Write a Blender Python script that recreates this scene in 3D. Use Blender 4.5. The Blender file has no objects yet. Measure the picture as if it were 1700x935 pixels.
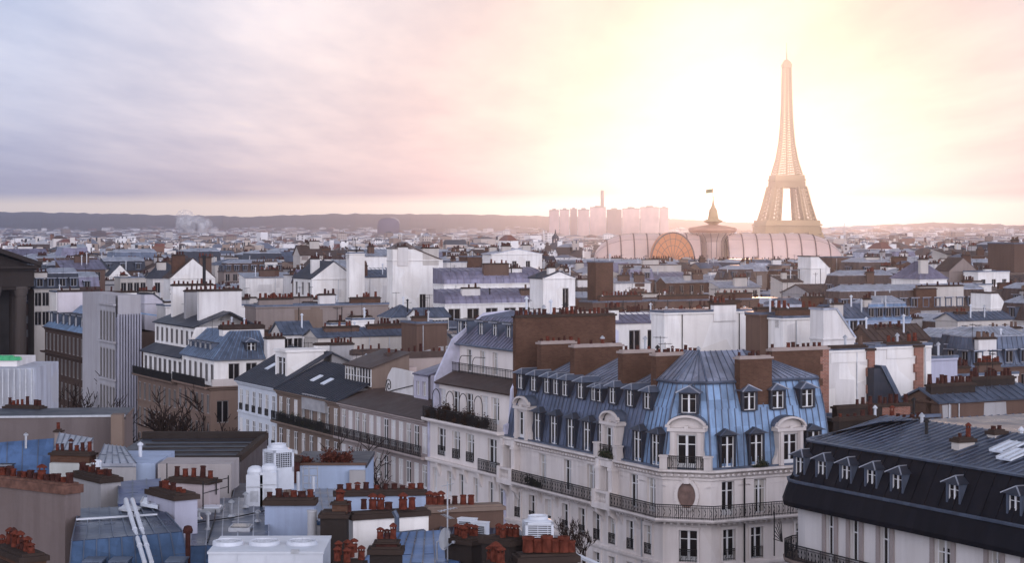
import bpy, math, random
from mathutils import Vector, Matrix

scn = bpy.context.scene
C = scn.collection
RAD = math.radians

# ------------------------------------------------------------------ camera
F, HC, CX, HY = 3190.0, 45.0, 850.0, 378.0      # focal length in photo pixels, eye height, optical axis, horizon row
cam_d = bpy.data.cameras.new("camera")
cam = bpy.data.objects.new("camera", cam_d)
C.objects.link(cam)
cam.location = (0, 0, HC)
cam.rotation_euler = (RAD(90), 0, 0)
cam_d.sensor_width = 36.0
cam_d.lens = 36.0 * F / 1700.0
cam_d.shift_y = -(467.5 - HY) / 1700.0
cam_d.clip_start = 1.0
cam_d.clip_end = 60000.0
scn.camera = cam

# ------------------------------------------------------------------ light
SUN_AZ, SUN_EL = RAD(6.9), RAD(3.6)             # to the right of the view axis, above the horizon
SUN_DIR = Vector((math.sin(SUN_AZ) * math.cos(SUN_EL), math.cos(SUN_AZ) * math.cos(SUN_EL), math.sin(SUN_EL)))
sun_d = bpy.data.lights.new("sun", 'SUN')
sun_d.energy = 0.72
sun_d.angle = RAD(0.9)
sun_d.color = (1.0, 0.52, 0.27)
sun = bpy.data.objects.new("sun", sun_d)
C.objects.link(sun)
sun.rotation_euler = (-SUN_DIR).to_track_quat('-Z', 'Y').to_euler()
sun.location = (0, 0, 400)

scn.view_settings.view_transform = 'Standard'
scn.view_settings.look = 'None'
scn.view_settings.exposure = 0.0
scn.view_settings.gamma = 1.0
scn.view_settings.use_curve_mapping = False
HAZE_DENSITY, HAZE_G = 0.00012, 0.87
cy = scn.cycles
cy.max_bounces = 4
cy.diffuse_bounces = 2
cy.glossy_bounces = 2
cy.transmission_bounces = 2
cy.transparent_max_bounces = 6
cy.volume_bounces = 0
cy.use_denoising = True
cy.sample_clamp_indirect = 4.0
cy.caustics_reflective = False
cy.caustics_refractive = False


class NT:
    """tiny node helper"""
    def __init__(self, tree):
        self.t = tree
    def n(self, typ, **kw):
        nd = self.t.nodes.new(typ)
        for k, v in kw.items():
            setattr(nd, k, v)
        return nd
    def l(self, a, b):
        self.t.links.new(a, b)
    def math(self, op, a, b=None, c=None, clamp=False):
        nd = self.n('ShaderNodeMath', operation=op, use_clamp=clamp)
        for i, v in enumerate((a, b, c)):
            if v is None:
                continue
            if isinstance(v, (int, float)):
                nd.inputs[i].default_value = v
            else:
                self.l(v, nd.inputs[i])
        return nd.outputs[0]
    def vmath(self, op, a, b=None):
        nd = self.n('ShaderNodeVectorMath', operation=op)
        for i, v in enumerate((a, b)):
            if v is None:
                continue
            if isinstance(v, (tuple, list, Vector)):
                nd.inputs[i].default_value = tuple(v)
            else:
                self.l(v, nd.inputs[i])
        return nd.outputs['Value'] if op in ('DOT_PRODUCT', 'LENGTH') else nd.outputs[0]
    def mix(self, fac, a, b, mode='MIX'):
        nd = self.n('ShaderNodeMix', data_type='RGBA', blend_type=mode)
        for s, v in ((nd.inputs[0], fac), (nd.inputs[6], a), (nd.inputs[7], b)):
            if isinstance(v, (int, float)):
                s.default_value = v
            elif isinstance(v, (tuple, list)):
                s.default_value = (*v[:3], 1.0)
            else:
                self.l(v, s)
        return nd.outputs[2]
    def ramp(self, fac, stops, interp='LINEAR'):
        nd = self.n('ShaderNodeValToRGB')
        cr = nd.color_ramp
        cr.interpolation = interp
        while len(cr.elements) < len(stops):
            cr.elements.new(0.5)
        for e, (p, c) in zip(cr.elements, stops):
            e.position = p
            e.color = (*c, 1.0) if len(c) == 3 else c
        self.l(fac, nd.inputs[0])
        return nd.outputs[0]
    def noise(self, vec, scale, detail=4.0, rough=0.55, dim='3D'):
        nd = self.n('ShaderNodeTexNoise', noise_dimensions=dim)
        nd.inputs['Scale'].default_value = scale
        nd.inputs['Detail'].default_value = detail
        nd.inputs['Roughness'].default_value = rough
        if vec is not None:
            self.l(vec, nd.inputs['Vector'])
        return nd.outputs['Fac']
    def mapr(self, v, a, b, c, d):
        nd = self.n('ShaderNodeMapRange')
        self.l(v, nd.inputs[0])
        for i, x in enumerate((a, b, c, d)):
            nd.inputs[1 + i].default_value = x
        return nd.outputs[0]


def grey(x):
    return (x, x, x)

# ------------------------------------------------------------------ world: Nishita air behind a thin evening cloud deck
world = bpy.data.worlds.new("World")
scn.world = world
world.use_nodes = True
wt = world.node_tree
wt.nodes.clear()
w = NT(wt)
tc = w.n('ShaderNodeTexCoord')
D = w.vmath('NORMALIZE', tc.outputs['Generated'])
sep = w.n('ShaderNodeSeparateXYZ')
w.l(D, sep.inputs[0])
sky = w.n('ShaderNodeTexSky', sky_type='NISHITA')
sky.sun_disc = False
sky.sun_elevation = SUN_EL
sky.sun_rotation = SUN_AZ
sky.air_density = 1.2
sky.dust_density = 1.5
# angle to the sun, 0..1 = 0..180 degrees
ang = w.math('DIVIDE', w.math('ARCCOSINE', w.math('MINIMUM', w.vmath('DOT_PRODUCT', D, tuple(SUN_DIR)), 0.99999)), math.pi)
a_ = lambda deg: deg / 180.0
deck = w.ramp(ang, [(0.0, (1.0, .98, .66)), (a_(2.2), (.72, .72, .52)), (a_(4.5), (.50, .51, .47)), (a_(7), (.52, .51, .53)),
                    (a_(10), (.62, .60, .65)), (a_(15), (.78, .77, .84)), (a_(21), (.52, .61, .80)),
                    (a_(30), (.44, .52, .70)), (a_(70), (.40, .47, .66)), (a_(120), (.585, .582, .66)), (1.0, (.585, .582, .66))])
gain = w.ramp(ang, [(0.0, grey(.25)), (a_(30), grey(.25)), (a_(70), grey(.45)), (a_(110), grey(1.10)), (1.0, grey(1.10))])
gain = w.math('MULTIPLY', gain, 4.4)
# sky behind us to the right raised, an added unseen fill for facing walls
rear_fill = w.mapr(w.vmath('DOT_PRODUCT', D, tuple(Vector((.62, -.72, .30)).normalized())), -0.4, 0.9, 0.55, 1.25)
side = w.mapr(sep.outputs[1], -0.2, 0.3, 0.0, 1.0)
rear_fill = w.math('ADD', w.math('MULTIPLY', rear_fill, w.math('SUBTRACT', 1.0, side)), side)
gain = w.math('MULTIPLY', gain, rear_fill)
# overhead sky dimmed, added so roofs go dark while walls stay bright
gain = w.math('MULTIPLY', gain, w.mapr(sep.outputs[2], 0.22, 0.80, 1.0, 0.13))
# clouds: perspective coordinates of a flat deck
zc_ = w.math('ADD', w.math('MAXIMUM', sep.outputs[2], 0.0), 0.035)
cmb = w.n('ShaderNodeCombineXYZ')
w.l(w.math('DIVIDE', sep.outputs[0], zc_), cmb.inputs[0])
w.l(w.math('MULTIPLY', w.math('DIVIDE', sep.outputs[1], zc_), 0.22), cmb.inputs[1])
cn = w.noise(cmb.outputs[0], 2.0, 7.0, 0.55)
cn2 = w.noise(cmb.outputs[0], 0.8, 4.0, 0.5)
cl = w.math('ADD', w.math('MULTIPLY', cn, 0.6), w.math('MULTIPLY', cn2, 0.55))
clf = w.mapr(cl, 0.44, 0.70, 0.0, 1.0)
lit = w.mix(clf, (0.78, 0.84, 0.92), (1.30, 1.24, 1.17))
deckc = w.mix(1.0, deck, lit, 'MULTIPLY')
# clear strip under the deck, just above the hills
strip = w.mapr(w.math('ADD', sep.outputs[2], w.math('MULTIPLY', w.math('SUBTRACT', w.noise(D, 9.0, 3.0), 0.5), 0.0035)), 0.0120, 0.0178, 1.0, 0.0)
stripc = w.ramp(ang, [(0.0, (1.0, .98, .85)), (a_(6), (.95, .88, .76)), (a_(14), (.95, .82, .68)), (a_(24), (.86, .76, .64)), (a_(60), (.5, .55, .7)), (1.0, (.5, .55, .7))])
vs = w.vmath('SCALE', deckc)
w.l(gain, vs.node.inputs[3])
stripg = w.vmath('SCALE', stripc)
stripg.node.inputs[3].default_value = 2.1
above = w.mix(strip, vs, stripg)
# below the horizon: dim
below = w.mapr(sep.outputs[2], -0.02, 0.0, 0.0, 1.0)
above = w.mix(below, (0.10, 0.11, 0.14), above)
air = w.vmath('SCALE', sky.outputs[0])
air.node.inputs[3].default_value = 0.012
total = w.mix(1.0, above, air, 'ADD')
bg = w.n('ShaderNodeBackground')
w.l(total, bg.inputs[0])
bg.inputs[1].default_value = 1.0
wo = w.n('ShaderNodeOutputWorld')
w.l(bg.outputs[0], wo.inputs[0])

# ------------------------------------------------------------------ materials
MATS = {}


def _new(name):
    m = bpy.data.materials.new(name)
    m.use_nodes = True
    t = m.node_tree
    b = t.nodes['Principled BSDF']
    return m, NT(t), b


def plain(name, rgb, rough=0.6, metal=0.0, var=0.15, scale=3.0, spec=0.5):
    if name in MATS:
        return MATS[name]
    m, n, b = _new(name)
    co = n.n('ShaderNodeTexCoord').outputs['Object']
    f = n.noise(co, scale, 4.0)
    lo = tuple(c * (1 - var) for c in rgb)
    hi = tuple(min(1, c * (1 + var)) for c in rgb)
    n.l(n.mix(n.mapr(f, .3, .7, 0, 1), lo, hi), b.inputs['Base Color'])
    b.inputs['Roughness'].default_value = rough
    b.inputs['Metallic'].default_value = metal
    b.inputs['Specular IOR Level'].default_value = spec
    MATS[name] = m
    return m


def render_wall(name, rgb, stain=0.35, rough=0.88):
    """painted render or stone: mottled, rain streaks, fine grain"""
    if name in MATS:
        return MATS[name]
    m, n, b = _new(name)
    co = n.n('ShaderNodeTexCoord').outputs['Object']
    mp = n.n('ShaderNodeMapping')
    mp.inputs['Scale'].default_value = (1.1, 1.1, 0.10)
    n.l(co, mp.inputs[0])
    big = n.mapr(n.noise(co, 0.22, 5.0, 0.6), .35, .72, 0, 1)
    streak = n.mapr(n.noise(mp.outputs[0], 1.0, 5.0, 0.65), .45, .75, 0, 1)
    fine = n.mapr(n.noise(co, 6.0, 3.0), .3, .7, 0, 1)
    c1 = n.mix(n.math('MULTIPLY', big, stain), rgb, tuple(c * k for c, k in zip(rgb, (.68, .66, .66))))
    c2 = n.mix(n.math('MULTIPLY', streak, stain), c1, tuple(c * k for c, k in zip(rgb, (.50, .47, .46))))
    c3 = n.mix(n.math('MULTIPLY', fine, 0.12), c2, tuple(c * .75 for c in rgb))
    vo = n.n('ShaderNodeTexVoronoi', feature='F1')
    vo.inputs['Scale'].default_value = .33
    vo.inputs['Randomness'].default_value = 1.0
    n.l(co, vo.inputs['Vector'])
    vs_ = n.n('ShaderNodeSeparateColor')
    n.l(vo.outputs['Color'], vs_.inputs[0])
    c3 = n.mix(n.math('MULTIPLY', n.mapr(vs_.outputs[0], .55, 1.0, 0, 1), stain * .8), c3, tuple(c * k for c, k in zip(rgb, (.78, .74, .70))))
    n.l(c3, b.inputs['Base Color'])
    b.inputs['Roughness'].default_value = rough
    b.inputs['Specular IOR Level'].default_value = 0.06
    bp = n.n('ShaderNodeBump')
    bp.inputs['Strength'].default_value = 0.25
    bp.inputs['Distance'].default_value = 0.05
    n.l(n.noise(co, 3.0, 5.0), bp.inputs['Height'])
    n.l(bp.outputs[0], b.inputs['Normal'])
    MATS[name] = m
    return m


def zinc(name, rgb, rough=0.42, metal=0.35, var=0.22, spec=0.25):
    """standing-seam sheet: sheet-to-sheet differences, dull patches, faint dents"""
    if name in MATS:
        return MATS[name]
    m, n, b = _new(name)
    co = n.n('ShaderNodeTexCoord').outputs['Object']
    mp = n.n('ShaderNodeMapping')
    mp.inputs['Scale'].default_value = (1 / .62, 1 / .62, 1 / 1.9)
    n.l(co, mp.inputs[0])
    fl = n.vmath('FLOOR', mp.outputs[0])
    wn = n.n('ShaderNodeTexWhiteNoise', noise_dimensions='3D')
    n.l(fl, wn.inputs['Vector'])
    pat = n.mapr(n.noise(co, 0.5, 6.0, 0.65), .3, .72, 0, 1)
    mp2 = n.n('ShaderNodeMapping')
    mp2.inputs['Scale'].default_value = (2.2, 2.2, .25)
    n.l(co, mp2.inputs[0])
    st = n.mapr(n.noise(mp2.outputs[0], 1.2, 4.0, 0.6), .5, .8, 0, 1)
    f = n.math('ADD', n.math('MULTIPLY', wn.outputs['Value'], 0.45), n.math('MULTIPLY', pat, 0.60))
    c1 = n.mix(f, tuple(c * (1 - var) for c in rgb), tuple(min(1, c * (1 + var)) for c in rgb))
    c2 = n.mix(n.math('MULTIPLY', st, 0.55), c1, tuple(c * k for c, k in zip(rgb, (.62, .55, .5))))
    n.l(c2, b.inputs['Base Color'])
    n.l(n.mapr(pat, 0, 1, rough - .08, rough + .14), b.inputs['Roughness'])
    b.inputs['Metallic'].default_value = metal
    b.inputs['Specular IOR Level'].default_value = spec
    bp = n.n('ShaderNodeBump')
    bp.inputs['Strength'].default_value = 0.35
    bp.inputs['Distance'].default_value = 0.06
    n.l(n.noise(co, 1.4, 3.0), bp.inputs['Height'])
    n.l(bp.outputs[0], b.inputs['Normal'])
    MATS[name] = m
    return m


def brick(name, rgb, mortar=(.30, .26, .24)):
    if name in MATS:
        return MATS[name]
    m, n, b = _new(name)
    co = n.n('ShaderNodeTexCoord').outputs['Object']
    sp = n.n('ShaderNodeSeparateXYZ')
    n.l(co, sp.inputs[0])
    cb = n.n('ShaderNodeCombineXYZ')
    n.l(n.math('ADD', sp.outputs[0], sp.outputs[1]), cb.inputs[0])
    n.l(sp.outputs[2], cb.inputs[1])
    bt = n.n('ShaderNodeTexBrick')
    n.l(cb.outputs[0], bt.inputs['Vector'])
    bt.inputs['Scale'].default_value = 1.0
    bt.inputs['Brick Width'].default_value = 0.30
    bt.inputs['Row Height'].default_value = 0.11
    bt.inputs['Mortar Size'].default_value = 0.012
    bt.inputs['Color1'].default_value = (*[c * 1.15 for c in rgb], 1)
    bt.inputs['Color2'].default_value = (*[c * .78 for c in rgb], 1)
    bt.inputs['Mortar'].default_value = (*mortar, 1)
    big = n.mapr(n.noise(co, 0.45, 5.0, 0.65), .32, .7, 0, 1)
    c = n.mix(n.math('MULTIPLY', big, .55), bt.outputs['Color'], tuple(x * .45 for x in rgb))
    n.l(c, b.inputs['Base Color'])
    b.inputs['Roughness'].default_value = .9
    b.inputs['Specular IOR Level'].default_value = 0.05
    MATS[name] = m
    return m


WHITE = render_wall('white_render', (.80, .77, .75), .58)
WHITE2 = render_wall('pale_render', (.66, .63, .62), .5)
CREAM = render_wall('cream_stone', (.50, .46, .43), .45)
STONE = render_wall('pale_stone', (.58, .525, .505), .36)
GREYW = render_wall('grey_render', (.34, .33, .34), .5)
BEIGE = render_wall('beige_render', (.25, .205, .19), .45)
BROWN = render_wall('brown_render', (.125, .080, .064), .5)
DARKST = render_wall('sooty_stone', (.036, .029, .027), .5)
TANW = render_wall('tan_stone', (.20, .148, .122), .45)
BLUEW = render_wall('pale_blue_render', (.34, .41, .55), .45)
BRICK = brick('brown_brick', (.098, .050, .035), (.10, .065, .05))
RBRICK = brick('red_brick', (.27, .105, .07))
Z_BLUE = zinc('blue_zinc', (.148, .222, .34), .42, .25, .55)
Z_MID = zinc('grey_blue_zinc', (.092, .112, .158), .42, .3, .4)
Z_DARK = zinc('dark_zinc', (.030, .034, .048), .5, .15)
Z_SLATE = zinc('slate_roof', (.045, .050, .066), .6, .05)
Z_PALE = zinc('pale_zinc', (.32, .335, .39), .38, .35, .4)
Z_PURP = zinc('violet_zinc', (.165, .155, .215), .42, .3, .4)
Z_BROWN = zinc('brown_roof', (.065, .043, .037), .55, .15)
TERRA = plain('terracotta', (.100, .027, .018), .8, 0, .45, 5.0, .05)
TERRAD = plain('dark_terracotta', (.050, .020, .017), .8, 0, .4, 5.0, .05)
CAPST = render_wall('chimney_cap_stone', (.050, .036, .031), .5)
PAINT = plain('white_paint', (.66, .65, .66), .45, 0, .06, 2.0)
GLASS = plain('window_glass', (.014, .012, .013), .18, 0, .3, .8, .3)
IRON = plain('black_iron', (.014, .013, .014), .6, 0, .2, 4.0, .2)
STEEL = plain('galvanised_steel', (.42, .43, .46), .4, .6, .12, 4.0)
ALU = plain('white_sheet_metal', (.50, .52, .57), .42, 0, .08, 1.5)
DARKGR = plain('dark_grille', (.02, .021, .026), .7, 0, .2, 4.0)
PLANT = plain('balcony_leaves', (.035, .04, .022), .8, 0, .5, 6.0, .2)
BARK = plain('bare_bark', (.030, .020, .017), .9, 0, .3, 5.0, .05)
ASPH = plain('asphalt', (.05, .05, .053), .9, 0, .25, .6, .2)
PAVE = plain('pavement_stone', (.20, .19, .18), .9, 0, .2, .8, .2)
GROUND = plain('ground_soil', (.10, .095, .09), .95, 0, .3, .01, .1)
GREEN = plain('green_tarpaulin', (.03, .30, .12), .6, 0, .2, 2.0)
SKYL = plain('skylight_glass', (.62, .66, .74), .18, 0, .15, .7, .7)

# ------------------------------------------------------------------ mesh building
class MB:
    """collects faces, then becomes ONE mesh object"""
    def __init__(self):
        self.v, self.f, self.m = [], [], []

    def face(self, pts, m=0):
        i = len(self.v)
        self.v.extend(tuple(p) for p in pts)
        self.f.append(tuple(range(i, i + len(pts))))
        self.m.append(m)

    def box(self, x0, x1, y0, y1, z0, z1, m=0):
        i = len(self.v)
        self.v += [(x0, y0, z0), (x1, y0, z0), (x1, y1, z0), (x0, y1, z0), (x0, y0, z1), (x1, y0, z1), (x1, y1, z1), (x0, y1, z1)]
        for q in ((0, 3, 2, 1), (4, 5, 6, 7), (0, 1, 5, 4), (1, 2, 6, 5), (2, 3, 7, 6), (3, 0, 4, 7)):
            self.f.append(tuple(i + k for k in q))
            self.m.append(m)

    def obox(self, c, ax, ay, az, m=0):
        """box from centre and three half-axis vectors"""
        c, ax, ay, az = Vector(c), Vector(ax), Vector(ay), Vector(az)
        i = len(self.v)
        for sx, sy, sz in ((-1, -1, -1), (1, -1, -1), (1, 1, -1), (-1, 1, -1), (-1, -1, 1), (1, -1, 1), (1, 1, 1), (-1, 1, 1)):
            self.v.append(tuple(c + ax * sx + ay * sy + az * sz))
        for q in ((0, 3, 2, 1), (4, 5, 6, 7), (0, 1, 5, 4), (1, 2, 6, 5), (2, 3, 7, 6), (3, 0, 4, 7)):
            self.f.append(tuple(i + k for k in q))
            self.m.append(m)

    def bar(self, p, q, wd, th=None, m=0, up=(0, 0, 1)):
        """straight bar of rectangular section between two points"""
        p, q = Vector(p), Vector(q)
        d = q - p
        if d.length < 1e-6:
            return
        dn = d.normalized()
        u = Vector(up)
        if abs(dn.dot(u)) > .98:
            u = Vector((0, 1, 0))
        sx = dn.cross(u).normalized()
        sz = sx.cross(dn).normalized()
        th = wd if th is None else th
        self.obox((p + q) / 2, sx * wd / 2, d / 2, sz * th / 2, m)

    def tube(self, pts, r, n=6, m=0, r2=None, caps=True):
        pts = [Vector(p) for p in pts]
        rings = []
        k = len(pts)
        for a, p in enumerate(pts):
            d = (pts[min(a + 1, k - 1)] - pts[max(a - 1, 0)]).normalized()
            u = Vector((0, 0, 1)) if abs(d.z) < .95 else Vector((1, 0, 0))
            x = d.cross(u).normalized()
            y = x.cross(d)
            rr = r if r2 is None else r + (r2 - r) * a / max(1, k - 1)
            i = len(self.v)
            for j in range(n):
                t = 2 * math.pi * j / n
                self.v.append(tuple(p + x * math.cos(t) * rr + y * math.sin(t) * rr))
            rings.append(i)
        for a in range(k - 1):
            for j in range(n):
                self.f.append((rings[a] + j, rings[a] + (j + 1) % n, rings[a + 1] + (j + 1) % n, rings[a + 1] + j))
                self.m.append(m)
        if caps:
            self.f.append(tuple(rings[0] + j for j in range(n)))
            self.f.append(tuple(rings[-1] + j for j in reversed(range(n))))
            self.m += [m, m]

    def lathe(self, c, prof, n=12, m=0, sx=1.0, sy=1.0, cap=True):
        """profile of (radius, z) turned about a vertical axis through c"""
        cx, cy_, cz = c
        rings = []
        for r, z in prof:
            i = len(self.v)
            for j in range(n):
                t = 2 * math.pi * (j + .5) / n
                self.v.append((cx + math.cos(t) * r * sx, cy_ + math.sin(t) * r * sy, cz + z))
            rings.append(i)
        for a in range(len(prof) - 1):
            for j in range(n):
                self.f.append((rings[a] + j, rings[a] + (j + 1) % n, rings[a + 1] + (j + 1) % n, rings[a + 1] + j))
                self.m.append(m)
        if cap:
            self.f.append(tuple(rings[0] + j for j in reversed(range(n))))
            self.f.append(tuple(rings[-1] + j for j in range(n)))
            self.m += [m, m]

    def prism(self, pts, axis, a0, a1, m=0, mcap=None):
        """polygon in the plane across `axis` ('x': (y,z), 'y': (x,z), 'z': (x,y)), extruded from a0 to a1"""
        def P(p, a):
            return (a, p[0], p[1]) if axis == 'x' else ((p[0], a, p[1]) if axis == 'y' else (p[0], p[1], a))
        n = len(pts)
        i = len(self.v)
        self.v += [P(p, a0) for p in pts] + [P(p, a1) for p in pts]
        for k in range(n):
            self.f.append((i + k, i + (k + 1) % n, i + n + (k + 1) % n, i + n + k))
            self.m.append(m)
        mc = m if mcap is None else mcap
        self.f.append(tuple(i + k for k in reversed(range(n))))
        self.f.append(tuple(i + n + k for k in range(n)))
        self.m += [mc, mc]

    def slab(self, a, b, c, d, th, m=0):
        """quad given thickness th away from its normal side"""
        a, b, c, d = (Vector(p) for p in (a, b, c, d))
        nrm = (b - a).cross(d - a)
        if nrm.length < 1e-9:
            nrm = (c - b).cross(d - b)
        nrm.normalize()
        o = nrm * -th
        i = len(self.v)
        self.v += [tuple(p) for p in (a, b, c, d, a + o, b + o, c + o, d + o)]
        for q in ((0, 1, 2, 3), (7, 6, 5, 4), (0, 4, 5, 1), (1, 5, 6, 2), (2, 6, 7, 3), (3, 7, 4, 0)):
            self.f.append(tuple(i + k for k in q))
            self.m.append(m)

    def seams(self, a, b, c, d, step=.62, wd=.05, h=.05, m=0, ends=True):
        """raised ribs running from edge a-b (eave) up to edge d-c"""
        a, b, c, d = (Vector(p) for p in (a, b, c, d))
        L = max((b - a).length, (c - d).length)
        k = max(1, int(round(L / step)))
        nrm = (b - a).cross(d - a)
        if nrm.length < 1e-9:
            nrm = (b - a).cross(c - a)
        nrm.normalize()
        for j in range(0 if ends else 1, k + (1 if ends else 0)):
            t = j / k
            p, q = a.lerp(b, t), d.lerp(c, t)
            if (q - p).length < .15:
                continue
            self.bar(p + nrm * h * .4, q + nrm * h * .4, wd, h, m, up=nrm)

    def build(self, name, mats, parent=None, loc=None, rot=None, smooth=False):
        me = bpy.data.meshes.new(name)
        me.from_pydata(self.v, [], self.f)
        if not isinstance(mats, (list, tuple)):
            mats = [mats]
        for x in mats:
            me.materials.append(x)
        if len(mats) > 1:
            me.polygons.foreach_set('material_index', self.m)
        if smooth:
            me.polygons.foreach_set('use_smooth', [True] * len(me.polygons))
        me.update()
        return put(name, me, parent, loc, rot)


def put(name, me, parent=None, loc=None, rot=None, scale=None):
    o = bpy.data.objects.new(name, me)
    C.objects.link(o)
    if parent is not None:
        o.parent = parent
    if loc is not None:
        o.location = loc
    if rot is not None:
        o.rotation_euler = (0, 0, rot)
    if scale is not None:
        o.scale = scale
    return o


def thing(name, label, cat, loc=(0, 0, 0), rot=0.0, group=None):
    o = bpy.data.objects.new(name, None)
    C.objects.link(o)
    o.location = loc
    o.rotation_euler = (0, 0, rot)
    o.empty_display_size = .5
    o['label'], o['category'] = label, cat
    if group:
        o['group'] = group
    return o


def tag(o, label, cat, group=None):
    o['label'], o['category'] = label, cat
    if group:
        o['group'] = group
    return o


def setting(o, kind='structure'):
    o['kind'] = kind
    return o


def copy_tree(o, parent=None):
    c = o.copy()
    C.objects.link(c)
    if parent is not None:
        c.parent = parent
    for ch in list(o.children):
        copy_tree(ch, c)
    return c


# ------------------------------------------------------------------ places: photo rays and the street grid
def at(px, py, d):
    """point on the photo ray (px, py) at depth d"""
    return Vector(((px - CX) / F * d, d, HC - (py - HY) / F * d))


OX, OY = -0.5, 162.0
_l = math.hypot(.463, .886)
UX, UY = .463 / _l, -.886 / _l          # along the street, towards us and right
VX, VY = -UY, UX                         # away from the street, into the block
GROT = math.atan2(UY, UX)


def XY(s, t):
    return (OX + UX * s + VX * t, OY + UY * s + VY * t)


def ST(x, y):
    return ((x - OX) * UX + (y - OY) * UY, (x - OX) * VX + (y - OY) * VY)


def Sx(px, t):
    r = (px - CX) / F
    return (r * (OY + VY * t) - OX - VX * t) / (UX - r * UY)


def Tx(px, s):
    r = (px - CX) / F
    return (r * (OY + UY * s) - OX - UX * s) / (VX - r * VY)


def Zy(py, s, t):
    return HC - (py - HY) / F * XY(s, t)[1]


# ------------------------------------------------------------------ shared pieces: windows, panes, pots, dormers
LIB = {}


def _lib(name, mb, mats):
    me = bpy.data.meshes.new(name)
    me.from_pydata(mb.v, [], mb.f)
    for x in mats:
        me.materials.append(x)
    if len(mats) > 1:
        me.polygons.foreach_set('material_index', mb.m)
    me.update()
    LIB[name] = me


def _frame_mesh(kind):
    """unit casement (x -.5...5, z 0..1, faces -y)"""
    b = MB()
    e = .055
    b.box(-.5, -.5 + e, -.04, .06, 0, 1)
    b.box(.5 - e, .5, -.04, .06, 0, 1)
    b.box(-.5 + e, .5 - e, -.04, .06, 1 - .035, 1)
    b.box(-.5 + e, .5 - e, -.04, .06, 0, .03 if kind != 'door' else .16)
    if kind == 'single':
        b.box(-.5 + e, .5 - e, -.02, .05, .48, .51)
    else:
        b.box(-.065, .065, -.035, .05, .03 if kind != 'door' else .16, 1 - .035)
        b.box(-.5 + e, -.065, -.02, .05, .70, .725)
        b.box(.065, .5 - e, -.02, .05, .70, .725)
    return b


for k_ in ('casement', 'door', 'single'):
    _lib('frame_' + k_, _frame_mesh(k_), [PAINT])
_b = MB()
_b.box(-.47, .47, .02, .035, .02, .98)
_lib('pane', _b, [GLASS])
# pale shutter panel / drawn blind
_b = MB()
_b.box(-.47, .47, .008, .019, .03, .98)
_lib('blind', _b, [WHITE2])
# far window: frame and pane in one, two leaves
_b = MB()
_b.box(-.46, .46, .03, .06, .03, .97, 1)
for x0, x1, z0, z1 in ((-.5, -.45, 0, 1), (.45, .5, 0, 1), (-.45, .45, .96, 1), (-.45, .45, 0, .04), (-.045, .045, .04, .96)):
    _b.box(x0, x1, -.03, .08, z0, z1, 0)
_lib('far_window', _b, [plain('dull_window_paint', (.26, .24, .24), .6), plain('dark_far_glass', (.012, .011, .012), .3, 0, .3, .8, .06)])


def _pot(kind):
    b = MB()
    if kind == 'plain':
        b.lathe((0, 0, 0), [(.15, 0), (.13, .45), (.125, .52), (.15, .53), (.15, .60), (.10, .60), (.10, .35)], 10)
    elif kind == 'short':
        b.lathe((0, 0, 0), [(.17, 0), (.15, .30), (.175, .31), (.175, .38), (.12, .38), (.12, .2)], 10)
    else:   # lantern cap
        b.lathe((0, 0, 0), [(.17, 0), (.15, .42), (.17, .43), (.17, .50), (.11, .50), (.11, .40)], 10)
        for j in range(4):
            t = math.pi / 4 + j * math.pi / 2
            b.bar((.12 * math.cos(t), .12 * math.sin(t), .48), (.12 * math.cos(t), .12 * math.sin(t), .66), .05)
        b.lathe((0, 0, .64), [(.20, 0), (.21, .04), (.12, .14), (.03, .20)], 10)
    return b


for k_ in ('plain', 'short', 'lantern'):
    _lib('pot_' + k_, _pot(k_), [TERRA])
    _lib('potd_' + k_, _pot(k_), [TERRAD])


def pots(parent, p, q, n, rng, kind='plain', dark=False, sc=1.0, gap=.15, mixk=.22):
    """a row of chimney pots from p to q on a stack"""
    p, q = Vector(p), Vector(q)
    for i in range(n):
        if rng.random() < gap and n > 3:
            continue
        t = (i + .5) / n
        k = kind if rng.random() > mixk else rng.choice(['plain', 'short', 'lantern'])
        dk = rng.random() < (.75 if dark else .38)
        o = put('chimney_pot', LIB[('potd_' if dk else 'pot_') + k], parent, p.lerp(q, t) + Vector((rng.uniform(-.05, .05), rng.uniform(-.05, .05), 0)), rng.uniform(0, 3))
        s = sc * rng.uniform(.68, 1.08)
        o.scale = (s, s, s * rng.uniform(.5, 1.15))
        o.rotation_euler = (rng.gauss(0, .03), rng.gauss(0, .03), rng.uniform(0, 3))


_b = MB()
for x0, x1, z0 in ((-.45, -.20, .03), (.22, .45, .03), (-.20, .22, .80)):
    _b.box(x0, x1, .008, .018, z0, .97)
_lib('curtain', _b, [render_wall('cream_curtain', (.42, .39, .36), .3)])
_wr = random.Random(8)


def window(parent, loc, rot, wd, h, kind='casement', blind=False):
    o = put('window', LIB['frame_' + kind], parent, loc, rot, (wd, 1.0, h))
    put('blind' if blind else 'window_pane', LIB['blind' if blind else 'pane'], o)
    if not blind and _wr.random() < .38:
        put('curtain', LIB['curtain'], o)
    return o


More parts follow.
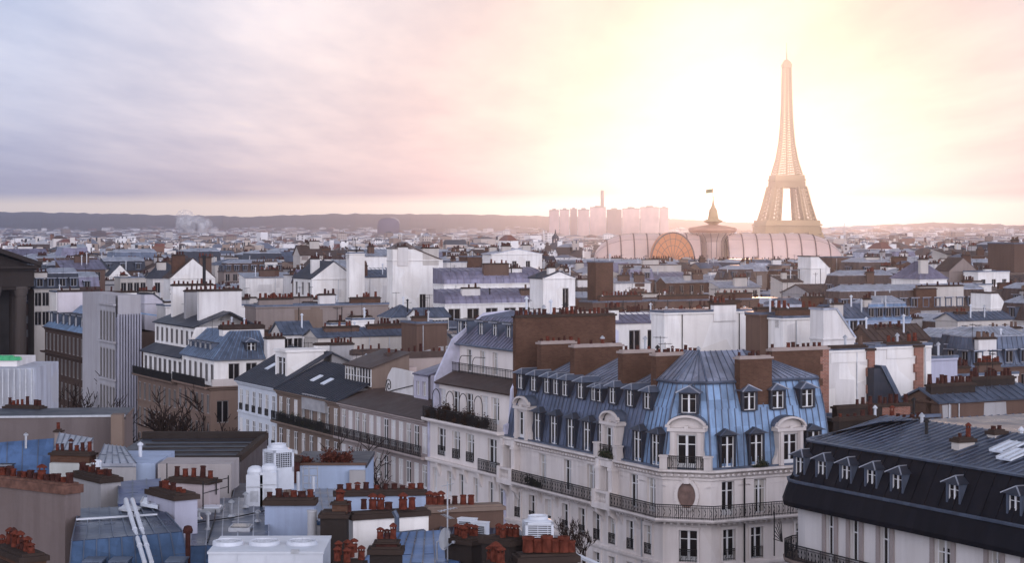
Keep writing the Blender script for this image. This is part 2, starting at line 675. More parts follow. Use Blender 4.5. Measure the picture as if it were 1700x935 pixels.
def wall_run(mb, p0, p1, z0, z1, ops, depth=.28, m=0, mrev=None):
    """upright wall from p0 to p1 (outward = right of travel) with real openings (a0, a1, z0, z1)"""
    p0, p1 = Vector(p0), Vector(p1)
    L = (p1 - p0).length
    dx = (p1 - p0) / L
    inn = Vector((-dx.y, dx.x))
    mrev = m if mrev is None else mrev
    ops = [(max(.02, a), min(L - .02, b), max(z0 + .01, c), min(z1 - .01, e)) for a, b, c, e in ops if b > .1 and a < L - .1]
    xs = sorted({0.0, L, *[o[0] for o in ops], *[o[1] for o in ops]})
    zs = sorted({z0, z1, *[o[2] for o in ops], *[o[3] for o in ops]})

    def P(a, z, dd=0.0):
        p = p0 + dx * a + inn * dd
        return (p.x, p.y, z)
    for z_a, z_b in zip(zs, zs[1:]):
        zm = (z_a + z_b) / 2
        run = None
        for a, b in zip(xs, xs[1:]):
            am = (a + b) / 2
            hole = any(o[0] < am < o[1] and o[2] < zm < o[3] for o in ops)
            if not hole:
                run = (run[0], b) if run else (a, b)
            if hole and run:
                mb.face([P(run[0], z_a), P(run[1], z_a), P(run[1], z_b), P(run[0], z_b)], m)
                run = None
        if run:
            mb.face([P(run[0], z_a), P(run[1], z_a), P(run[1], z_b), P(run[0], z_b)], m)
    for a, b, c, e in ops:
        mb.face([P(a, c), P(b, c), P(b, c, depth), P(a, c, depth)], mrev)
        mb.face([P(a, e), P(a, e, depth), P(b, e, depth), P(b, e)], mrev)
        mb.face([P(a, c), P(a, c, depth), P(a, e, depth), P(a, e)], mrev)
        mb.face([P(b, c), P(b, e), P(b, e, depth), P(b, c, depth)], mrev)


def run_windows(parent, p0, p1, ops, depth=.2, kinds=('casement',), rng=None, blind=.0, far=False):
    p0, p1 = Vector(p0), Vector(p1)
    dx = (p1 - p0).normalized()
    inn = Vector((-dx.y, dx.x))
    rot = math.atan2(dx.y, dx.x)
    for a, b, c, e in ops:
        p = p0 + dx * ((a + b) / 2) + inn * depth
        if far:
            put('window', LIB['far_window'], parent, (p.x, p.y, c), rot, (b - a, 1, e - c))
        else:
            window(parent, (p.x, p.y, c), rot, b - a, e - c, kinds[0] if rng is None else rng.choice(kinds), rng is not None and rng.random() < blind)


def offs(path, k, out):
    """mitred offset of path vertex k, `out` metres to the right of travel"""
    p = Vector(path[k])
    ns = []
    for a, b in ((k - 1, k), (k, k + 1)):
        if 0 <= a and b < len(path):
            d = (Vector(path[b]) - Vector(path[a])).normalized()
            ns.append(Vector((d.y, -d.x)))
    if len(ns) == 1:
        return p + ns[0] * out
    bis = (ns[0] + ns[1]).normalized()
    return p + bis * (out / max(.3, bis.dot(ns[0])))


def sweep(mb, path, prof, m=0, ends=True, rib=None, ribm=None, closed_prof=False):
    """profile of (outward, z) swept along a plan path with mitres; rib = seam spacing"""
    n, k = len(path), len(prof)
    pts = [[Vector((*offs(path, i, o), z)) for o, z in prof] for i in range(n)]
    for i in range(n - 1):
        for j in range(k - 1 if not closed_prof else k):
            j2 = (j + 1) % k
            a, b, c, d = pts[i][j], pts[i + 1][j], pts[i + 1][j2], pts[i][j2]
            mb.face([a, b, c, d], m)
            if rib and (d - a).length > .3:
                mb.seams(a, b, c, d, rib, .055, .06, m if ribm is None else ribm)
    if ends and k > 2:
        mb.face([p for p in reversed(pts[0])], m)
        mb.face([p for p in pts[-1]], m)


def cornice_prof(z, out=.45, h=.6):
    return [(0, z - h), (out * .35, z - h * .75), (out * .4, z - h * .45), (out * .85, z - h * .3), (out, z - h * .2), (out, z), (0, z)]


def slab_prof(z, out, th=.22):
    return [(0, z - th), (out * .9, z - th), (out, z - th * .5), (out, z), (0, z)]


def railing(parent, path, z, h=1.0, out=0.0, step=.14, name='balcony_railing', mat=None, panels=True):
    """wrought iron balcony rail along a plan path"""
    mb = MB()
    n = len(path)
    for i in range(n - 1):
        a, b = offs(path, i, out), offs(path, i + 1, out)
        L = (b - a).length
        if L < .05:
            continue
        for zz, th in ((z + h, .06), (z + .10, .04), (z + h * .84, .03)):
            mb.bar((a.x, a.y, zz), (b.x, b.y, zz), .05, th)
        k = max(1, int(L / step))
        for j in range(k + 1):
            p = a.lerp(b, j / k)
            wd = .045 if j % 12 == 0 else .026
            mb.bar((p.x, p.y, z), (p.x, p.y, z + h), wd)
            if panels and j % 3 == 1 and j < k:
                q = a.lerp(b, min(1, (j + 1) / k))
                mb.bar((p.x, p.y, z + .14), (q.x, q.y, z + h * .48), .03)
                mb.bar((p.x, p.y, z + h * .8), (q.x, q.y, z + h * .48), .03)
    return mb.build(name, mat or IRON, parent)


def chimney(parent, p, q, z0, z1, th=.6, mat=BRICK, cap=.18, npots=0, rng=None, pot='plain', dark=False, sc=1.0, capm=None, quoins=None, gap=.15, name='chimney_stack', far=False):
    """slab chimney standing from p to q in plan, z0..z1, with a stone cap and a row of pots"""
    p, q = Vector(p), Vector(q)
    d = (q - p)
    L = d.length
    d.normalize()
    nn = Vector((-d.y, d.x))
    mb = MB()
    c = (p + q) / 2
    H = z1 - z0
    mb.obox((c.x, c.y, z0 + H / 2), (*(d * L / 2), 0), (*(nn * th / 2), 0), (0, 0, H / 2), 0)
    e = .10
    mb.obox((c.x, c.y, z1 + cap / 2), (*(d * (L / 2 + e)), 0), (*(nn * (th / 2 + e)), 0), (0, 0, cap / 2), 1)
    mb.obox((c.x, c.y, z1 + cap + .05), (*(d * (L / 2 - .05)), 0), (*(nn * (th / 2 - .06)), 0), (0, 0, .05), 1)
    mats = [mat, capm or CAPST]
    if quoins is not None:          # toothed brick edge
        mats.append(quoins)
        k = int(H / .55)
        for side, pt in ((-1, p), (1, q)):
            if side not in (QUOIN_SIDES or (-1, 1)):
                continue
            for j in range(k):
                ww = .42 if j % 2 else .30
                cc = pt - d * side * (ww - .02)
                mb.obox((cc.x, cc.y, z0 + (j + .5) * H / k), (*(d * ww), 0), (*(nn * (th / 2 + .012)), 0), (0, 0, H / k / 2), 2)
    zz = z1 + cap + .10
    if far and npots:
        mats += [rng.choice([TERRAD, TERRAD, TERRAD, TERRA, BROWN])]
        mi = len(mats) - 1
        for i in range(npots):
            if rng.random() < max(gap, .32):
                continue
            pp = p.lerp(q, (i + rng.uniform(.25, .75)) / npots)
            s = sc * rng.uniform(.75, 1.3)
            mb.lathe((pp.x, pp.y, zz), [(.15 * s, 0), (.12 * s, (s - .55) * .72), (.14 * s, (s - .55) * .72 + .08)], 6, mi)
    o = mb.build(name, mats, parent)
    if npots and not far:
        pots(o, (p.x, p.y, zz), (q.x, q.y, zz), npots, rng, pot, dark, sc, gap)
    return o


QUOIN_SIDES = None


def dormer_mesh(kind, wd=1.25, h=1.75, dep=1.9):
    """front face at y=0 towards -y; cheeks run back into the roof"""
    b = MB()
    t = .16
    ow = wd / 2 + t
    b.box(-ow, -wd / 2, 0, dep, 0, h, 0)
    b.box(wd / 2, ow, 0, dep, 0, h, 0)
    b.box(-wd / 2, wd / 2, 0, dep, h - .12, h, 0)
    b.box(-wd / 2, wd / 2, .0, .3, -.05, .06, 0)
    b.box(-wd / 2, wd / 2, .35, .40, .06, h - .12, 1)
    o = ow + .16
    if kind == 'peak':
        f, r = -.28, h + .42
        A, B, Cc, Dd = (-o, f, h), (o, f, h), (o, dep, h), (-o, dep, h)
        R0, R1 = (0, f + .45, r), (0, dep, r)
        b.face([A, B, R0], 1); b.face([B, Cc, R1, R0], 1); b.face([Dd, A, R0, R1], 1); b.face([Dd, Cc, B, A], 1)
        for p, q in ((A, R0), (B, R0), (R0, R1)):
            b.bar(p, q, .07, .07, 2)
    else:
        f = -.25
        b.box(-o, o, f, dep, h, h + .10, 1)
        b.box(-o - .03, o + .03, f - .03, f + .04, h + .02, h + .13, 2)
    return b


_lib('dormer_blue', dormer_mesh('peak'), [Z_MID, Z_DARK, Z_PALE])
_lib('dormer_small', dormer_mesh('peak', .95, 1.35, 1.7), [Z_DARK, Z_MID, Z_PALE])
_lib('dormer_dark', dormer_mesh('peak', .95, 1.35, 1.7), [Z_MID, Z_DARK, Z_PALE])
_lib('dormer_flat', dormer_mesh('flat', 1.0, 1.45, 1.7), [Z_MID, Z_SLATE, Z_PALE])


def dormer(parent, loc, rot, mesh='dormer_small', wd=.95, h=1.23, sc=1.0, kind='casement', far=False):
    o = put('dormer', LIB[mesh], parent, loc, rot, (sc, sc, sc))
    if far:
        put('window', LIB['far_window'], o, (0, .14, .06), 0, (wd, 1, h))
    else:
        put('window_frame', LIB['frame_' + kind], o, (0, .14, .06), 0, (wd, 1, h))
        put('window_pane', LIB['pane'], o, (0, .14, .06), 0, (wd, 1, h))
    return o


def plant_mesh(rng, L, wd, h, n):
    """loose balcony greenery: uneven clumps of small leaf faces with gaps between"""
    b = MB()
    k = max(3, int(L / .55))
    cl = [(rng.uniform(-L / 2, L / 2), rng.uniform(-wd * .3, wd * .3), rng.uniform(.25, 1.0) ** 1.2 * h, rng.uniform(.22, .5)) for _ in range(k)]
    for _ in range(n):
        cx, cy_, ch, cr = rng.choice(cl)
        c = Vector((cx + rng.gauss(0, cr * .5), cy_ + rng.gauss(0, wd * .22), abs(rng.gauss(.45, .3)) * ch))
        s = rng.uniform(.04, .11)
        a = Vector((rng.gauss(0, 1), rng.gauss(0, 1), rng.gauss(0, 1))).normalized()
        u = a.orthogonal().normalized()
        v = a.cross(u)
        b.face([c - u * s, c + v * s * .6, c + u * s, c - v * s * .6])
    return b

# ------------------------------------------------------------------ ground, street, pavements
mb = MB()
mb.face([(-30000, -600, 0), (30000, -600, 0), (30000, 30000, 0), (-30000, 30000, 0)])
setting(mb.build('ground', GROUND))


def strip(name, pts_st, z0, z1, mat):
    b = MB()
    p = [XY(*q) for q in pts_st]
    if z1 - z0 < .02:
        b.face([(*q, z1) for q in p])
    else:
        b.prism(p, 'z', z0, z1)
    return setting(b.build(name, mat))


strip('street', [(-420, -17), (120, -17), (120, -3.2), (-420, -3.2)], 0, .012, ASPH)
strip('cross_street', [(27.6, -3.1), (41, -3.1), (41, 160), (27.6, 160)], 0, .008, ASPH)
strip('pavement', [(-420, -3.2), (27.3, -3.2), (27.3, -.02), (-420, -.02)], -.05, .13, PAVE)
strip('far_pavement', [(-420, -20.2), (120, -20.2), (120, -17), (-420, -17)], -.05, .13, PAVE)
b = MB()
for k in range(60):
    s = -400 + k * 8
    p, q = XY(s, -10.1), XY(s + 3, -10.1)
    b.bar((*p, .020), (*q, .020), .14, .008)
setting(b.build('road_markings', PAINT))

rng = random.Random(11)

# ------------------------------------------------------------------ corner building with the blue mansard (nearest block)
_b = MB()          # stone lucarne, faces -y
_b.box(-1.12, -.66, -.10, .9, 0, 2.55); _b.box(.66, 1.12, -.10, .9, 0, 2.55)
_b.box(-.66, .66, -.02, .9, 2.35, 2.55)
_b.box(-1.3, 1.3, -.22, 1.0, 2.55, 2.78)
_b.box(-1.02, -.76, -.20, -.10, .0, 2.5); _b.box(.76, 1.02, -.20, -.10, .0, 2.5)
for sg in (-1, 1):
    _b.prism([(sg * 1.12, 0), (sg * 1.62, 0), (sg * 1.52, .35), (sg * 1.24, .75), (sg * 1.14, 1.3)], 'y', .0, .35)
n = 14
arc = [(-1.22 * math.cos(math.pi * k / n), 2.78 + .74 * math.sin(math.pi * k / n)) for k in range(n + 1)]
_b.prism(arc, 'y', .22, 1.0)
for k in range(n):
    a0, a1 = math.pi * k / n, math.pi * (k + 1) / n
    _b.bar((-1.3 * math.cos(a0), -.05, 2.80 + .78 * math.sin(a0)), (-1.3 * math.cos(a1), -.05, 2.80 + .78 * math.sin(a1)), .34, .15)
_b.box(-.13, .13, -.18, .0, 2.55, 2.95)
arc2 = [(-1.30 * math.cos(math.pi * k / n), 2.9 + .80 * math.sin(math.pi * k / n)) for k in range(n + 1)]
for (xa, za), (xb, zb) in zip(arc2, arc2[1:]):
    _b.face([(xa, 0, za), (xb, 0, zb), (xb, 2.6, zb), (xa, 2.6, za)], 1)
_lib('lucarne', _b, [STONE, Z_MID])
_lib('dormer_tall', dormer_mesh('peak', 1.1, 2.45, 2.0), [Z_DARK, Z_SLATE, Z_MID])


def lucarne(parent, loc, rot, sc=1.0):
    o = put('lucarne', LIB['lucarne'], parent, loc, rot, (sc, 1, sc))
    put('window_frame', LIB['frame_door'], o, (0, .18, .02), 0, (1.3, 1, 2.33))
    put('window_pane', LIB['pane'], o, (0, .18, .02), 0, (1.3, 1, 2.33))
    return o


def tall_dormer(parent, loc, rot, sc=1.0):
    return dormer(parent, loc, rot, 'dormer_tall', 1.1, 2.33, sc)


ZC = 27.4
m1 = thing('corner_building', 'pale stone corner building with bright blue zinc mansard, arched stone lucarnes and oval window', 'building', (*XY(0, 0), 0), GROT)
PA, PB, PC, PD = (0, 0), (24.8, 0), (27.3, 2.55), (27.3, 13.3)
path = [PA, PB, PC, PD]
QW, QD = 1.15, 2.45
s5 = [6.47, 10.6, 14.3, 20.7, 23.2]
s4 = [2.15, 4.72, 7.5, 10.3, 13.0, 15.3, 17.6, 20.3, 22.8]
t5 = [Tx(1209, 27.3) - 2.55, Tx(1262, 27.3) - 2.55, Tx(1330, 27.3) - 2.55]
t4 = [Tx(1210, 27.3) - 2.55, Tx(1256, 27.3) - 2.55, Tx(1330, 27.3) - 2.55]
Lc = math.hypot(2.5, 2.55)


def o5(c, w_=1.15, z0=24.05, z1=26.55):
    return (c - w_ / 2, c + w_ / 2, z0, z1)


opA = [o5(c) for c in s5] + [o5(17.2, 1.2, 24.3, 26.7), o5(1.2, 1.2, 24.3, 26.7)] + [o5(c, 1.05, 20.85, 23.0) for c in s4] + [o5(c, 1.05, 17.5, 19.9) for c in s4] + [o5(c, 1.05, 14.0, 16.6) for c in s4]
opB = [o5(Lc / 2 + .1, 1.35, 20.7, 23.0), o5(Lc / 2 + .1, 1.3, 17.3, 19.9)]
opC = [o5(c, 1.1) for c in t5] + [o5(c, 1.1, 20.75, 23.05) for c in t4] + [o5(c, 1.1, 17.4, 19.9) for c in t4]
mb = MB()
wall_run(mb, PA, PB, 0, ZC, opA, .32)
wall_run(mb, PB, PC, 0, ZC, opB, .32)
wall_run(mb, PC, PD, 0, ZC, opC, .32)
mb.face([(0, 0, 0), (0, 0, ZC), (0, 11, ZC), (0, 11, 0)])
mb.face([(27.3, 13.3, 0), (27.3, 13.3, ZC), (18, 13.3, ZC), (18, 13.3, 0)])
mb.face([(0, 11, 0), (0, 11, ZC), (18, 11, ZC), (18, 11, 0)])
mb.face([(18, 11, 0), (18, 11, ZC), (18, 13.3, ZC), (18, 13.3, 0)])
# mouldings belong to the wall
sweep(mb, path, cornice_prof(ZC + .02, .55, .7), 0)
sweep(mb, path, slab_prof(20.55, .16, .22), 0)
sweep(mb, path, slab_prof(17.15, .12, .2), 0)
sweep(mb, path, [(.02, 26.62), (.10, 26.64), (.10, 26.80), (.02, 26.82)], 0)
for pa, pb, ops in ((PA, PB, opA), (PB, PC, opB), (PC, PD, opC)):
    pa, pb = Vector(pa), Vector(pb)
    d = (pb - pa).normalized()
    nn = Vector((d.y, -d.x))
    for a, bb, z0, z1 in ops:
        if z1 < 24:
            for aa, ab, za, zb in ((a - .16, a, z0 - .05, z1 + .14), (bb, bb + .16, z0 - .05, z1 + .14), (a, bb, z1, z1 + .14), (a - .22, bb + .22, z1 + .14, z1 + .24)):
                c = pa + d * (aa + ab) / 2
                mb.obox((c.x + nn.x * .03, c.y + nn.y * .03, (za + zb) / 2), (*(d * (ab - aa) / 2), 0), (*(nn * .055), 0), (0, 0, (zb - za) / 2))
        else:   # recessed panels beside the tall windows
            for sg in (-1, 1):
                c = pa + d * ((a + bb) / 2 + sg * 1.45)
                mb.obox((c.x, c.y, 26.2), (*(d * .55), 0), (*(nn * .025), 0), (0, 0, .03))
    L = (pb - pa).length          # dentils and consoles under cornice and balcony
    k = int(L / .45)
    for j in range(k):
        c = pa + d * (j + .5) * L / k
        mb.obox((c.x + nn.x * .22, c.y + nn.y * .22, ZC - .36), (*(d * .09), 0), (*(nn * .2), 0), (0, 0, .07))
        mb.obox((c.x + nn.x * .30, c.y + nn.y * .30, 23.58), (*(d * .08), 0), (*(nn * .3), 0), (0, 0, .10))
# stone bays
for c in (1.2, 17.2):
    for sg in (-1, 1):
        mb.box(c + sg * 1.0 - .26, c + sg * 1.0 + .26, -.55, 0, 23.9, ZC - .02)
        mb.box(c + sg * 1.0 - .34, c + sg * 1.0 + .34, -.63, 0, 26.5, 26.75)
    mb.box(c - .74, c + .74, -.45, .0, 26.75, ZC - .03)
    mb.box(c - 1.4, c + 1.4, -.85, 0, 23.55, 23.93)
    mb.box(c - .9, c + .9, -.8, -.55, 24.75, 24.92)
    mb.box(c - .9, c + .9, -.8, -.55, 23.93, 24.05)
    for j in range(7):
        mb.lathe((c - .72 + j * .24, -.68, 24.05), [(.05, 0), (.09, .2), (.04, .45), (.06, .7)], 6)
    mb.box(c - 1.30, c - .85, -.86, -.5, 23.93, 24.95)
    mb.box(c + .85, c + 1.30, -.86, -.5, 23.93, 24.95)
    for sg in (-1, 1):            # scroll bracket under
        mb.prism([(0, 23.55), (-.75, 23.55), (-.6, 23.1), (-.2, 22.8), (0, 22.3)], 'x', c + sg * .95 - .16, c + sg * .95 + .16)
# consoles between the fourth-floor windows
for c in (6.1, 8.9, 18.95, 21.5):
    mb.prism([(0, 23.5), (-.4, 23.5), (-.32, 23.2), (-.1, 22.8), (0, 22.5)], 'x', c - .2, c + .2)
sweep(mb, [(2.7, 0), (15.75, 0)], slab_prof(23.92, .95, .26), 0)
sweep(mb, [(18.65, 0), PB, PC, PD], slab_prof(23.92, .95, .26), 0)
# oval surround
cb = Vector(PB).lerp(Vector(PC), .5)
nb = Vector((2.55, -2.5)).normalized()
db = Vector((2.5, 2.55)).normalized()
ov = []
for k in range(28):
    a0, a1 = 2 * math.pi * k / 28, 2 * math.pi * (k + 1) / 28
    P0 = (cb.x + db.x * .80 * math.cos(a0) + nb.x * .06, cb.y + db.y * .80 * math.cos(a0) + nb.y * .06, 25.55 + 1.08 * math.sin(a0))
    P1 = (cb.x + db.x * .80 * math.cos(a1) + nb.x * .06, cb.y + db.y * .80 * math.cos(a1) + nb.y * .06, 25.55 + 1.08 * math.sin(a1))
    mb.bar(P0, P1, .26, .30, 0, up=(nb.x, nb.y, 0))
mb.obox((cb.x + nb.x * .12, cb.y + nb.y * .12, 26.62), (*(db * .2), 0), (*(nb * .14), 0), (0, 0, .22))
mb.build('wall', render_wall('facade_stone', (.72, .655, .63), .6), m1)
b = MB()
b.face([(cb.x + db.x * .72 * math.cos(2 * math.pi * k / 28) + nb.x * .02, cb.y + db.y * .72 * math.cos(2 * math.pi * k / 28) + nb.y * .02, 25.55 + .98 * math.sin(2 * math.pi * k / 28)) for k in range(28)])
ovo = b.build('oval_window', plain('oval_panel', (.16, .10, .085), .35, 0, .4, 2.0), m1)
run_windows(m1, PA, PB, opA, .24, ('door', 'casement'), rng, .06)
run_windows(m1, PB, PC, opB, .24, ('door',), rng)
run_windows(m1, PC, PD, opC, .24, ('door', 'casement'), rng)
railing(m1, [(2.7, 0), (15.7, 0)], 23.92, 1.0, .85)
railing(m1, [(18.7, 0), PB, PC, PD], 23.92, 1.0, .85)
for a, bb, z0, z1 in opB[:1]:
    q0 = Vector(PB) + db * a
    q1 = Vector(PB) + db * bb
    railing(m1, [tuple(q0), tuple(q1)], z0, .9, .05, .12, 'window_guard')
for c in s4:
    railing(m1, [(c - .5, 0), (c + .5, 0)], 20.86, .8, .04, .14, 'window_guard')
for c in t4:
    railing(m1, [(27.3, 2.55 + c - .5), (27.3, 2.55 + c + .5)], 20.8, .8, .04, .14, 'window_guard')
# roof: curved zinc mansard, then the shallow top with a hipped corner
MP = [(-.12, ZC), (-.30, 28.7), (-.55, 30.1), (-.98, 31.7), (-1.75, 33.55)]
mb = MB()
sweep(mb, path, [(.18, ZC + .03), (.18, ZC + .16), (-.2, ZC + .16)], 1, ends=False)
pathL, pathP = [PA, (21.1, 0)], [(21.1, 0), PB, PC, PD]
MPL = [(-.12, ZC), (-.30, 28.7), (-.55, 30.1), (-.95, 31.5), (-1.4, 32.5)]
sweep(mb, pathL, MPL, 4, ends=False, rib=.60, ribm=1)
sweep(mb, pathL, [(-1.35, 32.5), (-6.2, 34.6)], 2, ends=False, rib=.60, ribm=3)
sweep(mb, pathP, MP, 0, ends=False, rib=.60, ribm=1)
sweep(mb, pathP, [(-1.55, 33.50), (-1.48, 33.62), (-1.62, 33.72)], 1, ends=False)
pathQ = [(21.1, 0), PB, PC, (27.3, 8.2)]
sweep(mb, pathQ, [(-1.62, 33.72), (-4.25, 35.75)], 2, ends=False, rib=.60, ribm=3)
HE = [(25.68, 8.2, 33.72), (25.68, 13.3, 33.72), (23.05, 8.2, 35.75), (20.4, 13.3, 33.72)]
mb.face([HE[0], HE[1], HE[2]], 2)
mb.seams(HE[0], HE[1], HE[2], HE[2], .60, .055, .06, 3)
mb.face([HE[1], HE[3], HE[2]], 2)
mb.seams(HE[1], HE[3], HE[2], HE[2], .60, .055, .06, 3)
mb.face([(0, 6.2, 34.6), (21.1, 6.2, 34.6), (21.1, 9, 33.4), (0, 9, 33.4)], 2)
mb.face([(21.1, 4.25, 35.75), (23.05, 4.25, 35.75), (23.05, 9, 33.6), (21.1, 9, 33.6)], 2)
mb.face([(21.1, 0.1, ZC), (21.1, 4.25, ZC), (21.1, 4.25, 35.75), (21.1, 1.62, 33.72)], 0)
mb.face([(23.05, 4.3, 35.75), (23.05, 8.2, 35.75), (20.4, 13.3, 33.7), (18.5, 13.3, 33.6), (18.5, 4.3, 33.6)], 2)
mb.face([(0, 9, 33.4), (18.5, 9, 33.4), (18.5, 11, ZC), (0, 11, ZC)], 0)
mb.face([(18.5, 9, 33.6), (18.5, 13.3, 33.6), (18.0, 13.3, ZC), (18.0, 9, ZC)], 0)
for k in (1, 2):          # hip ridges as rolls
    for (o0, z0), (o1, z1) in zip(MP, MP[1:]):
        q0, q1 = offs(pathP, k, o0), offs(pathP, k, o1)
        mb.tube([(q0.x, q0.y, z0 + .03), (q1.x, q1.y, z1 + .03)], .09, 6, 1)
    q0, q1 = offs(pathP, k, -1.55), offs(pathP, k, -4.25)
    mb.tube([(q0.x, q0.y, 33.75), (q1.x, q1.y, 35.8)], .09, 6, 3)
mb.build('roof', [Z_BLUE, Z_MID, zinc('lavender_zinc', (.22, .24, .31), .38, .35, .4), Z_MID, zinc('shaded_wing_zinc', (.078, .095, .145), .42, .3, .55)], m1)  # left wing's darker zinc has the shade of its facing put into the colour
# dormers
for px in (893, 920, 948, 975, 1000, 1059, 1089):
    tall_dormer(m1, (Sx(px, .1), .02, ZC + .1), 0, .98)
for px, tx in ((1209, 0), (1257, 0), (1352, 0)):
    tall_dormer(m1, (27.28, Tx(px, 27.3), ZC + .1), RAD(90), .98)
for px in (866, 888, 910, 925, 940, 966, 988, 997, 1019, 1048, 1077):
    dormer(m1, (Sx(px, .9), .72, 31.4), 0, 'dormer_small', .95, 1.23, 1.0 if px not in (988, 997) else .8)
for px in (1246, 1293, 1342):
    dormer(m1, (26.55, Tx(px, 26.6), 31.5), RAD(90), 'dormer_small', .95, 1.23, 1.08)
q = cb - nb * .62
dormer(m1, (q.x, q.y, 31.4), math.atan2(db.y, db.x), 'dormer_small', .95, 1.23, 1.15)
lucarne(m1, (Sx(869, 0), -.15, ZC + .05), 0, .98)
lucarne(m1, (17.45, -.15, ZC + .05), 0, .98)
q = cb + nb * .12
lucarne(m1, (q.x, q.y, ZC + .03), math.atan2(db.y, db.x), 1.08)
lucarne(m1, (27.4, Tx(1311, 27.3), ZC + .05), RAD(90), .98)
# little balcony in front of the corner lucarne
qa, qb_ = Vector(PB) - nb * 0 + db * .15, Vector(PC) - db * .15
railing(m1, [tuple(qa), tuple(qb_)], ZC + .05, .95, .40)
for qv in (qa, qb_):
    mb = MB()
    qv = qv + nb * .35
    mb.obox((qv.x, qv.y, ZC + .5), (*(db * .28), 0), (*(nb * .24), 0), (0, 0, .48))
    mb.obox((qv.x, qv.y, ZC + 1.0), (*(db * .34), 0), (*(nb * .3), 0), (0, 0, .06))
    mb.build('stone_pedestal', STONE, m1)
for sv in (15.95, 18.9):
    mb = MB()
    mb.box(sv - .3, sv + .3, -.55, -.05, ZC + .02, ZC + 1.0)
    mb.box(sv - .36, sv + .36, -.6, 0, ZC + 1.0, ZC + 1.12)
    mb.build('stone_pedestal', STONE, m1)
railing(m1, [(16.2, 0), (18.6, 0)], ZC + .05, .95, .35)
for pts in ([(21.1, -.09), (ZC, 0)], ):
    b = MB()
    b.tube([(22.0, -.10, 0), (22.0, -.10, 23.6)], .06, 6)
    b.build('drain_pipe', STEEL, m1)
b = MB()
b.tube([(27.4, Tx(1236, 27.4), 0), (27.4, Tx(1236, 27.4), 26.7)], .07, 6)
b.build('drain_pipe', IRON, m1)
# brick chimney walls across the roof, the flare's brown tint put into their colour
CAPL = render_wall('pale_cap_stone', (.34, .28, .26), .4)  # lit top edges of the caps put in as a paler stone
for s_, px0, px1, py, npot in ((3.1, 895, 952, 571, 6), (8.5, 950, 1030, 576, 4), (16.3, 1030, 1085, 586, 3), (21.1, 1085, 1156, 590, 10)):
    ta, tb = max(1.1, Tx(px0, s_)), Tx(px1, s_)
    zt = Zy(py, s_, (ta + tb) / 2)
    chimney(m1, (s_, ta), (s_, tb), ZC, zt, .75, BRICK, .16, npot, rng, 'short', s_ > 15, .95, capm=CAPL)
chimney(m1, (25.9, Tx(1224, 25.9)), (25.9, Tx(1277, 25.9)), ZC + 2, Zy(596, 25.9, 7), .7, BRICK, .14, 7, rng, 'short', True, .95, capm=CAPL)
# big brick gable wall at the right-hand end, brick quoin on its edge
QUOIN_SIDES = (1,)
chimney(m1, (20.6, Tx(1278, 20.6)), (20.6, Tx(1372, 20.6)), 20, Zy(583, 20.6, 13), .6, BRICK, .16, 11, rng, 'short', True, 1.0, quoins=RBRICK, capm=CAPL)
QUOIN_SIDES = None
for pos in ((17.3, -.55, ZC + .1, 2.2),):
    o = plant_mesh(rng, 2.3, .5, .7, 900).build('balcony_plants', PLANT, m1, (pos[0], pos[1], pos[2]))
    o['kind'] = 'stuff'
o = plant_mesh(rng, 3.0, .4, .8, 900).build('balcony_plants', PLANT, m1, (5.6, -.55, 23.95)); o['kind'] = 'stuff'
o = plant_mesh(rng, 1.2, .4, .6, 500).build('balcony_plants', PLANT, m1, (27.65, Tx(1256, 27.6), ZC + .1), RAD(90)); o['kind'] = 'stuff'

# ------------------------------------------------------------------ stepped white building with two terraces, left of the corner building
S2 = -15.2
L2 = 15.1
m2 = thing('stepped_building', 'cream building with two set-back terraces, trellis arches and violet-blue zinc top behind the corner building', 'building', (*XY(S2, 0), 0), GROT)
mb = MB()
wx4 = [Sx(px, 0) - S2 for px in (733, 757, 780, 817)]
wx3 = [Sx(px, 0) - S2 for px in (722, 746, 766, 790, 815, 832)]
opA = [o5(c, 1.65, 24.45, 26.9) for c in wx4] + [o5(c, .95, 21.0, 23.2) for c in wx3] + [o5(c, .95, 17.6, 19.9) for c in wx3]
wall_run(mb, (0, 0), (L2, 0), 0, 27.7, opA, .3)
wxb = [Sx(px, .9) - S2 for px in (734, 757, 779, 804, 822)]
opB2 = [o5(c, 1.5, 28.0, 30.3) for c in wxb]
wall_run(mb, (0, .9), (L2, .9), 27.7, 30.95, opB2, .3)
wxc = [Sx(px, 3.0) - S2 for px in (741, 756, 779, 801, 822)]
opC2 = [o5(c, 1.0, 31.9, 33.9) for c in wxc]
wall_run(mb, (0, 3.0), (L2, 3.0), 31.7, 34.35, opC2, .3)
mb.face([(0, 0, 27.7), (L2, 0, 27.7), (L2, .9, 27.7), (0, .9, 27.7)])
sweep(mb, [(0, 0), (L2, 0)], slab_prof(24.05, .45, .28), 0)
sweep(mb, [(0, 0), (L2, 0)], slab_prof(27.75, .85, .3), 0)
sweep(mb, [(0, 0), (L2, 0)], slab_prof(20.7, .15, .2), 0)
for c in wx3:
    mb.prism([(0, 23.8), (-.4, 23.8), (-.3, 23.3), (-.1, 22.7), (0, 22.5)], 'x', c + .85, c + 1.25)
mb.face([(L2, 0, 0), (L2, 11, 0), (L2, 11, 34), (L2, 5, 34), (L2, 0, 27.7)])
mb.face([(0, 11, 0), (L2, 11, 0), (L2, 11, 35), (0, 11, 35)])
mb.build('wall', render_wall('warm_white_render', (.74, .67, .64), .3), m2)
run_windows(m2, (0, 0), (L2, 0), opA, .22, ('casement', 'door'), rng, .1)
run_windows(m2, (0, .9), (L2, .9), opB2, .22, ('door',), rng, .25)
run_windows(m2, (0, 3.0), (L2, 3.0), opC2, .22, ('casement',), rng, .1)
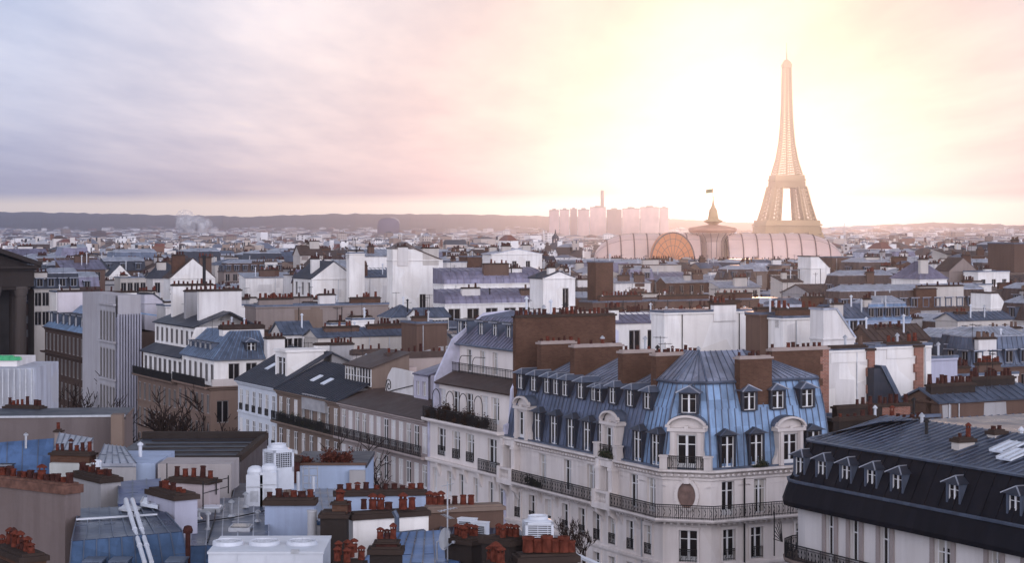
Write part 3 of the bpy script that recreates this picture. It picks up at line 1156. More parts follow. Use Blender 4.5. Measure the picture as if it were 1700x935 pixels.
# parapet ribs at both ends follow the steps
prof2 = [(-.12, 20), (-.12, 28.3), (.35, 28.5), (.55, 31.3), (2.3, 34.75), (5.6, 37.1), (8.5, 37.3), (11, 36), (11, 20)]
for x0 in (-.16, L2 - .20):
    b = MB()
    b.prism(prof2, 'x', x0, x0 + .34)
    b.build('parapet', plain('pale_lead', (.46, .45, .55), .5, 0, .2, 1.0), m2)
mb = MB()
mb.slab((.2, .35, 30.9), (L2 - .2, .35, 30.9), (L2 - .2, 2.25, 31.8), (.2, 2.25, 31.8), .15, 1)
mb.slab((.2, 2.25, 31.8), (L2 - .2, 2.25, 31.8), (L2 - .2, 3.0, 31.85), (.2, 3.0, 31.85), .15, 1)
A_, B_, C_, D_ = (.2, 2.55, 34.35), (L2 - .2, 2.55, 34.35), (L2 - .2, 5.3, 36.75), (.2, 5.3, 36.75)
mb.slab(A_, B_, C_, D_, .12, 0)
mb.seams(A_, B_, C_, D_, .6, .05, .06, 2)
E_, F_ = (L2 - .2, 8.5, 37.25), (.2, 8.5, 37.25)
mb.slab(D_, C_, E_, F_, .12, 0)
mb.seams(D_, C_, E_, F_, .6, .05, .06, 2)
mb.slab(F_, E_, (L2 - .2, 11, 35), (.2, 11, 35), .12, 0)
mb.tube([(0, 2.5, 34.33), (L2, 2.5, 34.33)], .10, 6, 2)
mb.build('roof', [Z_PURP, Z_BROWN, Z_MID], m2)
for px, k in ((764, 0), (772, 0), (799, 0), (822, 0), (845, 0)):
    dormer(m2, (Sx(px, 3.6) - S2, 3.55, 35.1), 0, 'dormer_flat', 1.0, 1.33, .92)
railing(m2, [(0, 2.2), (L2, 2.2)], 31.8, .85, 0, .3, panels=False)
railing(m2, [(.2, 0), (L2 - .2, 0)], 27.75, 1.0, .75)
railing(m2, [(10.7, 0), (L2 - .2, 0)], 24.05, 1.0, .40)
for c in wx4[:3]:
    railing(m2, [(c - .65, 0), (c + .65, 0)], 24.45, .85, .04, .14, 'window_guard')
o = plant_mesh(rng, 13.5, .6, 1.5, 15000).build('balcony_plants', plain('brown_leaves', (.040, .024, .017), .85, 0, .5, 5.0, .05), m2, (7.2, -.45, 27.8)); o['kind'] = 'stuff'
for c in wxb[:4]:
    b = MB()
    b.tube([(c - .8, .3, 28)] + [(c - .8 * math.cos(math.pi * k / 8), .3, 29.5 + .8 * math.sin(math.pi * k / 8)) for k in range(9)] + [(c + .8, .3, 28)], .04, 5)
    b.build('trellis_arch', IRON, m2)
for c in wxc[1:4]:
    b = MB()
    b.tube([(c - .75, 2.35, 31.8), (c - .75, 2.35, 32.6)] + [(c - .75 * math.cos(math.pi * k / 16), 2.35, 32.6 + .75 * math.sin(math.pi * k / 16)) for k in range(9)] + [(c + .7, 2.9, 33.35)], .035, 5)
    b.build('trellis_arch', IRON, m2)
# towering brown firewall with its long pot row
ta, tb = .7, Tx(1018, 0)
chimney(m2, (L2 + .25, ta), (L2 + .25, tb), 24, Zy(526, 0, 5.5), .5, BRICK, .15, 22, rng, 'plain', True, 1.15, gap=.25)

# ------------------------------------------------------------------ the rest of the row down the street
def street_house(name, label, s0, s1, zc, wallm, levels, balc, spacing, ww=1.1, blind=.1, rail=True, zlow=10, rngs=1, group='buildings along the street', far=None, kinds=('casement', 'door'), depth=11.0, uops=None, cat='building', stringc=True):
    """front wall with windows on the street; levels = [(z0, z1)], balc = balcony heights"""
    r = random.Random(rngs)
    L = s1 - s0
    far = s0 < -70 if far is None else far
    root = thing(name, label, cat, (*XY(s0, 0), 0), GROT, group)
    b = MB()
    n = max(1, int(L / spacing))
    ops = []
    for z0, z1 in levels:
        for j in range(n):
            c = (j + .5) * L / n
            ops.append((c - ww / 2, c + ww / 2, z0, z1))
    wall_run(b, (0, 0), (L, 0), 0, zc, ops, .16)
    wall_run(b, (L, 0), (L, depth), 0, zc, uops or [], .3)
    b.face([(0, 0, 0), (0, 0, zc), (0, depth, zc), (0, depth, 0)])
    b.face([(0, depth, 0), (L, depth, 0), (L, depth, zc), (0, depth, zc)])
    if stringc:
        for z in balc:
            sweep(b, [(0, 0), (L, 0)], slab_prof(z, .8, .26), 0)
        for z0, z1 in levels:
            if not any(abs(z0 - z) < .7 for z in balc):
                sweep(b, [(0, 0), (L, 0)], slab_prof(z0 - .15, .12, .18), 0)
    sweep(b, [(0, 0), (L, 0), (L, depth)] if uops else [(0, 0), (L, 0)], cornice_prof(zc, .45, .5), 0)
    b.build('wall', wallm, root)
    run_windows(root, (0, 0), (L, 0), ops, .07, kinds, r, blind, far)
    if uops:
        run_windows(root, (L, 0), (L, depth), uops, .2, kinds, r, blind, far)
    if rail:
        for z in balc:
            railing(root, [(0.1, 0), (L - .1, 0)], z, 1.0, .72, .14 if not far else .10, panels=not far)
    return root


# low house with the brown roof terrace
S3, L3 = -36.4, 21.1
m3 = street_house('terrace_house', 'street house with brown roof terrace and glazed roof pavilion, left of stepped cream building', S3, S3 + L3 - .1, 27.3, render_wall('rosy_stone', (.40, .335, .32), .4),
                  [(24.2, 26.7), (20.8, 23.2), (17.4, 19.8), (14, 16.4)], [24.0], 1.75, 1.05, .45, rngs=3)
b = MB()
b.slab((0, -.4, 27.35), (L3 - .1, -.4, 27.35), (L3 - .1, 3.4, 28.6), (0, 3.4, 28.6), .15, 0)
b.slab((0, 3.4, 28.6), (L3 - .1, 3.4, 28.6), (L3 - .1, 11, 28.9), (0, 11, 28.9), .15, 0)
b.build('roof', Z_BROWN, m3)
xa, xb = Sx(574, 3.3) - S3, Sx(617, 3.3) - S3
b = MB()
b.box(xa, xb, 3.3, 7.5, 28.5, 30.7, 0)
b.slab((xa - .2, 3.0, 30.7), (xb + .2, 3.0, 30.7), (xb + .2, 7.7, 32.2), (xa - .2, 7.7, 32.2), .14, 1)
b.prism([(3.3, 30.7), (7.5, 32.0), (7.5, 30.7)], 'x', xa, xb, 0)
b.build('roof_pavilion', [TANW, Z_BROWN], m3)
nb_ = 9
for j in range(nb_):
    c = xa + (j + .5) * (xb - xa) / nb_
    window(m3, (c, 3.25, 28.75), 0, (xb - xa) / nb_ * .9, 1.85, 'single')
xa, xb = Sx(617, 5.0) - S3, Sx(640, 5.0) - S3
b = MB()
b.box(xa, xb, 5.0, 8.5, 28.6, 30.6)
b.box(xa + .5, xa + 1.2, 4.97, 5.0, 28.65, 30.2, 1)
b.build('roof_cabin', [render_wall('pink_render', (.5, .40, .38), .4), TERRAD], m3)
xa, xb = Sx(640, 3.6) - S3, Sx(686, 3.6) - S3
b = MB()
arc = [(xa, 28.4), (xb, 28.4), (xb, 30.0), (xb - .6, 30.9), (xa + 1.6, 31.0), (xa + .6, 30.2), (xa, 29.2)]
b.prism(arc, 'y', 3.6, 3.95)
b.build('screen_wall', WHITE2, m3)
b = MB()
for k in range(22):
    a0, a1 = k * .5, (k + 1) * .5
    r0, r1 = .08 + .032 * k, .08 + .032 * (k + 1)
    b.bar((xa + .9 + r0 * math.cos(a0), 3.55, 29.2 + r0 * math.sin(a0)), (xa + .9 + r1 * math.cos(a1), 3.55, 29.2 + r1 * math.sin(a1)), .06)
b.bar((xa + 1.0, 3.55, 28.6), (xb, 3.55, 29.6), .07)
b.build('iron_scroll', IRON, m3)
xa, xb = Sx(687, 3.2) - S3, Sx(711, 3.2) - S3
b = MB()
opsq = [(.5, 1.3, 28.8, 30.2), (1.9, 2.8, 28.8, 30.2)]
wall_run(b, (xa, 3.2), (xb, 3.2), 28.3, 30.9, opsq, .25)
b.box(xa, xb, 3.5, 7, 28.3, 30.9)
b.slab((xa, 3.0, 30.9), (xb, 3.0, 30.9), (xb, 7, 32.0), (xa, 7, 32.0), .12, 1)
b.build('roof_cabin', [render_wall('lilac_render', (.46, .44, .52), .3), Z_PURP], m3)
run_windows(m3, (xa, 3.2), (xb, 3.2), opsq, .2, ('casement',), rng)
for px0, px1, s_, py, mat, np_ in ((641, 735, Sx(641, 6.2), 595, render_wall('pink_beige', (.42, .345, .32), .4), 9), (584, 640, Sx(584, 7.5), 590, render_wall('putty_render', (.40, .365, .36), .4), 8)):
    chimney(m3, (s_ - S3, Tx(px0, s_)), (s_ - S3, Tx(px1, s_)), 27, Zy(py, s_, 8), .7, mat, .55, np_, rng, 'plain', True, 1.1, capm=Z_BROWN, far=False)

# dark-roofed house with the black balcony
S4, L4 = -54.4, 18.0
m4 = street_house('balcony_house', 'grey street house with dark lean-to roof and long black planted balcony', S4, S4 + L4 - .1, 27.3, TANW,  # dark tan puts the street canyon's shade into the wall
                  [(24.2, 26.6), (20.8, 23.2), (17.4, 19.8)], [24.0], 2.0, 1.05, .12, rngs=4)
b = MB()
b.slab((0, -.4, 27.35), (L4 - .1, -.4, 27.35), (L4 - .1, 5.5, 30.2), (0, 5.5, 30.2), .15, 0)
b.seams((0, -.4, 27.36), (L4 - .1, -.4, 27.36), (L4 - .1, 5.5, 30.21), (0, 5.5, 30.21), .7, .05, .06, 0)
b.slab((0, 5.5, 30.2), (L4 - .1, 5.5, 30.2), (L4 - .1, 11, 29), (0, 11, 29), .15, 0)
b.build('roof', Z_DARK, m4)
o = plant_mesh(rng, 15, .5, 1.1, 11000).build('balcony_plants', PLANT, m4, (8.5, -.4, 24.0)); o['kind'] = 'stuff'
xq = Sx(505, 0) - S4
b = MB()
b.box(xq, xq + 6.5, -.3, 1.2, 25.9, 27.5)
b.build('awning', plain('grey_canvas', (.30, .29, .30), .8, 0, .2, 1.0), m4)
for px0, px1, sref, py, mat, np_, th in ((523, 549, Sx(523, 6), 573, WHITE, 0, .8), (549, 585, Sx(549, 6.6), 573, GREYW, 7, .7)):
    chimney(m4, (sref - S4, Tx(px0, sref)), (sref - S4, Tx(px1, sref)), 26, Zy(py, sref, 8), th, mat, .2, np_, rng, 'plain', True)
# small white dormer house on its left end
xa, xb = Sx(457, 1.6) - S4, Sx(476, 1.6) - S4
b = MB()
opsq = [(.5, xb - xa - .5, 28.5, 30.6)]
wall_run(b, (xa, 1.6), (xb, 1.6), 27.2, 31.2, opsq, .25)
wall_run(b, (xb, 1.6), (xb, 6.0), 27.2, 31.2, [], .25)
b.box(xa - .15, xb + .15, 1.4, 6.2, 31.2, 31.45)
b.face([(xa, 1.6, 27.2), (xa, 1.6, 31.2), (xa, 6, 31.2), (xa, 6, 27.2)])
b.build('roof_cabin', WHITE, m4)
run_windows(m4, (xa, 1.6), (xb, 1.6), opsq, .2, ('casement',), rng)

# white-blue facade at the street corner
S5, L5 = -67.1, 12.7
m5 = street_house('white_street_house', 'bluish white street house with plain window rows and slate roof', S5, S5 + L5 - .1, 27.4, render_wall('blue_white', (.56, .585, .64), .3),
                  [(24.1, 26.5), (20.8, 23.2), (17.4, 19.8), (14, 16.4)], [], 2.1, 1.0, .1, rail=False, rngs=5, kinds=('casement',))
b = MB()
b.slab((-.2, -.45, 27.45), (L5, -.45, 27.45), (L5, 6.5, 31.2), (-.2, 6.5, 31.2), .15, 0)
b.seams((-.2, -.45, 27.46), (L5, -.45, 27.46), (L5, 6.5, 31.21), (-.2, 6.5, 31.21), .7, .05, .06, 0)
b.slab((-.2, 6.5, 31.2), (L5, 6.5, 31.2), (L5, 12, 28.5), (-.2, 12, 28.5), .15, 0)
b.build('roof', Z_SLATE, m5)
for z_q in (24.1, 20.8, 17.4):
    for j in range(6):
        c = (j + .5) * (L5 - .1) / 6
        railing(m5, [(c - .5, 0), (c + .5, 0)], z_q, .75, .05, .12, 'window_guard')
for px0, px1, py, mat, np_ in ((441, 470, 563, WHITE2, 5), (478, 500, 590, CREAM, 4)):
    sref = Sx(px0, 7)
    chimney(m5, (sref - S5, 7), (sref - S5, Tx(px1, sref)), 26, Zy(py, sref, 8), 1.2, mat, .2, np_, rng, 'plain', True)

# beyond the side street: corner house with the blue hip roof
S6, L6 = -89.7, 12.9
Tq = Tx(446, -76.8)
uo = [(Tx(370, -76.8) - .75, Tx(370, -76.8) + .75, 21.5, 24.2), (Tx(372, -76.8) - .75, Tx(372, -76.8) + .75, 17.5, 20.3), (Tx(391, -76.8) - .7, Tx(391, -76.8) + .7, 26.3, 28.6), (Tx(420, -76.8) - .7, Tx(420, -76.8) + .7, 26.3, 28.6)]
m6b = street_house('side_street_corner_house', 'tan corner house with blue hipped roof and white attic storey across the side street', S6, S6 + L6, 25.9, render_wall('warm_tan', (.235, .165, .135), .4),
                   [(22.6, 24.9), (19, 21.4), (15.5, 18), (12, 14.5)], [25.9], 2.1, 1.0, .2, rngs=6, depth=Tq, uops=uo[:2])
b = MB()
ops6 = [(j * 2.1 + .6, j * 2.1 + 1.6, 26.3, 28.5) for j in range(6)]
wall_run(b, (0, .6), (L6 - .5, .6), 25.9, 29.0, ops6, .12)
ops6u = [(a - .6, c - .6, z0, z1) for a, c, z0, z1 in uo[2:]]
wall_run(b, (L6 - .5, .6), (L6 - .5, Tq), 25.9, 29.0, ops6u, .2)
b.build('attic_wall', WHITE, m6b)
run_windows(m6b, (0, .6), (L6 - .5, .6), ops6, .05, ('casement',), rng, far=True)
run_windows(m6b, (L6 - .5, .6), (L6 - .5, Tq), ops6u, .15, ('casement',), rng, far=True)
b = MB()
sweep(b, [(0, .4), (L6 - .2, .4), (L6 - .2, Tq + .2)], [(.15, 29.0), (.15, 29.15), (-3.6, 32.3)], 0, ends=False, rib=.75, ribm=1)
b.face([(0, 4.0, 32.3), (L6 - 3.8, 4.0, 32.3), (L6 - 3.8, Tq + .2, 32.3), (0, Tq + .2, 32.3)], 0)
b.build('roof', [Z_MID, Z_BLUE], m6b)
for j in range(5):
    dormer(m6b, (1.2 + j * 1.9, 1.3, 29.7), 0, 'dormer_flat', 1.0, 1.33, .8)
dormer(m6b, (L6 - 1.0, 5.5, 29.6), RAD(90), 'dormer_small', .95, 1.23, 1.1)
chimney(m6b, (L6 - 5.5, 3.2), (L6 - 5.5, 8.5), 28, Zy(547, -82, 6), 1.6, WHITE, .5, 9, rng, 'short', False, 1.2, capm=CAPST)
b = MB()
b.box(L6 - .35, L6 + .02, .2, Tq, 25.92, 26.75)
b.build('balustrade', STONE, m6b)

S7, L7 = -107.0, 17.3
m7b = street_house('terraced_house', 'tan house with two white set-back floors, beside the ribbed modern slab', S7, S7 + L7 - .1, 25.6, render_wall('shaded_tan', (.19, .135, .11), .45),  # tan kept dark, canyon shade put into the colour
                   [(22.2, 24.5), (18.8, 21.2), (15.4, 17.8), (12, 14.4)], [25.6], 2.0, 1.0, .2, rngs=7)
b = MB()
ops7 = [(j * 2.1 + .5, j * 2.1 + 1.7, 26.1, 28.0) for j in range(8)]
wall_run(b, (0, .8), (L7 - .1, .8), 25.6, 28.6, ops7, .12)
ops7b = [(j * 2.1 + .6, j * 2.1 + 1.6, 29.9, 31.8) for j in range(8)]
wall_run(b, (0, 2.4), (L7 - .1, 2.4), 29.0, 32.4, ops7b, .12)
b.face([(L7 - .1, .8, 25.6), (L7 - .1, 11, 25.6), (L7 - .1, 11, 32.4), (L7 - .1, 2.4, 32.4), (L7 - .1, .8, 28.6)])
b.build('attic_wall', WHITE, m7b)
run_windows(m7b, (0, .8), (L7 - .1, .8), ops7, .05, ('casement',), rng, far=True)
run_windows(m7b, (0, 2.4), (L7 - .1, 2.4), ops7b, .05, ('casement',), rng, far=True)
b = MB()
b.slab((0, .2, 28.6), (L7, .2, 28.6), (L7, 2.4, 29.6), (0, 2.4, 29.6), .15)
b.slab((0, 2.0, 32.4), (L7, 2.0, 32.4), (L7, 7, 34.3), (0, 7, 34.3), .15)
b.slab((0, 7, 34.3), (L7, 7, 34.3), (L7, 11, 32.3), (0, 11, 32.3), .15)
b.build('roof', Z_DARK, m7b)
for k, (xx, zt) in enumerate(((3, 37.2), (8.5, 36.6), (14, 36.8))):
    chimney(m7b, (xx, 3.8), (xx, 9.5), 29, zt, .8, (WHITE, GREYW, WHITE2)[k], .2, 9, rng, 'plain', k == 1)

# modern slab with vertical window strips
S8, L8 = -123.5, 8.1
m8 = thing('ribbed_slab_building', 'tall modern white slab with vertical window strips and ribbed flank', 'building', (*XY(S8, 0), 0), GROT, 'buildings along the street')
ZT8 = Zy(489, -119, 0)
b = MB()
ops8 = []
for k in range(6):
    for j in range(5):
        c = .9 + j * 1.58
        zz = ZT8 - 2.2 - k * 5.2
        ops8.append((c - .52, c + .52, zz - 4.6, zz))
wall_run(b, (-9, -.6), (L8, -.6), 0, ZT8, [(a + 9, c + 9, e, f) for a, c, e, f in ops8], .10)
T8 = 3.0
b.box(-9, L8 - .2, -.2, T8, 0, ZT8 - .02)
for k in range(7):
    b.box(0, L8 + .3, -.95, -.6, ZT8 - 1.2 - k * 5.2 - .25, ZT8 - 1.2 - k * 5.2)
b.build('wall', render_wall('lavender_concrete', (.40, .385, .41), .4), m8)
run_windows(m8, (0, -.6), (L8, -.6), ops8, .03, ('single',), rng, far=True)
b = MB()
k = 9
b.box(L8 - .2, L8 + .1, -.58, T8, 10, ZT8 - 3.0, 0)
for j in range(k):
    y = -.5 + (j + .5) * (T8 + .5) / k
    b.box(L8 + .1, L8 + .55, y - .11, y + .11, 8, ZT8 - 2.6, 1)
b.build('ribbed_cladding', [plain('lilac_panel', (.10, .10, .13), .5, 0, .2, .5), plain('lilac_fin', (.31, .305, .36), .5, 0, .1, .5)], m8)

S9, L9 = -157.0, 23.0
m9 = street_house('shaded_street_house', 'brown shaded street house with rows of tall windows, next to the dark temple', S9, S9 + L9, Zy(548, -145, 0), render_wall('shade_dark_tan', (.075, .052, .044), .45),  # wall darkened: shade from across the street put into its colour
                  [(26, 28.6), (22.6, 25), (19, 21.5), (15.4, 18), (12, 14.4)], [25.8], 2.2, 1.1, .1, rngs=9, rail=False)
b = MB()
zc9 = Zy(548, -145, 0)
b.slab((0, -.3, zc9), (L9, -.3, zc9), (L9, 4, zc9 + 3.5), (0, 4, zc9 + 3.5), .2)
b.slab((0, 4, zc9 + 3.5), (L9, 4, zc9 + 3.5), (L9, 11, zc9 + 2.5), (0, 11, zc9 + 2.5), .2)
b.build('roof', Z_BLUE, m9)
for j in range(6):
    dormer(m9, (2 + j * 3.6, .5, zc9 + .4), 0, 'dormer_flat', 1.0, 1.33, 1.3)
chimney(m9, (6, .5), (6, 7), zc9, Zy(485, -150, 3), .7, render_wall('rose_white', (.58, .53, .56), .3), .2, 5, rng, 'plain', True)
chimney(m9, (19, 1.5), (19, 9), zc9, Zy(487, -138, 3), .7, WHITE, .2, 5, rng, 'plain', True)

# ------------------------------------------------------------------ dark temple at the left edge
d0 = 318.0
tm = thing('stone_temple', 'dark sooty classical temple with columns and a pediment at the left edge', 'temple', (at(58, 440, d0).x, d0, 0), math.atan2(VY, VX))
zE0, zE1 = HC - (476 - HY) / F * d0, HC - (442 - HY) / F * d0
b = MB()
b.box(-43, 0, .8, 60, zE0, zE1 - .7)
b.box(-43.4, .4, .4, 60.4, zE1 - .7, zE1 - .35)
b.box(-44, 1.0, -.2, 61, zE1 - .35, zE1)
b.box(-42.5, -.5, 1.1, 59, zE0 - .5, zE0)
b.build('entablature', DARKST, tm)
b = MB()
pk = 21.5 * .36
b.prism([(-43, zE1), (0, zE1), (-21.5, zE1 + pk - .6)], 'y', 1.4, 2.0, 0)
for sg in (0, 1):
    xa = 1.0 if sg == 0 else -44
    b.bar((xa, .3, zE1 + .30), (-21.5, .3, zE1 + pk + .3), 1.6, .7)
b.build('pediment', DARKST, tm)
b = MB()
b.slab((1.2, -.4, zE1 + .5), (1.2, 61, zE1 + .5), (-21.5, 61, zE1 + pk + .6), (-21.5, -.4, zE1 + pk + .6), .3)
b.slab((-44.2, 61, zE1 + .5), (-44.2, -.4, zE1 + .5), (-21.5, -.4, zE1 + pk + .6), (-21.5, 61, zE1 + pk + .6), .3)
b.build('roof', Z_DARK, tm)
b = MB()
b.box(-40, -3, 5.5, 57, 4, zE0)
b.build('cella_wall', plain('dark_cella', (.03, .026, .026), .9, 0, .3, .5), tm)  # wall behind the columns, toned darker than them
b = MB()
b.box(-44, 1, -1, 61, 0, 4)
b.build('podium', DARKST, tm)
cols = [( -1.9 - 4.35 * j, 1.9) for j in range(9)] + [(-1.9, 1.9 + 4.6 * j) for j in range(1, 11)]
cme = MB()
prof = [(1.25, 0), (1.25, .4), (1.05, .5)]
H = zE0 - 4
NF = 20
for k in range(9):
    prof.append((1.02 - .16 * (k / 8) ** 1.4, .5 + (H - 2.2) * k / 8))
prof += [(.95, H - 1.6), (1.25, H - .4), (1.3, H - .35), (1.3, H)]
cme.lathe((0, 0, 0), prof, NF)
for j in range(NF):
    t = 2 * math.pi * j / NF
    cme.bar((1.0 * math.cos(t), 1.0 * math.sin(t), .6), (.86 * math.cos(t), .86 * math.sin(t), H - 1.8), .10)
cm = None
SOOT2 = render_wall('column_stone', (.085, .07, .065), .5)
for x_, y_ in cols:
    if cm is None:
        cm = cme.build('column', SOOT2, tm, (x_, y_, 4))
    else:
        c2 = cm.copy(); C.objects.link(c2); c2.location = (x_, y_, 4)

# ------------------------------------------------------------------ dark mansard building at the right
S_M6, T_M6 = 41.2, -1.1
rt = thing('dark_mansard_building', 'large dark slate mansard building with small dormers and white-panelled windows at lower right', 'building', (*XY(S_M6, T_M6), 0), GROT)
LM = 34.0
ARC = [(2.4 - 2.4 * math.cos(a) , 2.4 - 2.4 * math.sin(a)) for a in (RAD(0), RAD(22), RAD(45), RAD(68), RAD(90))]
pathM = [(0, 22)] + ARC + [(LM, 0)]
ZG = 28.75
b = MB()
seg_win = []
x = 2.9
rr = random.Random(21)
opsM = []
# wide white panels between dark window slots
for px0, px1 in ((1294, 1299.5), (1335, 1344), (1373, 1385), (1413, 1427), (1463, 1478), (1553, 1579), (1643, 1660), (1705, 1725)):
    a, c = Sx(px0, T_M6) - S_M6, Sx(px1, T_M6) - S_M6
    if a > 2.6:
        opsM.append((a - 2.4, c - 2.4, 24.0, 27.05))
for k in range(len(pathM) - 2):
    wall_run(b, pathM[k], pathM[k + 1], 0, 27.3, [], .3)
low = [(1.2 + j * 2.9, 2.4 + j * 2.9, 20.4, 22.8) for j in range(10)]
wall_run(b, ARC[-1], (LM, 0), 0, 27.3, opsM + low, .3)
b.face([(LM, 0, 0), (LM, 22, 0), (LM, 22, 27.3), (LM, 0, 27.3)])
b.face([(0, 22, 0), (0, 22, 27.3), (LM, 22, 27.3), (LM, 22, 0)])
sweep(b, pathM, slab_prof(23.75, .95, .28), 1, ends=True)
sweep(b, pathM, cornice_prof(23.45, .6, .6), 1)
sweep(b, pathM, slab_prof(20.2, .2, .22), 1)
for j in range(60):
    b.box(2.6 + j * .52, 2.8 + j * .52, -.5, 0, 22.95, 23.2, 1)
b.build('wall', [render_wall('lilac_white', (.64, .60, .59), .3), render_wall('brown_stone', (.22, .17, .15), .4)], rt)
for a, c, z0, z1 in opsM:
    window(rt, ((a + c) / 2 + 2.4, .22, z0), 0, c - a, z1 - z0, 'door')
    for sg, xx in ((-1, a + 2.4 - .24), (1, c + 2.4 + .24)):       # open folding shutters beside each slot
        b = MB()
        b.box(xx - .18, xx + .18, -.10, -.02, z0 + .1, z1 - .1)
        for k in range(14):
            b.box(xx - .15, xx + .15, -.13, -.10, z0 + .25 + k * .2, z0 + .33 + k * .2)
        b.build('shutter', render_wall('taupe_shutter', (.34, .29, .28), .3), rt)
for a, c, z0, z1 in low:
    window(rt, ((a + c) / 2 + 2.4, .22, z0), 0, c - a, z1 - z0, 'casement')
railing(rt, pathM[1:], 23.75, 1.0, .85, .12)
# eave band, gutter, mansard, upper roof
b = MB()
sweep(b, pathM, [(.0, 27.0), (.95, 27.15), (1.0, 27.45), (.75, 28.2), (.55, 28.7)], 0, ends=False)
sweep(b, pathM, [(.70, 28.66), (.74, 28.80), (.60, 28.84), (.50, 28.70)], 2, ends=False)
sweep(b, pathM, [(.45, 28.72), (-.15, 30.0), (-.75, 31.25)], 0, ends=False, rib=1.2)
sweep(b, pathM, [(-.55, 31.20), (-.50, 31.32), (-.75, 31.38)], 2, ends=False)
sweep(b, pathM, [(-.75, 31.36), (-6.2, 32.75)], 1, ends=False, rib=.62, ribm=2)
q0 = offs(pathM, 0, -6.2)
b.face([(6.2, 22, 32.75), (6.2, 6.2, 32.75), (LM, 6.2, 32.75), (LM, 12, 32.5), (12, 12, 32.5), (12, 22, 32.5)], 1)
b.face([(12, 12, 32.5), (LM, 12, 32.5), (LM, 22, 31), (12, 22, 31)], 1)
b.build('roof', [Z_SLATE if False else zinc('black_slate', (.011, .011, .015), .65, 0, .3, .05), zinc('wet_dark_zinc', (.038, .046, .075), .30, .4, .3), Z_MID], rt)
for px in (1329, 1366, 1406, 1448, 1491, 1585, 1686):
    xx = Sx(px, T_M6 - .1) - S_M6
    dormer(rt, (xx, -.22, 29.05), 0, 'dormer_dark', .95, 1.23, .98)
for px0, px1, tt, py, mat, np_ in ((1388, 1451, 6.5, 700, DARKST, 5), (1461, 1531, 7.5, 704, DARKST, 6), (1586, 1612, 2.5, 735, CREAM, 2), (1645, 1662, 5.0, 722, CREAM, 2)):
    xx = Sx(px0, T_M6 + tt) - S_M6
    t0_, t1_ = tt, Tx(px1, xx + S_M6) - T_M6
    chimney(rt, (xx, t0_), (xx, max(t1_, t0_ + .9)), 31, Zy(py, xx + S_M6, T_M6 + tt), .7, mat, .2, np_, rng, 'short', True)
for px, py, tt in ((1671, 727, 3.5), (1683, 755, 2.6)):
    xx = Sx(px, T_M6 + tt) - S_M6
    zz = 31.36 + (tt - .75) * (1.39 / 5.45)
    b = MB()
    b.slab((xx - .6, tt - .8, zz + .05), (xx + .6, tt - .8, zz + .05), (xx + .6, tt + .8, zz + .5), (xx - .6, tt + .8, zz + .5), .12, 0)
    for k in range(3):
        b.bar((xx - .6 + .6 * k, tt - .8, zz + .09), (xx - .6 + .6 * k, tt + .8, zz + .54), .07, .05, 1)
    b.build('skylight', [SKYL, STEEL], rt)
b = MB()
b.bar((.4, -.95, 23.75), (.4, -.95, 26.6), .06)
for k in range(7):
    a = RAD(10 + k * 13)
    b.bar((1.3, -.95, 24.8), (1.3 - 1.0 * math.sin(a), -.95, 24.8 + 1.3 * math.cos(a)), .04)
b.build('fan_grille', IRON, rt)

# ------------------------------------------------------------------ free-standing town houses behind the street row
RES = []        # (px0, px1, y_top, y_bottom, depth): what each placed house must keep in view


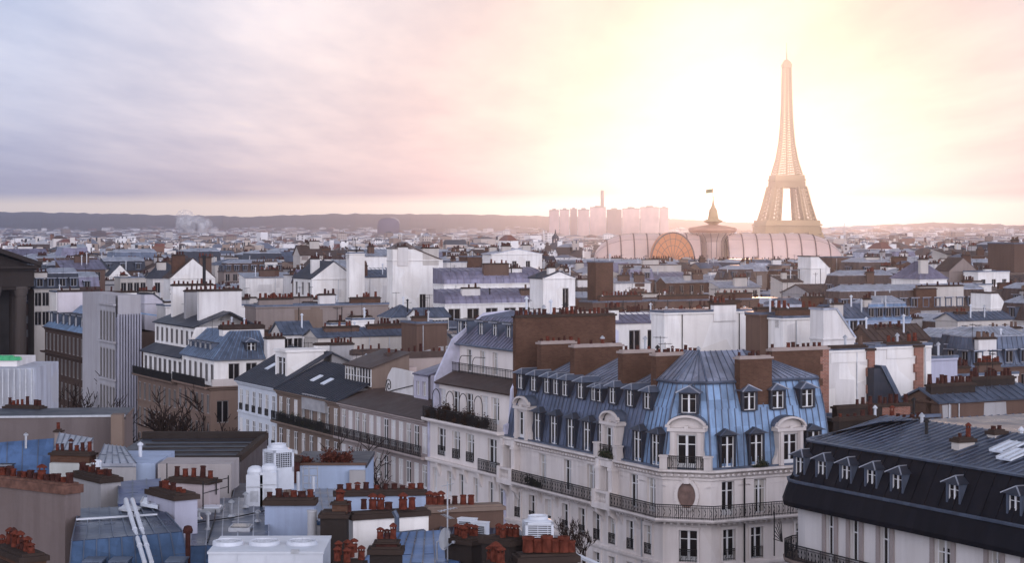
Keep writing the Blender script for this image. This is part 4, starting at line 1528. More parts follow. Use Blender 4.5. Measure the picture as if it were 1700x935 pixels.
def roof_part(root, L, W, zt, roof, rh, mat, seam=.8, wallm=None, rib=True):
    b = MB()
    o = .25
    if roof == 'gable_u':        # ridge along the street: gable end looks towards us
        A, B, Cc, D_ = (-o, -o, zt), (L + .02, -o, zt), (L + .02, W / 2, zt + rh), (-o, W / 2, zt + rh)
        E, G = (L + .02, W + o, zt), (-o, W + o, zt)
        b.slab(A, B, Cc, D_, .15); b.slab(D_, Cc, E, G, .15)
        if rib:
            b.seams(A, B, Cc, D_, seam, .06, .06)
        g = MB()
        g.prism([(0.02, zt - .05), (W - .02, zt - .05), (W / 2, zt + rh - .02)], 'x', .1, L)
        g.build('gable_wall', wallm, root)
    elif roof == 'gable_v':      # ridge runs away from the street: its zinc slope faces us
        A, B, Cc, D_ = (L + o, -o, zt), (L + o, W + o, zt), (L / 2, W + o, zt + rh), (L / 2, -o, zt + rh)
        E, G = (-o, W + o, zt), (-o, -o, zt)
        b.slab(A, B, Cc, D_, .15); b.slab(D_, Cc, E, G, .15)
        if rib:
            b.seams(A, B, Cc, D_, seam, .07, .07)
        g = MB()
        g.prism([(0.02, zt - .05), (L - .02, zt - .05), (L / 2, zt + rh - .05)], 'y', 0, W - .1)
        g.build('gable_wall', wallm, root)
    elif roof == 'shed':         # single slope down towards us
        A, B, Cc, D_ = (L + o, -o, zt), (L + o, W + o, zt), (-o, W + o, zt + rh), (-o, -o, zt + rh)
        b.slab(A, B, Cc, D_, .15)
        if rib:
            b.seams(A, B, Cc, D_, seam, .07, .07)
        g = MB()
        g.prism([(0, zt - .05), (L - .05, zt - .05), (0, zt + rh - .05)], 'y', 0.02, W - .02)
        g.build('gable_wall', wallm, root)
    elif roof == 'slant':        # parapet falling to the right, away from the street
        g = MB()
        g.prism([(0, zt - .05), (W, zt - .05), (W, zt), (W * .42, zt + rh), (0, zt + rh)], 'x', 0.02, L)
        g.build('gable_wall', wallm, root)
        b.slab((-.1, -.1, zt + rh), (L + .1, -.1, zt + rh), (L + .1, W * .42, zt + rh), (-.1, W * .42, zt + rh), .2)
        b.slab((-.1, W * .42, zt + rh), (L + .1, W * .42, zt + rh), (L + .1, W + .1, zt), (-.1, W + .1, zt), .2)
    elif roof == 'hip':
        k = min(L, W) * .46
        A, B, Cc, D_ = (-o, -o, zt), (L + o, -o, zt), (L + o, W + o, zt), (-o, W + o, zt)
        if W >= L:
            P, Q = (L / 2, k, zt + rh), (L / 2, W - k, zt + rh)
            fs = [(A, B, P), (B, Cc, Q, P), (Cc, D_, Q), (D_, A, P, Q)]
        else:
            P, Q = (k, W / 2, zt + rh), (L - k, W / 2, zt + rh)
            fs = [(A, B, Q, P), (B, Cc, Q), (Cc, D_, P, Q), (D_, A, P)]
        for f in fs:
            b.face(f)
            if rib and f[1] in (B, Cc) and f[0] in (A, B):
                q = f if len(f) == 4 else (f[0], f[1], f[2], f[2])
                b.seams(*q, seam, .06, .06)
        b.face([D_, Cc, B, A])
        for p, q in ((A, P), (B, P if W >= L else Q), (Cc, Q), (P, Q)):
            b.tube([p, q], .10, 5)
    elif roof == 'mansard':      # steep zinc storey on both seen sides, flat pale top
        sweep(b, [(0, 0), (L, 0), (L, W)], [(.25, zt), (.25, zt + .15), (-.1, zt + .15), (-1.1, zt + rh)], 0, ends=False, rib=seam if rib else None)
        sweep(b, [(0, 0), (L, 0), (L, W)], [(-1.0, zt + rh), (-1.0, zt + rh + .12), (-4, zt + rh + .9)], 1, ends=False, rib=seam if rib else None)
        b.face([(0, 4, zt + rh + .9), (L - 4, 4, zt + rh + .9), (L - 4, W, zt + rh + .9), (0, W, zt + rh + .9)], 1)
        b.face([(0, 0, zt), (0, W, zt), (0, W, zt + rh), (0, 1.1, zt + rh)], 0)
        b.face([(0, W, zt), (L, W, zt), (L - 1.1, W, zt + rh), (L - 4, W, zt + rh + .9), (0, W, zt + rh + .9)], 0)
    elif roof == 'barrel':       # curved zinc along the block
        prof = [(L + .15, zt)] + [(L - 2.6 + 2.75 * math.cos(a), zt + rh * math.sin(a)) for a in (RAD(18), RAD(36), RAD(54), RAD(72), RAD(90))] + [(0, zt + rh + .3), (0, zt)]
        for (x0, z0), (x1, z1) in zip(prof[:-2], prof[1:-1]):
            q = ((x0, 0, z0), (x0, W, z0), (x1, W, z1), (x1, 0, z1))
            b.face(q)
            b.seams(*q, seam, .08, .08)
        b.prism([p for p in prof], 'y', 0, .15)
        b.prism([p for p in prof], 'y', W - .15, W)
    else:                        # flat with parapet coping
        b.box(-.1, L + .1, -.1, .25, zt, zt + .25)
        b.box(L - .25, L + .1, .25, W + .1, zt, zt + .25)
        b.box(-.1, .25, .25, W + .1, zt, zt + .25)
        b.face([(.2, .2, zt + .02), (L - .2, .2, zt + .02), (L - .2, W, zt + .02), (.2, W, zt + .02)])
    return b.build('roof', [mat, Z_PALE if mat is not Z_PALE else Z_MID], root)


def house(name, label, s, t, L, W, zt, wallm, roof='flat', rh=2.0, roofm=None, uw=None, nw=None, r=None, chim=(), group=None, ww=1.15, dorm=0, rot=None, loc=None, cat='building', seam=.8, rib=True, potm=True):
    """block whose near street corner is at (s, t): L metres back along the street, W into the block.
    uw/nw: windows of the side towards us / the street side as (cols, rows, drop below eave, height, floor)"""
    r = r or random.Random(int(abs(s * 7 + t * 13)) + 5)
    if loc is None:
        loc = (*XY(s - L, t), 0)
    root = thing(name, label, cat, loc, GROT if rot is None else rot, group)
    roofm = roofm or Z_MID

    def ops(spec, length):
        out = []
        if spec:
            cols, rows, drop, h, fl = spec[:5]
            w_ = spec[5] if len(spec) > 5 else ww
            if isinstance(cols, int):
                cols = [(j + .5) / cols for j in range(cols)]
            for k in range(rows):
                for c in cols:
                    out.append((c * length - w_ / 2, c * length + w_ / 2, zt - drop - k * fl - h, zt - drop - k * fl))
        return out
    on, ou = ops(nw, L), ops(uw, W)
    b = MB()
    wall_run(b, (0, 0), (L, 0), 0, zt, on, .25)
    wall_run(b, (L, 0), (L, W), 0, zt, ou, .25)
    b.face([(0, 0, 0), (0, 0, zt), (0, W, zt), (0, W, 0)])
    b.face([(0, W, 0), (0, W, zt), (L, W, zt), (L, W, 0)])
    sweep(b, [(0, 0), (L, 0), (L, W)], slab_prof(zt, .14, .18), 0)
    b.build('wall', wallm, root)
    run_windows(root, (0, 0), (L, 0), on, .18, far=True)
    run_windows(root, (L, 0), (L, W), ou, .18, far=True)
    roof_part(root, L, W, zt, roof, rh, roofm, seam, wallm, rib)
    if dorm and roof == 'mansard':
        for j in range(dorm):
            dormer(root, (L - .05, (j + .5) * W / dorm, zt + .35), RAD(90), 'dormer_flat', 1.0, 1.33, min(1.0, rh / 2.4), far=True)
        k = max(1, int(dorm * L / W))
        for j in range(k):
            dormer(root, ((j + .5) * L / k, .05, zt + .35), 0, 'dormer_flat', 1.0, 1.33, min(1.0, rh / 2.4), far=True)
    if uw is None and W > 4:          # a blank end wall: flue lines, a downpipe, patched render
        b = MB()
        x_ = L + .06
        for _q in range(1 if W < 9 else 2):
            y_ = r.uniform(.08, .92) * W
            b.tube([(x_, y_, max(2, zt - 16)), (x_, y_, zt - .2)], .055, 5)
        b.build('drain_pipe', IRON if r.random() < .5 else STEEL, root)
        for _q in range(r.randint(2, 4)):
            b = MB()
            y0_, z0_ = r.uniform(.02, .8) * W, zt - r.uniform(1.2, 8)
            w_q, h_q = r.uniform(.6, .28 * W + .6), r.uniform(.8, 3.0)
            q_ = [(y0_ + r.uniform(-.2, .2), z0_), (min(W - .1, y0_ + w_q), z0_ + r.uniform(-.2, .2)), (min(W - .1, y0_ + w_q + r.uniform(-.2, .1)), min(zt - .25, z0_ + h_q)), (y0_, min(zt - .25, z0_ + h_q + r.uniform(-.3, .3)))]
            b.face([(L + .012 + .002 * _q, yy, zz) for yy, zz in q_])
            b.build('render_patch', {WHITE: WHITE2, WHITE2: CREAM, CREAM: BEIGE, BEIGE: TANW}.get(wallm, GREYW), root)
    for c in chim:
        # (fraction along L, fraction t0, fraction t1, height above eave, pots, material)
        fx, f0, f1, hh, npot, mt = c
        chimney(root, (fx * L, f0 * W), (fx * L, f1 * W), zt - 1.0, zt + hh, .65, mt, .16, npot, r, dark=False, far=True, sc=1.15)
    return root


def vent(root, x, y, z, h, r):
    b = MB()
    b.tube([(x, y, z - 1.2), (x, y, z + h)], .11, 6)
    b.lathe((x, y, z + h), [(.2, 0), (.2, .08), (.03, .26)], 8)
    b.build('vent_pipe', r.choice([STEEL, ALU, IRON]), root)


def aerial(root, x, y, z, h, r):
    b = MB()
    a = r.uniform(0, 3)
    c, s_ = math.cos(a), math.sin(a)
    b.tube([(x, y, z - 1.2), (x, y, z + h)], .025, 5)
    b.tube([(x - c * .5, y - s_ * .5, z + h - .15), (x + c * .5, y + s_ * .5, z + h - .1)], .02, 4)
    for k in range(5):
        f = k / 4 - .5
        px, py = x + c * f, y + s_ * f
        b.tube([(px + s_ * .3, py - c * .3, z + h - .12), (px - s_ * .3, py + c * .3, z + h - .12)], .015, 4)
    b.build('aerial', IRON, root)


def placed(label, pxl, pxc, pxr, ytop, ybot, d, wallm, roof='flat', rh=2.0, roofm=None, Lmin=4.5, name='apartment_building', yt_is_roof=False, **kw):
    """house measured off the photo: street side pxl..pxc, facing side pxc..pxr, eave row ytop at depth d"""
    p = at(pxc, ytop, d)
    s, t = ST(p.x, p.y)
    W_ = max(3.0, Tx(pxr, s) - t)
    L_ = (s - Sx(pxl, t)) if pxl < pxc else 0
    L_ = max(L_, Lmin)
    zt = p.z
    RES.append((pxl - 2, pxr + 2, ytop - 12, ybot, d))
    rp = random.Random(int(pxc * 3 + ytop))
    if not kw.get('chim') and W_ > 5:
        ch = []
        for _q in range(1 if W_ < 9 else 2):
            f0 = rp.uniform(0, .55) if _q == 0 else rp.uniform(.5, .7)
            ch.append((rp.uniform(.55, .95), f0, min(1, f0 + rp.uniform(.12, .34)), (rh if roof != 'flat' else .1) * rp.uniform(.7, 1.0) + rp.uniform(.4, .9), rp.randint(4, 9), rp.choice([wallm, CREAM, BRICK, WHITE2, BROWN])))
        kw['chim'] = tuple(ch)
    h = house(name, label, s, t, L_, W_, zt, wallm, roof, rh, roofm, **kw)
    for _q in range(rp.randint(1, 3)):
        y_, x_ = rp.uniform(.05, .95) * W_, rp.uniform(.55, .95) * L_
        top = zt + (rh if roof not in ('flat', 'slant') else .2) * .8
        if rp.random() < .5:
            vent(h, x_, y_, top, rp.uniform(.5, 1.3), rp)
        else:
            aerial(h, x_, y_, top, rp.uniform(1.4, 2.6), rp)
    return h


G1 = 'buildings in the middle distance'
g = dict(group=G1)
# --- left of centre
placed('dark mansard house with four pale dormers beside the dark temple', 50, 57, 132, 480, 530, 330, CREAM, 'mansard', 2.6, Z_DARK, uw=(6, 2, .6, 2.4, 3.3), dorm=4, **g)
placed('blank white house end above the shaded street, right of the dark mansard house', 92, 94, 120, 486, 535, 312, WHITE, 'flat', uw=None, **g)
placed('pale house with three tall windows behind the modern white slab', 190, 200, 243, 462, 500, 420, CREAM, 'flat', uw=(4, 2, 1, 2.6, 3.4), **g)
placed('pale house with small slate hipped pavilion roof', 248, 254, 300, 463, 500, 400, WHITE2, 'hip', 3.2, Z_SLATE, uw=(3, 1, .8, 2.2, 3.2), **g)
placed('white gabled house with blank end wall and tall black flue in front', 281, 283, 357, 462, 505, 380, WHITE, 'gable_u', 4.0, Z_BROWN, uw=None, **g)
placed('pale lilac house with blank wall and slanted top beside small hipped pavilion', 215, 240, 275, 503, 545, 300, render_wall('lilac_grey', (.46, .44, .49), .3), 'slant', 1.5, Z_DARK, chim=((.5, .1, .9, 1.6, 8, CREAM),), **g)
placed('white blank-walled house with red chimney pots along its top, left', 268, 275, 312, 509, 560, 292, WHITE2, 'flat', chim=((.8, 0, 1, .5, 11, WHITE2),), **g)
placed('narrow white house end with black coping right of patchy grey house', 390, 394, 428, 508, 560, 290, WHITE, 'flat', chim=((.5, .1, .8, .8, 6, GREYW),), **g)
placed('long white block with flat pale top in front of distant roofs', 400, 408, 486, 461, 500, 430, WHITE, 'shed', 1.0, Z_PALE, uw=None, **g)
placed('slate mansard house with row of dark dormers, above the flat white block', 362, 372, 470, 452, 475, 520, BEIGE, 'mansard', 2.4, Z_BROWN, dorm=7, uw=(8, 1, .5, 2, 3.2), **g)
placed('white house with curved slate roof and blank gable, left of the tall white house', 487, 518, 590, 463, 500, 350, WHITE, 'gable_u', 3.2, Z_SLATE, nw=(3, 1, .7, 2.4, 3.2), **g)
placed('slim white chimney tower rising beside the curved slate gable', 577, 580, 593, 421, 470, 348, WHITE, 'flat', Lmin=1.4, chim=((.5, 0, 1, .4, 3, WHITE),), **g)
placed('white flat-fronted house under pale violet zinc roof, left of tall white house', 594, 597, 655, 425, 470, 372, WHITE, 'shed', 1.6, Z_PALE, **g)
placed('white blank wall under small dark zinc roof at the foot of tall white house', 596, 598, 655, 460, 500, 360, WHITE, 'shed', 1.6, Z_MID, **g)
placed('tall white house with slanting top and four narrow windows', 648, 652, 735, 432, 520, 345, WHITE, 'slant', 2.2, Z_BROWN, uw=([.60, .86], 1, 6.2, 2.6, 3.0, 1.25), Lmin=2.6, **g)
placed('long beige blank wall with stains in the centre left', 420, 425, 645, 510, 560, 268, BEIGE, 'flat', chim=((.6, .05, .3, .9, 12, BEIGE), (.6, .5, .62, 1.4, 6, WHITE2), (.5, .75, .98, .8, 10, BRICK)), **g)
placed('long white wing under upper violet barrel zinc roof, centre', 733, 737, 900, 472, 490, 330, WHITE, 'barrel', 2.4, Z_PURP, seam=1.3, uw=None, **g)
placed('long white wing with windows under lower violet barrel zinc roof, centre', 735, 739, 922, 505, 540, 312, WHITE, 'barrel', 2.0, Z_PURP, seam=1.3, uw=(6, 1, .8, 2.6, 3.2, 2.2), **g)
placed('white house with two tiny windows and flat top behind violet roofs', 812, 816, 900, 422, 452, 430, WHITE, 'gable_u', 1.2, Z_PALE, uw=([.45, .72], 1, 1.6, 1.5, 3), **g)
placed('narrow white house with one very tall dark window, right of violet roofs', 898, 902, 955, 462, 525, 300, WHITE, 'gable_u', 1.1, Z_SLATE, uw=([.70], 1, 1.6, 3.2, 4, 1.1), **g)
placed('low white house with small windows beside the orange brick stub', 738, 742, 775, 436, 452, 450, WHITE2, 'flat', uw=(3, 1, 1.2, 1.5, 3), **g)
placed('orange brown brick house stub beside the flat white house', 774, 776, 800, 427, 452, 455, BRICK, 'flat', **g)
placed('small blue hipped roof house among white walls at centre', 646, 652, 700, 528, 545, 262, WHITE2, 'hip', 1.6, Z_MID, uw=(4, 1, .3, 1.2, 3), **g)
placed('white house under shallow blue zinc roof left of the brown firewall', 690, 700, 745, 527, 550, 255, WHITE, 'gable_v', 1.2, Z_MID, uw=(4, 1, .4, 1.4, 3), **g)
placed('brown blank-walled house with chimney clutter left of the violet-topped stepped building', 685, 692, 742, 538, 580, 232, BROWN, 'flat', chim=((.5, .1, .6, .6, 6, BROWN),), **g)
placed('low dark roofs with white coping behind the terrace house', 520, 528, 690, 560, 580, 236, CREAM, 'gable_v', 1.0, Z_MID, chim=((.7, .1, .45, 1.0, 10, BROWN), (.6, .55, .95, 1.1, 12, BRICK)), **g)
placed('white stub with round topped pots right of the blue hip roof', 545, 550, 562, 540, 572, 246, WHITE, 'flat', Lmin=2, chim=((.5, 0, 1, .3, 3, WHITE),), **g)
placed('white stub wall under a steel flue near the centre left', 583, 585, 600, 532, 560, 246, WHITE, 'flat', Lmin=2, chim=((.5, 0, 1, .3, 3, WHITE),), **g)
placed('blue zinc roofed house left of the white chimney walls', 455, 470, 520, 556, 600, 243, WHITE2, 'gable_v', 1.6, Z_MID, uw=(3, 1, .5, 1.5, 3), **g)
# --- right of centre
placed('isolated brown brick chimney tower standing above the roofs', 985, 989, 1018, 436, 500, 345, BRICK, 'flat', Lmin=3.0, **g)
placed('white house with two twin windows and blue zinc roof right of the brown firewall', 1016, 1018, 1103, 536, 575, 215, WHITE, 'shed', 1.0, Z_PURP, uw=([.42, .78], 1, .9, 2.4, 3, 1.5), Lmin=2.6, **g)
placed('huge blank white party wall above the blue corner mansard', 1099, 1103, 1262, 520, 592, 200, WHITE, 'flat', Lmin=2.6, **g)
placed('brown pier house between two blank white walls', 1258, 1262, 1300, 523, 585, 197, BROWN, 'flat', chim=((.5, .1, .9, .5, 3, BROWN),), Lmin=2.6, **g)
placed('blank white wall with brown brick crown right of the huge white wall', 1296, 1300, 1366, 529, 580, 195, WHITE, 'flat', chim=((.6, 0, 1, .8, 8, BRICK),), Lmin=2.6, **g)
placed('white house with slanting rooflight strip beside the brick gable', 1365, 1367, 1420, 562, 585, 190, WHITE2, 'slant', 3.0, Z_PALE, Lmin=2.2, **g)
placed('blank white wall with brick toothed edge, right of corner building', 1368, 1371, 1450, 583, 690, 156, WHITE, 'flat', chim=((.9, .1, .85, .15, 6, WHITE),), Lmin=2.6, **g)
placed('larger blank white wall with brick toothed edge and dark slate gable below', 1448, 1453, 1546, 577, 690, 160, WHITE, 'flat', chim=((.9, .2, .8, .15, 6, WHITE),), Lmin=2.6, **g)
placed('low lavender wall tucked beside the larger toothed white wall', 1543, 1546, 1567, 596, 640, 172, render_wall('lavender_wall', (.42, .42, .52), .3), 'flat', **g)
placed('two-storey brown mansard house with pale dormers, front row right', 1383, 1392, 1640, 517, 530, 300, BROWN, 'mansard', 3.0, Z_BROWN, dorm=13, **g)
placed('upper brown mansard house with dormers behind the front mansard row', 1383, 1390, 1488, 490, 500, 345, BROWN, 'mansard', 3.4, Z_BROWN, dorm=5, **g)
placed('white house under violet hipped roof at right', 1480, 1527, 1572, 464, 495, 335, WHITE, 'hip', 3.0, Z_PURP, uw=(2, 1, 1.0, 2.0, 3.2), **g)
placed('white triangular gable end right of the brown mansard row', 1640, 1645, 1676, 512, 530, 290, WHITE, 'slant', 2.4, Z_BROWN, **g)
placed('beige gabled house right of violet hipped roof', 1572, 1576, 1622, 450, 470, 400, BEIGE, 'gable_u', 2.8, Z_BROWN, **g)
placed('tall brown block with pale right flank at the right edge', 1640, 1684, 1720, 405, 450, 430, BROWN, 'flat', **g)
placed('white flat block below the tall brown block', 1620, 1624, 1676, 452, 475, 395, WHITE, 'flat', uw=(3, 1, 1.5, 1.2, 3), **g)
placed('white flat block with dark vents beside white triangular gable', 1598, 1602, 1646, 474, 500, 350, WHITE, 'flat', **g)
placed('white slanted house end left of brown stepped block', 1343, 1346, 1378, 445, 468, 400, WHITE, 'slant', 2.5, Z_BROWN, **g)
placed('brown block with pale chimney left of upper mansard row', 1374, 1382, 1418, 428, 460, 430, BROWN, 'flat', chim=((.8, .8, 1, .6, 3, CREAM),), **g)
placed('pale blue zinc roofed house below brown mansard rows, right of centre', 1372, 1380, 1440, 528, 555, 240, BLUEW, 'gable_v', 1.6, Z_MID, uw=(4, 1, .4, 1.5, 3), **g)
placed('long house under pale blue zinc roof with dormers, right', 1432, 1440, 1512, 532, 560, 245, BLUEW, 'mansard', 2.0, Z_BLUE, dorm=5, **g)
placed('brown roofed house with striped rooflights right of white toothed walls', 1425, 1450, 1540, 566, 590, 205, BROWN, 'gable_v', 1.6, Z_BROWN, chim=((.6, .2, .7, 1.0, 9, BROWN),), **g)
placed('cream house with small window below white triangular gable', 1580, 1590, 1680, 532, 555, 255, CREAM, 'gable_v', 1.0, Z_MID, uw=(4, 1, .7, 1.5, 3), chim=((.6, .1, .3, .8, 5, BROWN),), **g)
placed('dark house with steep blue-grey zinc storey and dormers at right edge', 1568, 1612, 1715, 612, 640, 205, BROWN, 'mansard', 3.2, Z_MID, dorm=4, uw=(4, 1, .8, 2, 3), **g)
placed('low white row with doors in front of the steep blue-grey mansard', 1572, 1586, 1690, 626, 655, 178, WHITE2, 'flat', uw=(5, 1, .7, 2.2, 3), chim=((.6, .05, .4, .6, 9, BRICK), (.5, .6, .95, .8, 9, BROWN)), **g)
placed('dark cluttered roof behind the black mansard building', 1545, 1560, 1720, 668, 690, 152, BROWN, 'gable_v', 1.0, Z_MID, chim=((.7, .0, .45, 1.1, 12, DARKST), (.5, .5, .95, 1.4, 14, DARKST)), **g)
placed('dark lower roof with white parapet behind the black mansard building', 1370, 1395, 1560, 702, 720, 146, DARKST, 'flat', chim=((.7, .05, .5, .9, 7, DARKST), (.4, .6, .9, .7, 6, RBRICK)), **g)
placed('brown block with flat roof under the glass vaults', 976, 984, 1260, 503, 520, 320, BROWN, 'flat', chim=((.8, .05, .3, .9, 14, BRICK), (.8, .4, .7, .8, 14, BRICK), (.8, .75, .97, 1, 10, BRICK)), **g)
placed('long low white block with pale zinc roof in front of glass vault', 1018, 1022, 1080, 470, 490, 450, WHITE, 'shed', 1.0, Z_PALE, **g)
placed('brown brick house with wide white roof in the orange glow', 1100, 1106, 1190, 470, 490, 460, BRICK, 'gable_v', 1.4, Z_PALE, uw=(5, 1, .6, 2, 3), **g)
placed('pale house with grey zinc shed roof in the orange glow', 1190, 1196, 1262, 478, 500, 420, CREAM, 'shed', 1.5, Z_PALE, uw=(4, 1, .6, 2, 3), **g)
placed('terracotta walled house with flat white roof below the iron tower', 1286, 1292, 1345, 450, 485, 460, BRICK, 'flat', uw=(3, 1, 1, 2, 3), **g)
placed('rosy house with brown shed roof below right glass vault', 1296, 1300, 1340, 468, 500, 400, CREAM, 'shed', 1.4, Z_BROWN, **g)
# toothed brick edges and the dark slate gable on the blank white walls
for lab, pw, pa, pb in (('smaller', at(1371, 583, 156), 1437, 1450), ('larger', at(1453, 577, 160), 1516, 1531)):
    s, _t = ST(pw.x, pw.y)
    t = Tx(pa, s)
    wd_ = Tx(pb, s) - t
    root = thing('brick_chimney_strip', 'red toothed brick strip on the %s blank white wall' % lab, 'brick pier', (*XY(s + .06, t), 0), GROT)
    b = MB()
    zt = pw.z - .1
    k = 24
    for j in range(k):
        w_ = wd_ if j % 2 else wd_ * .78
        b.box(-.05, .14, wd_ - w_, wd_, 18 + j * (zt - 18) / k, 18 + (j + 1) * (zt - 18) / k)
    b.build('brickwork', RBRICK, root)
    b = MB()
    b.box(-.05, .22, -.15, wd_ + .1, zt, zt + .2)
    b.build('coping', CAPST, root)
p0 = at(1451, 612, 157)
s, t = ST(p0.x, p0.y)
root = thing('dark_slate_gable', 'dark slate half gable leaning against the larger toothed white wall', 'roof', (*XY(s, t), 0), GROT)
b = MB()
W_ = Tx(1502, s) - t
zt = p0.z
zb = HC - (690 - HY) / F * 158
b.prism([(0, 10), (W_ + .6, 10), (W_ + .6, zb - 1), (W_ * .22, zt), (0, zt)], 'x', -2.5, 0, 0)
b.prism([(W_ + .65, zb - 1), (W_ + 1.1, zb - 1), (W_ * .22 + .4, zt + .2), (W_ * .22 - .1, zt + .2)], 'x', -2.6, .15, 1)
b.build('slate_slope', [Z_DARK, Z_MID], root)
for (px, y0, y1, d, lab) in ((339, 428, 500, 371, 'tall black flue pipe in front of the white gabled house'), (233, 740, 772, 108, 'short white vent pipe on the small white roof house at lower left')):
    p = at(px, y1, d)
    b = MB()
    h = (y1 - y0) / F * d
    r_ = .32 if d > 200 else .10
    b.tube([(0, 0, -2), (0, 0, h)], r_, 8)
    b.lathe((0, 0, h), [(r_ * 1.7, 0), (r_ * 1.7, r_), (.02, r_ * 2)], 8)
    o = b.build('flue_pipe', IRON if d > 200 else ALU, None, p)
    tag(o, lab, 'flue pipe')

# small things on the roofs of the street row
kr = random.Random(93)
for root, xs, y0, y1, z in ((m3, (2, 19), 4, 9, 29.0), (m4, (2, 16), 5, 8, 29.9), (m5, (2, 11), 5, 9, 30.6), (m6b, (2, 9), 3, 8, 32.2), (m7b, (2, 15), 5, 8, 33.9), (m9, (2, 20), 3, 8, 32.0), (m1, (2, 20), 5.5, 8.5, 34.3), (m2, (2, 13), 6, 9, 37.1)):
    for _q in range(6):
        (vent if kr.random() < .55 else aerial)(root, kr.uniform(*xs), kr.uniform(y0, y1), z, kr.uniform(.6, 2.0), kr)
for _q in range(7):
    vent(rt, kr.uniform(6, 30), kr.uniform(4, 9), 32.3, kr.uniform(.3, .8), kr)
for (root, x, y, z, ang) in ((m4, 5.5, 2.4, 28.75, .45), (m4, 9.0, 2.2, 28.65, .45), (m5, 4, 2.5, 29.1, .5), (m5, 7.5, 2.6, 29.15, .5)):
    b = MB()
    b.slab((x - .45, y - .6, z - .6 * ang + .12), (x + .45, y - .6, z - .6 * ang + .12), (x + .45, y + .6, z + .6 * ang + .12), (x - .45, y + .6, z + .6 * ang + .12), .12, 0)
    b.build('skylight', [SKYL], root)

# ------------------------------------------------------------------ filler houses: individually built roofs that fill the blocks
PALS = [('white', WHITE), ('pale', WHITE2), ('cream', CREAM), ('grey', GREYW), ('beige', BEIGE), ('brown', BROWN), ('tan', TANW), ('brick', BRICK)]
PALW = [20, 17, 18, 9, 11, 11, 9, 8]
ROOFS = [('blue zinc', Z_MID), ('pale zinc', Z_PALE), ('violet zinc', Z_PURP), ('dark slate', Z_SLATE), ('brown', Z_BROWN), ('black zinc', Z_DARK)]
ROOFW = [20, 13, 13, 18, 22, 14]
SHAPES = [('gable_v', 'ridged'), ('gable_u', 'gabled'), ('shed', 'lean-to'), ('mansard', 'mansard'), ('hip', 'hipped'), ('flat', 'flat')]
SHW = [20, 16, 14, 26, 8, 16]
GF = 'town houses filling the blocks behind the street'


def surf_z(d):
    pts = [(150, 28.0), (200, 30.0), (260, 31.0), (330, 32.5), (420, 33.5), (560, 33.5), (760, 32.5), (1000, 31)]
    for (d0, z0), (d1, z1) in zip(pts, pts[1:]):
        if d <= d1:
            return z0 + (z1 - z0) * max(0, (d - d0)) / (d1 - d0)
    return 31


FILL = []
fr = random.Random(77)
d = 214.0
row = 0
while d < 640:
    wd = 6.5 + 4 * fr.random() + d * .004
    px = -20 + fr.random() * 40
    while px < 1720:
        W_ = wd * fr.uniform(.55, 1.3)
        dd = d + fr.uniform(-.25, .25) * wd
        p = at(px, 500, dd)
        s, t = ST(p.x, p.y)
        step = W_ * .886 / dd * F + 4
        x0, x1 = px, px + step
        px += step + 4 * fr.random()
        if t < 13 and dd < 340:
            continue
        FILL.append((x0, x1, dd, s, t, W_, fr.random()))
    d *= 1.0
    d += wd * 1.25
    row += 1
KEEP = set([0,7,11,13,15,16,32,34,35,43,51,52,53,57,64,66,68,69,72,73,74,79,80,83,84,85,86,90,96,97,102,103,104,114,115,119,120,121,129,139,143,145,146,147,156,160,163,167,172,174,175,176,177,182,184,195,196,198,205,214,215,216,218,219,222,223,235,236,237,238,239,240,241,243,244,247,253,262,268,273,279,283,285,286,290,293,294,299,302,306,307,309,310,312,318,321,323,339,350,352,353,354,355,356,359,364,367,368,369,370,372,375,376,377,381,382,383,384,386,400,402,406,408,412,413,414,415,417,419,423,433,436,440,450,451,452,453,454,455,459,467,468,469,478,480,487,488,492,493,495,503,504,505,506,513,525,526,531,533,536,537,538,539,541,547,554,557,558,559,563,565,567,568,569,570,574,575,580,583,584,585,594,595,596,597,598,601,603,607,609,611,613,617,618,620,623,624,627,629,635,636,637,638,640,641,643,645,649,652,654,656,657,658,661,662,663,669,672,675,683,686,687,688,689,693,697,707,712,721,722,723,725,729,743,745,748,756,757,759,763,764,768,775,776,786,788,791,795])      # the ones the view actually shows
nfill = 0
RES.append((955, 1420, 380, 433, 1650))
_landm = [(145, 'beside the temple'), (330, 'by the white gabled house'), (480, 'behind the long beige wall'), (640, 'beside the tall white house'), (780, 'by the violet barrel roofs'),
          (930, 'behind the brown firewall'), (1080, 'before the left glass vault'), (1230, 'below the glass hall drum'), (1380, 'below the iron tower'), (1540, 'near the brown mansard rows'), (1720, 'near the right edge')]
_seen = {}
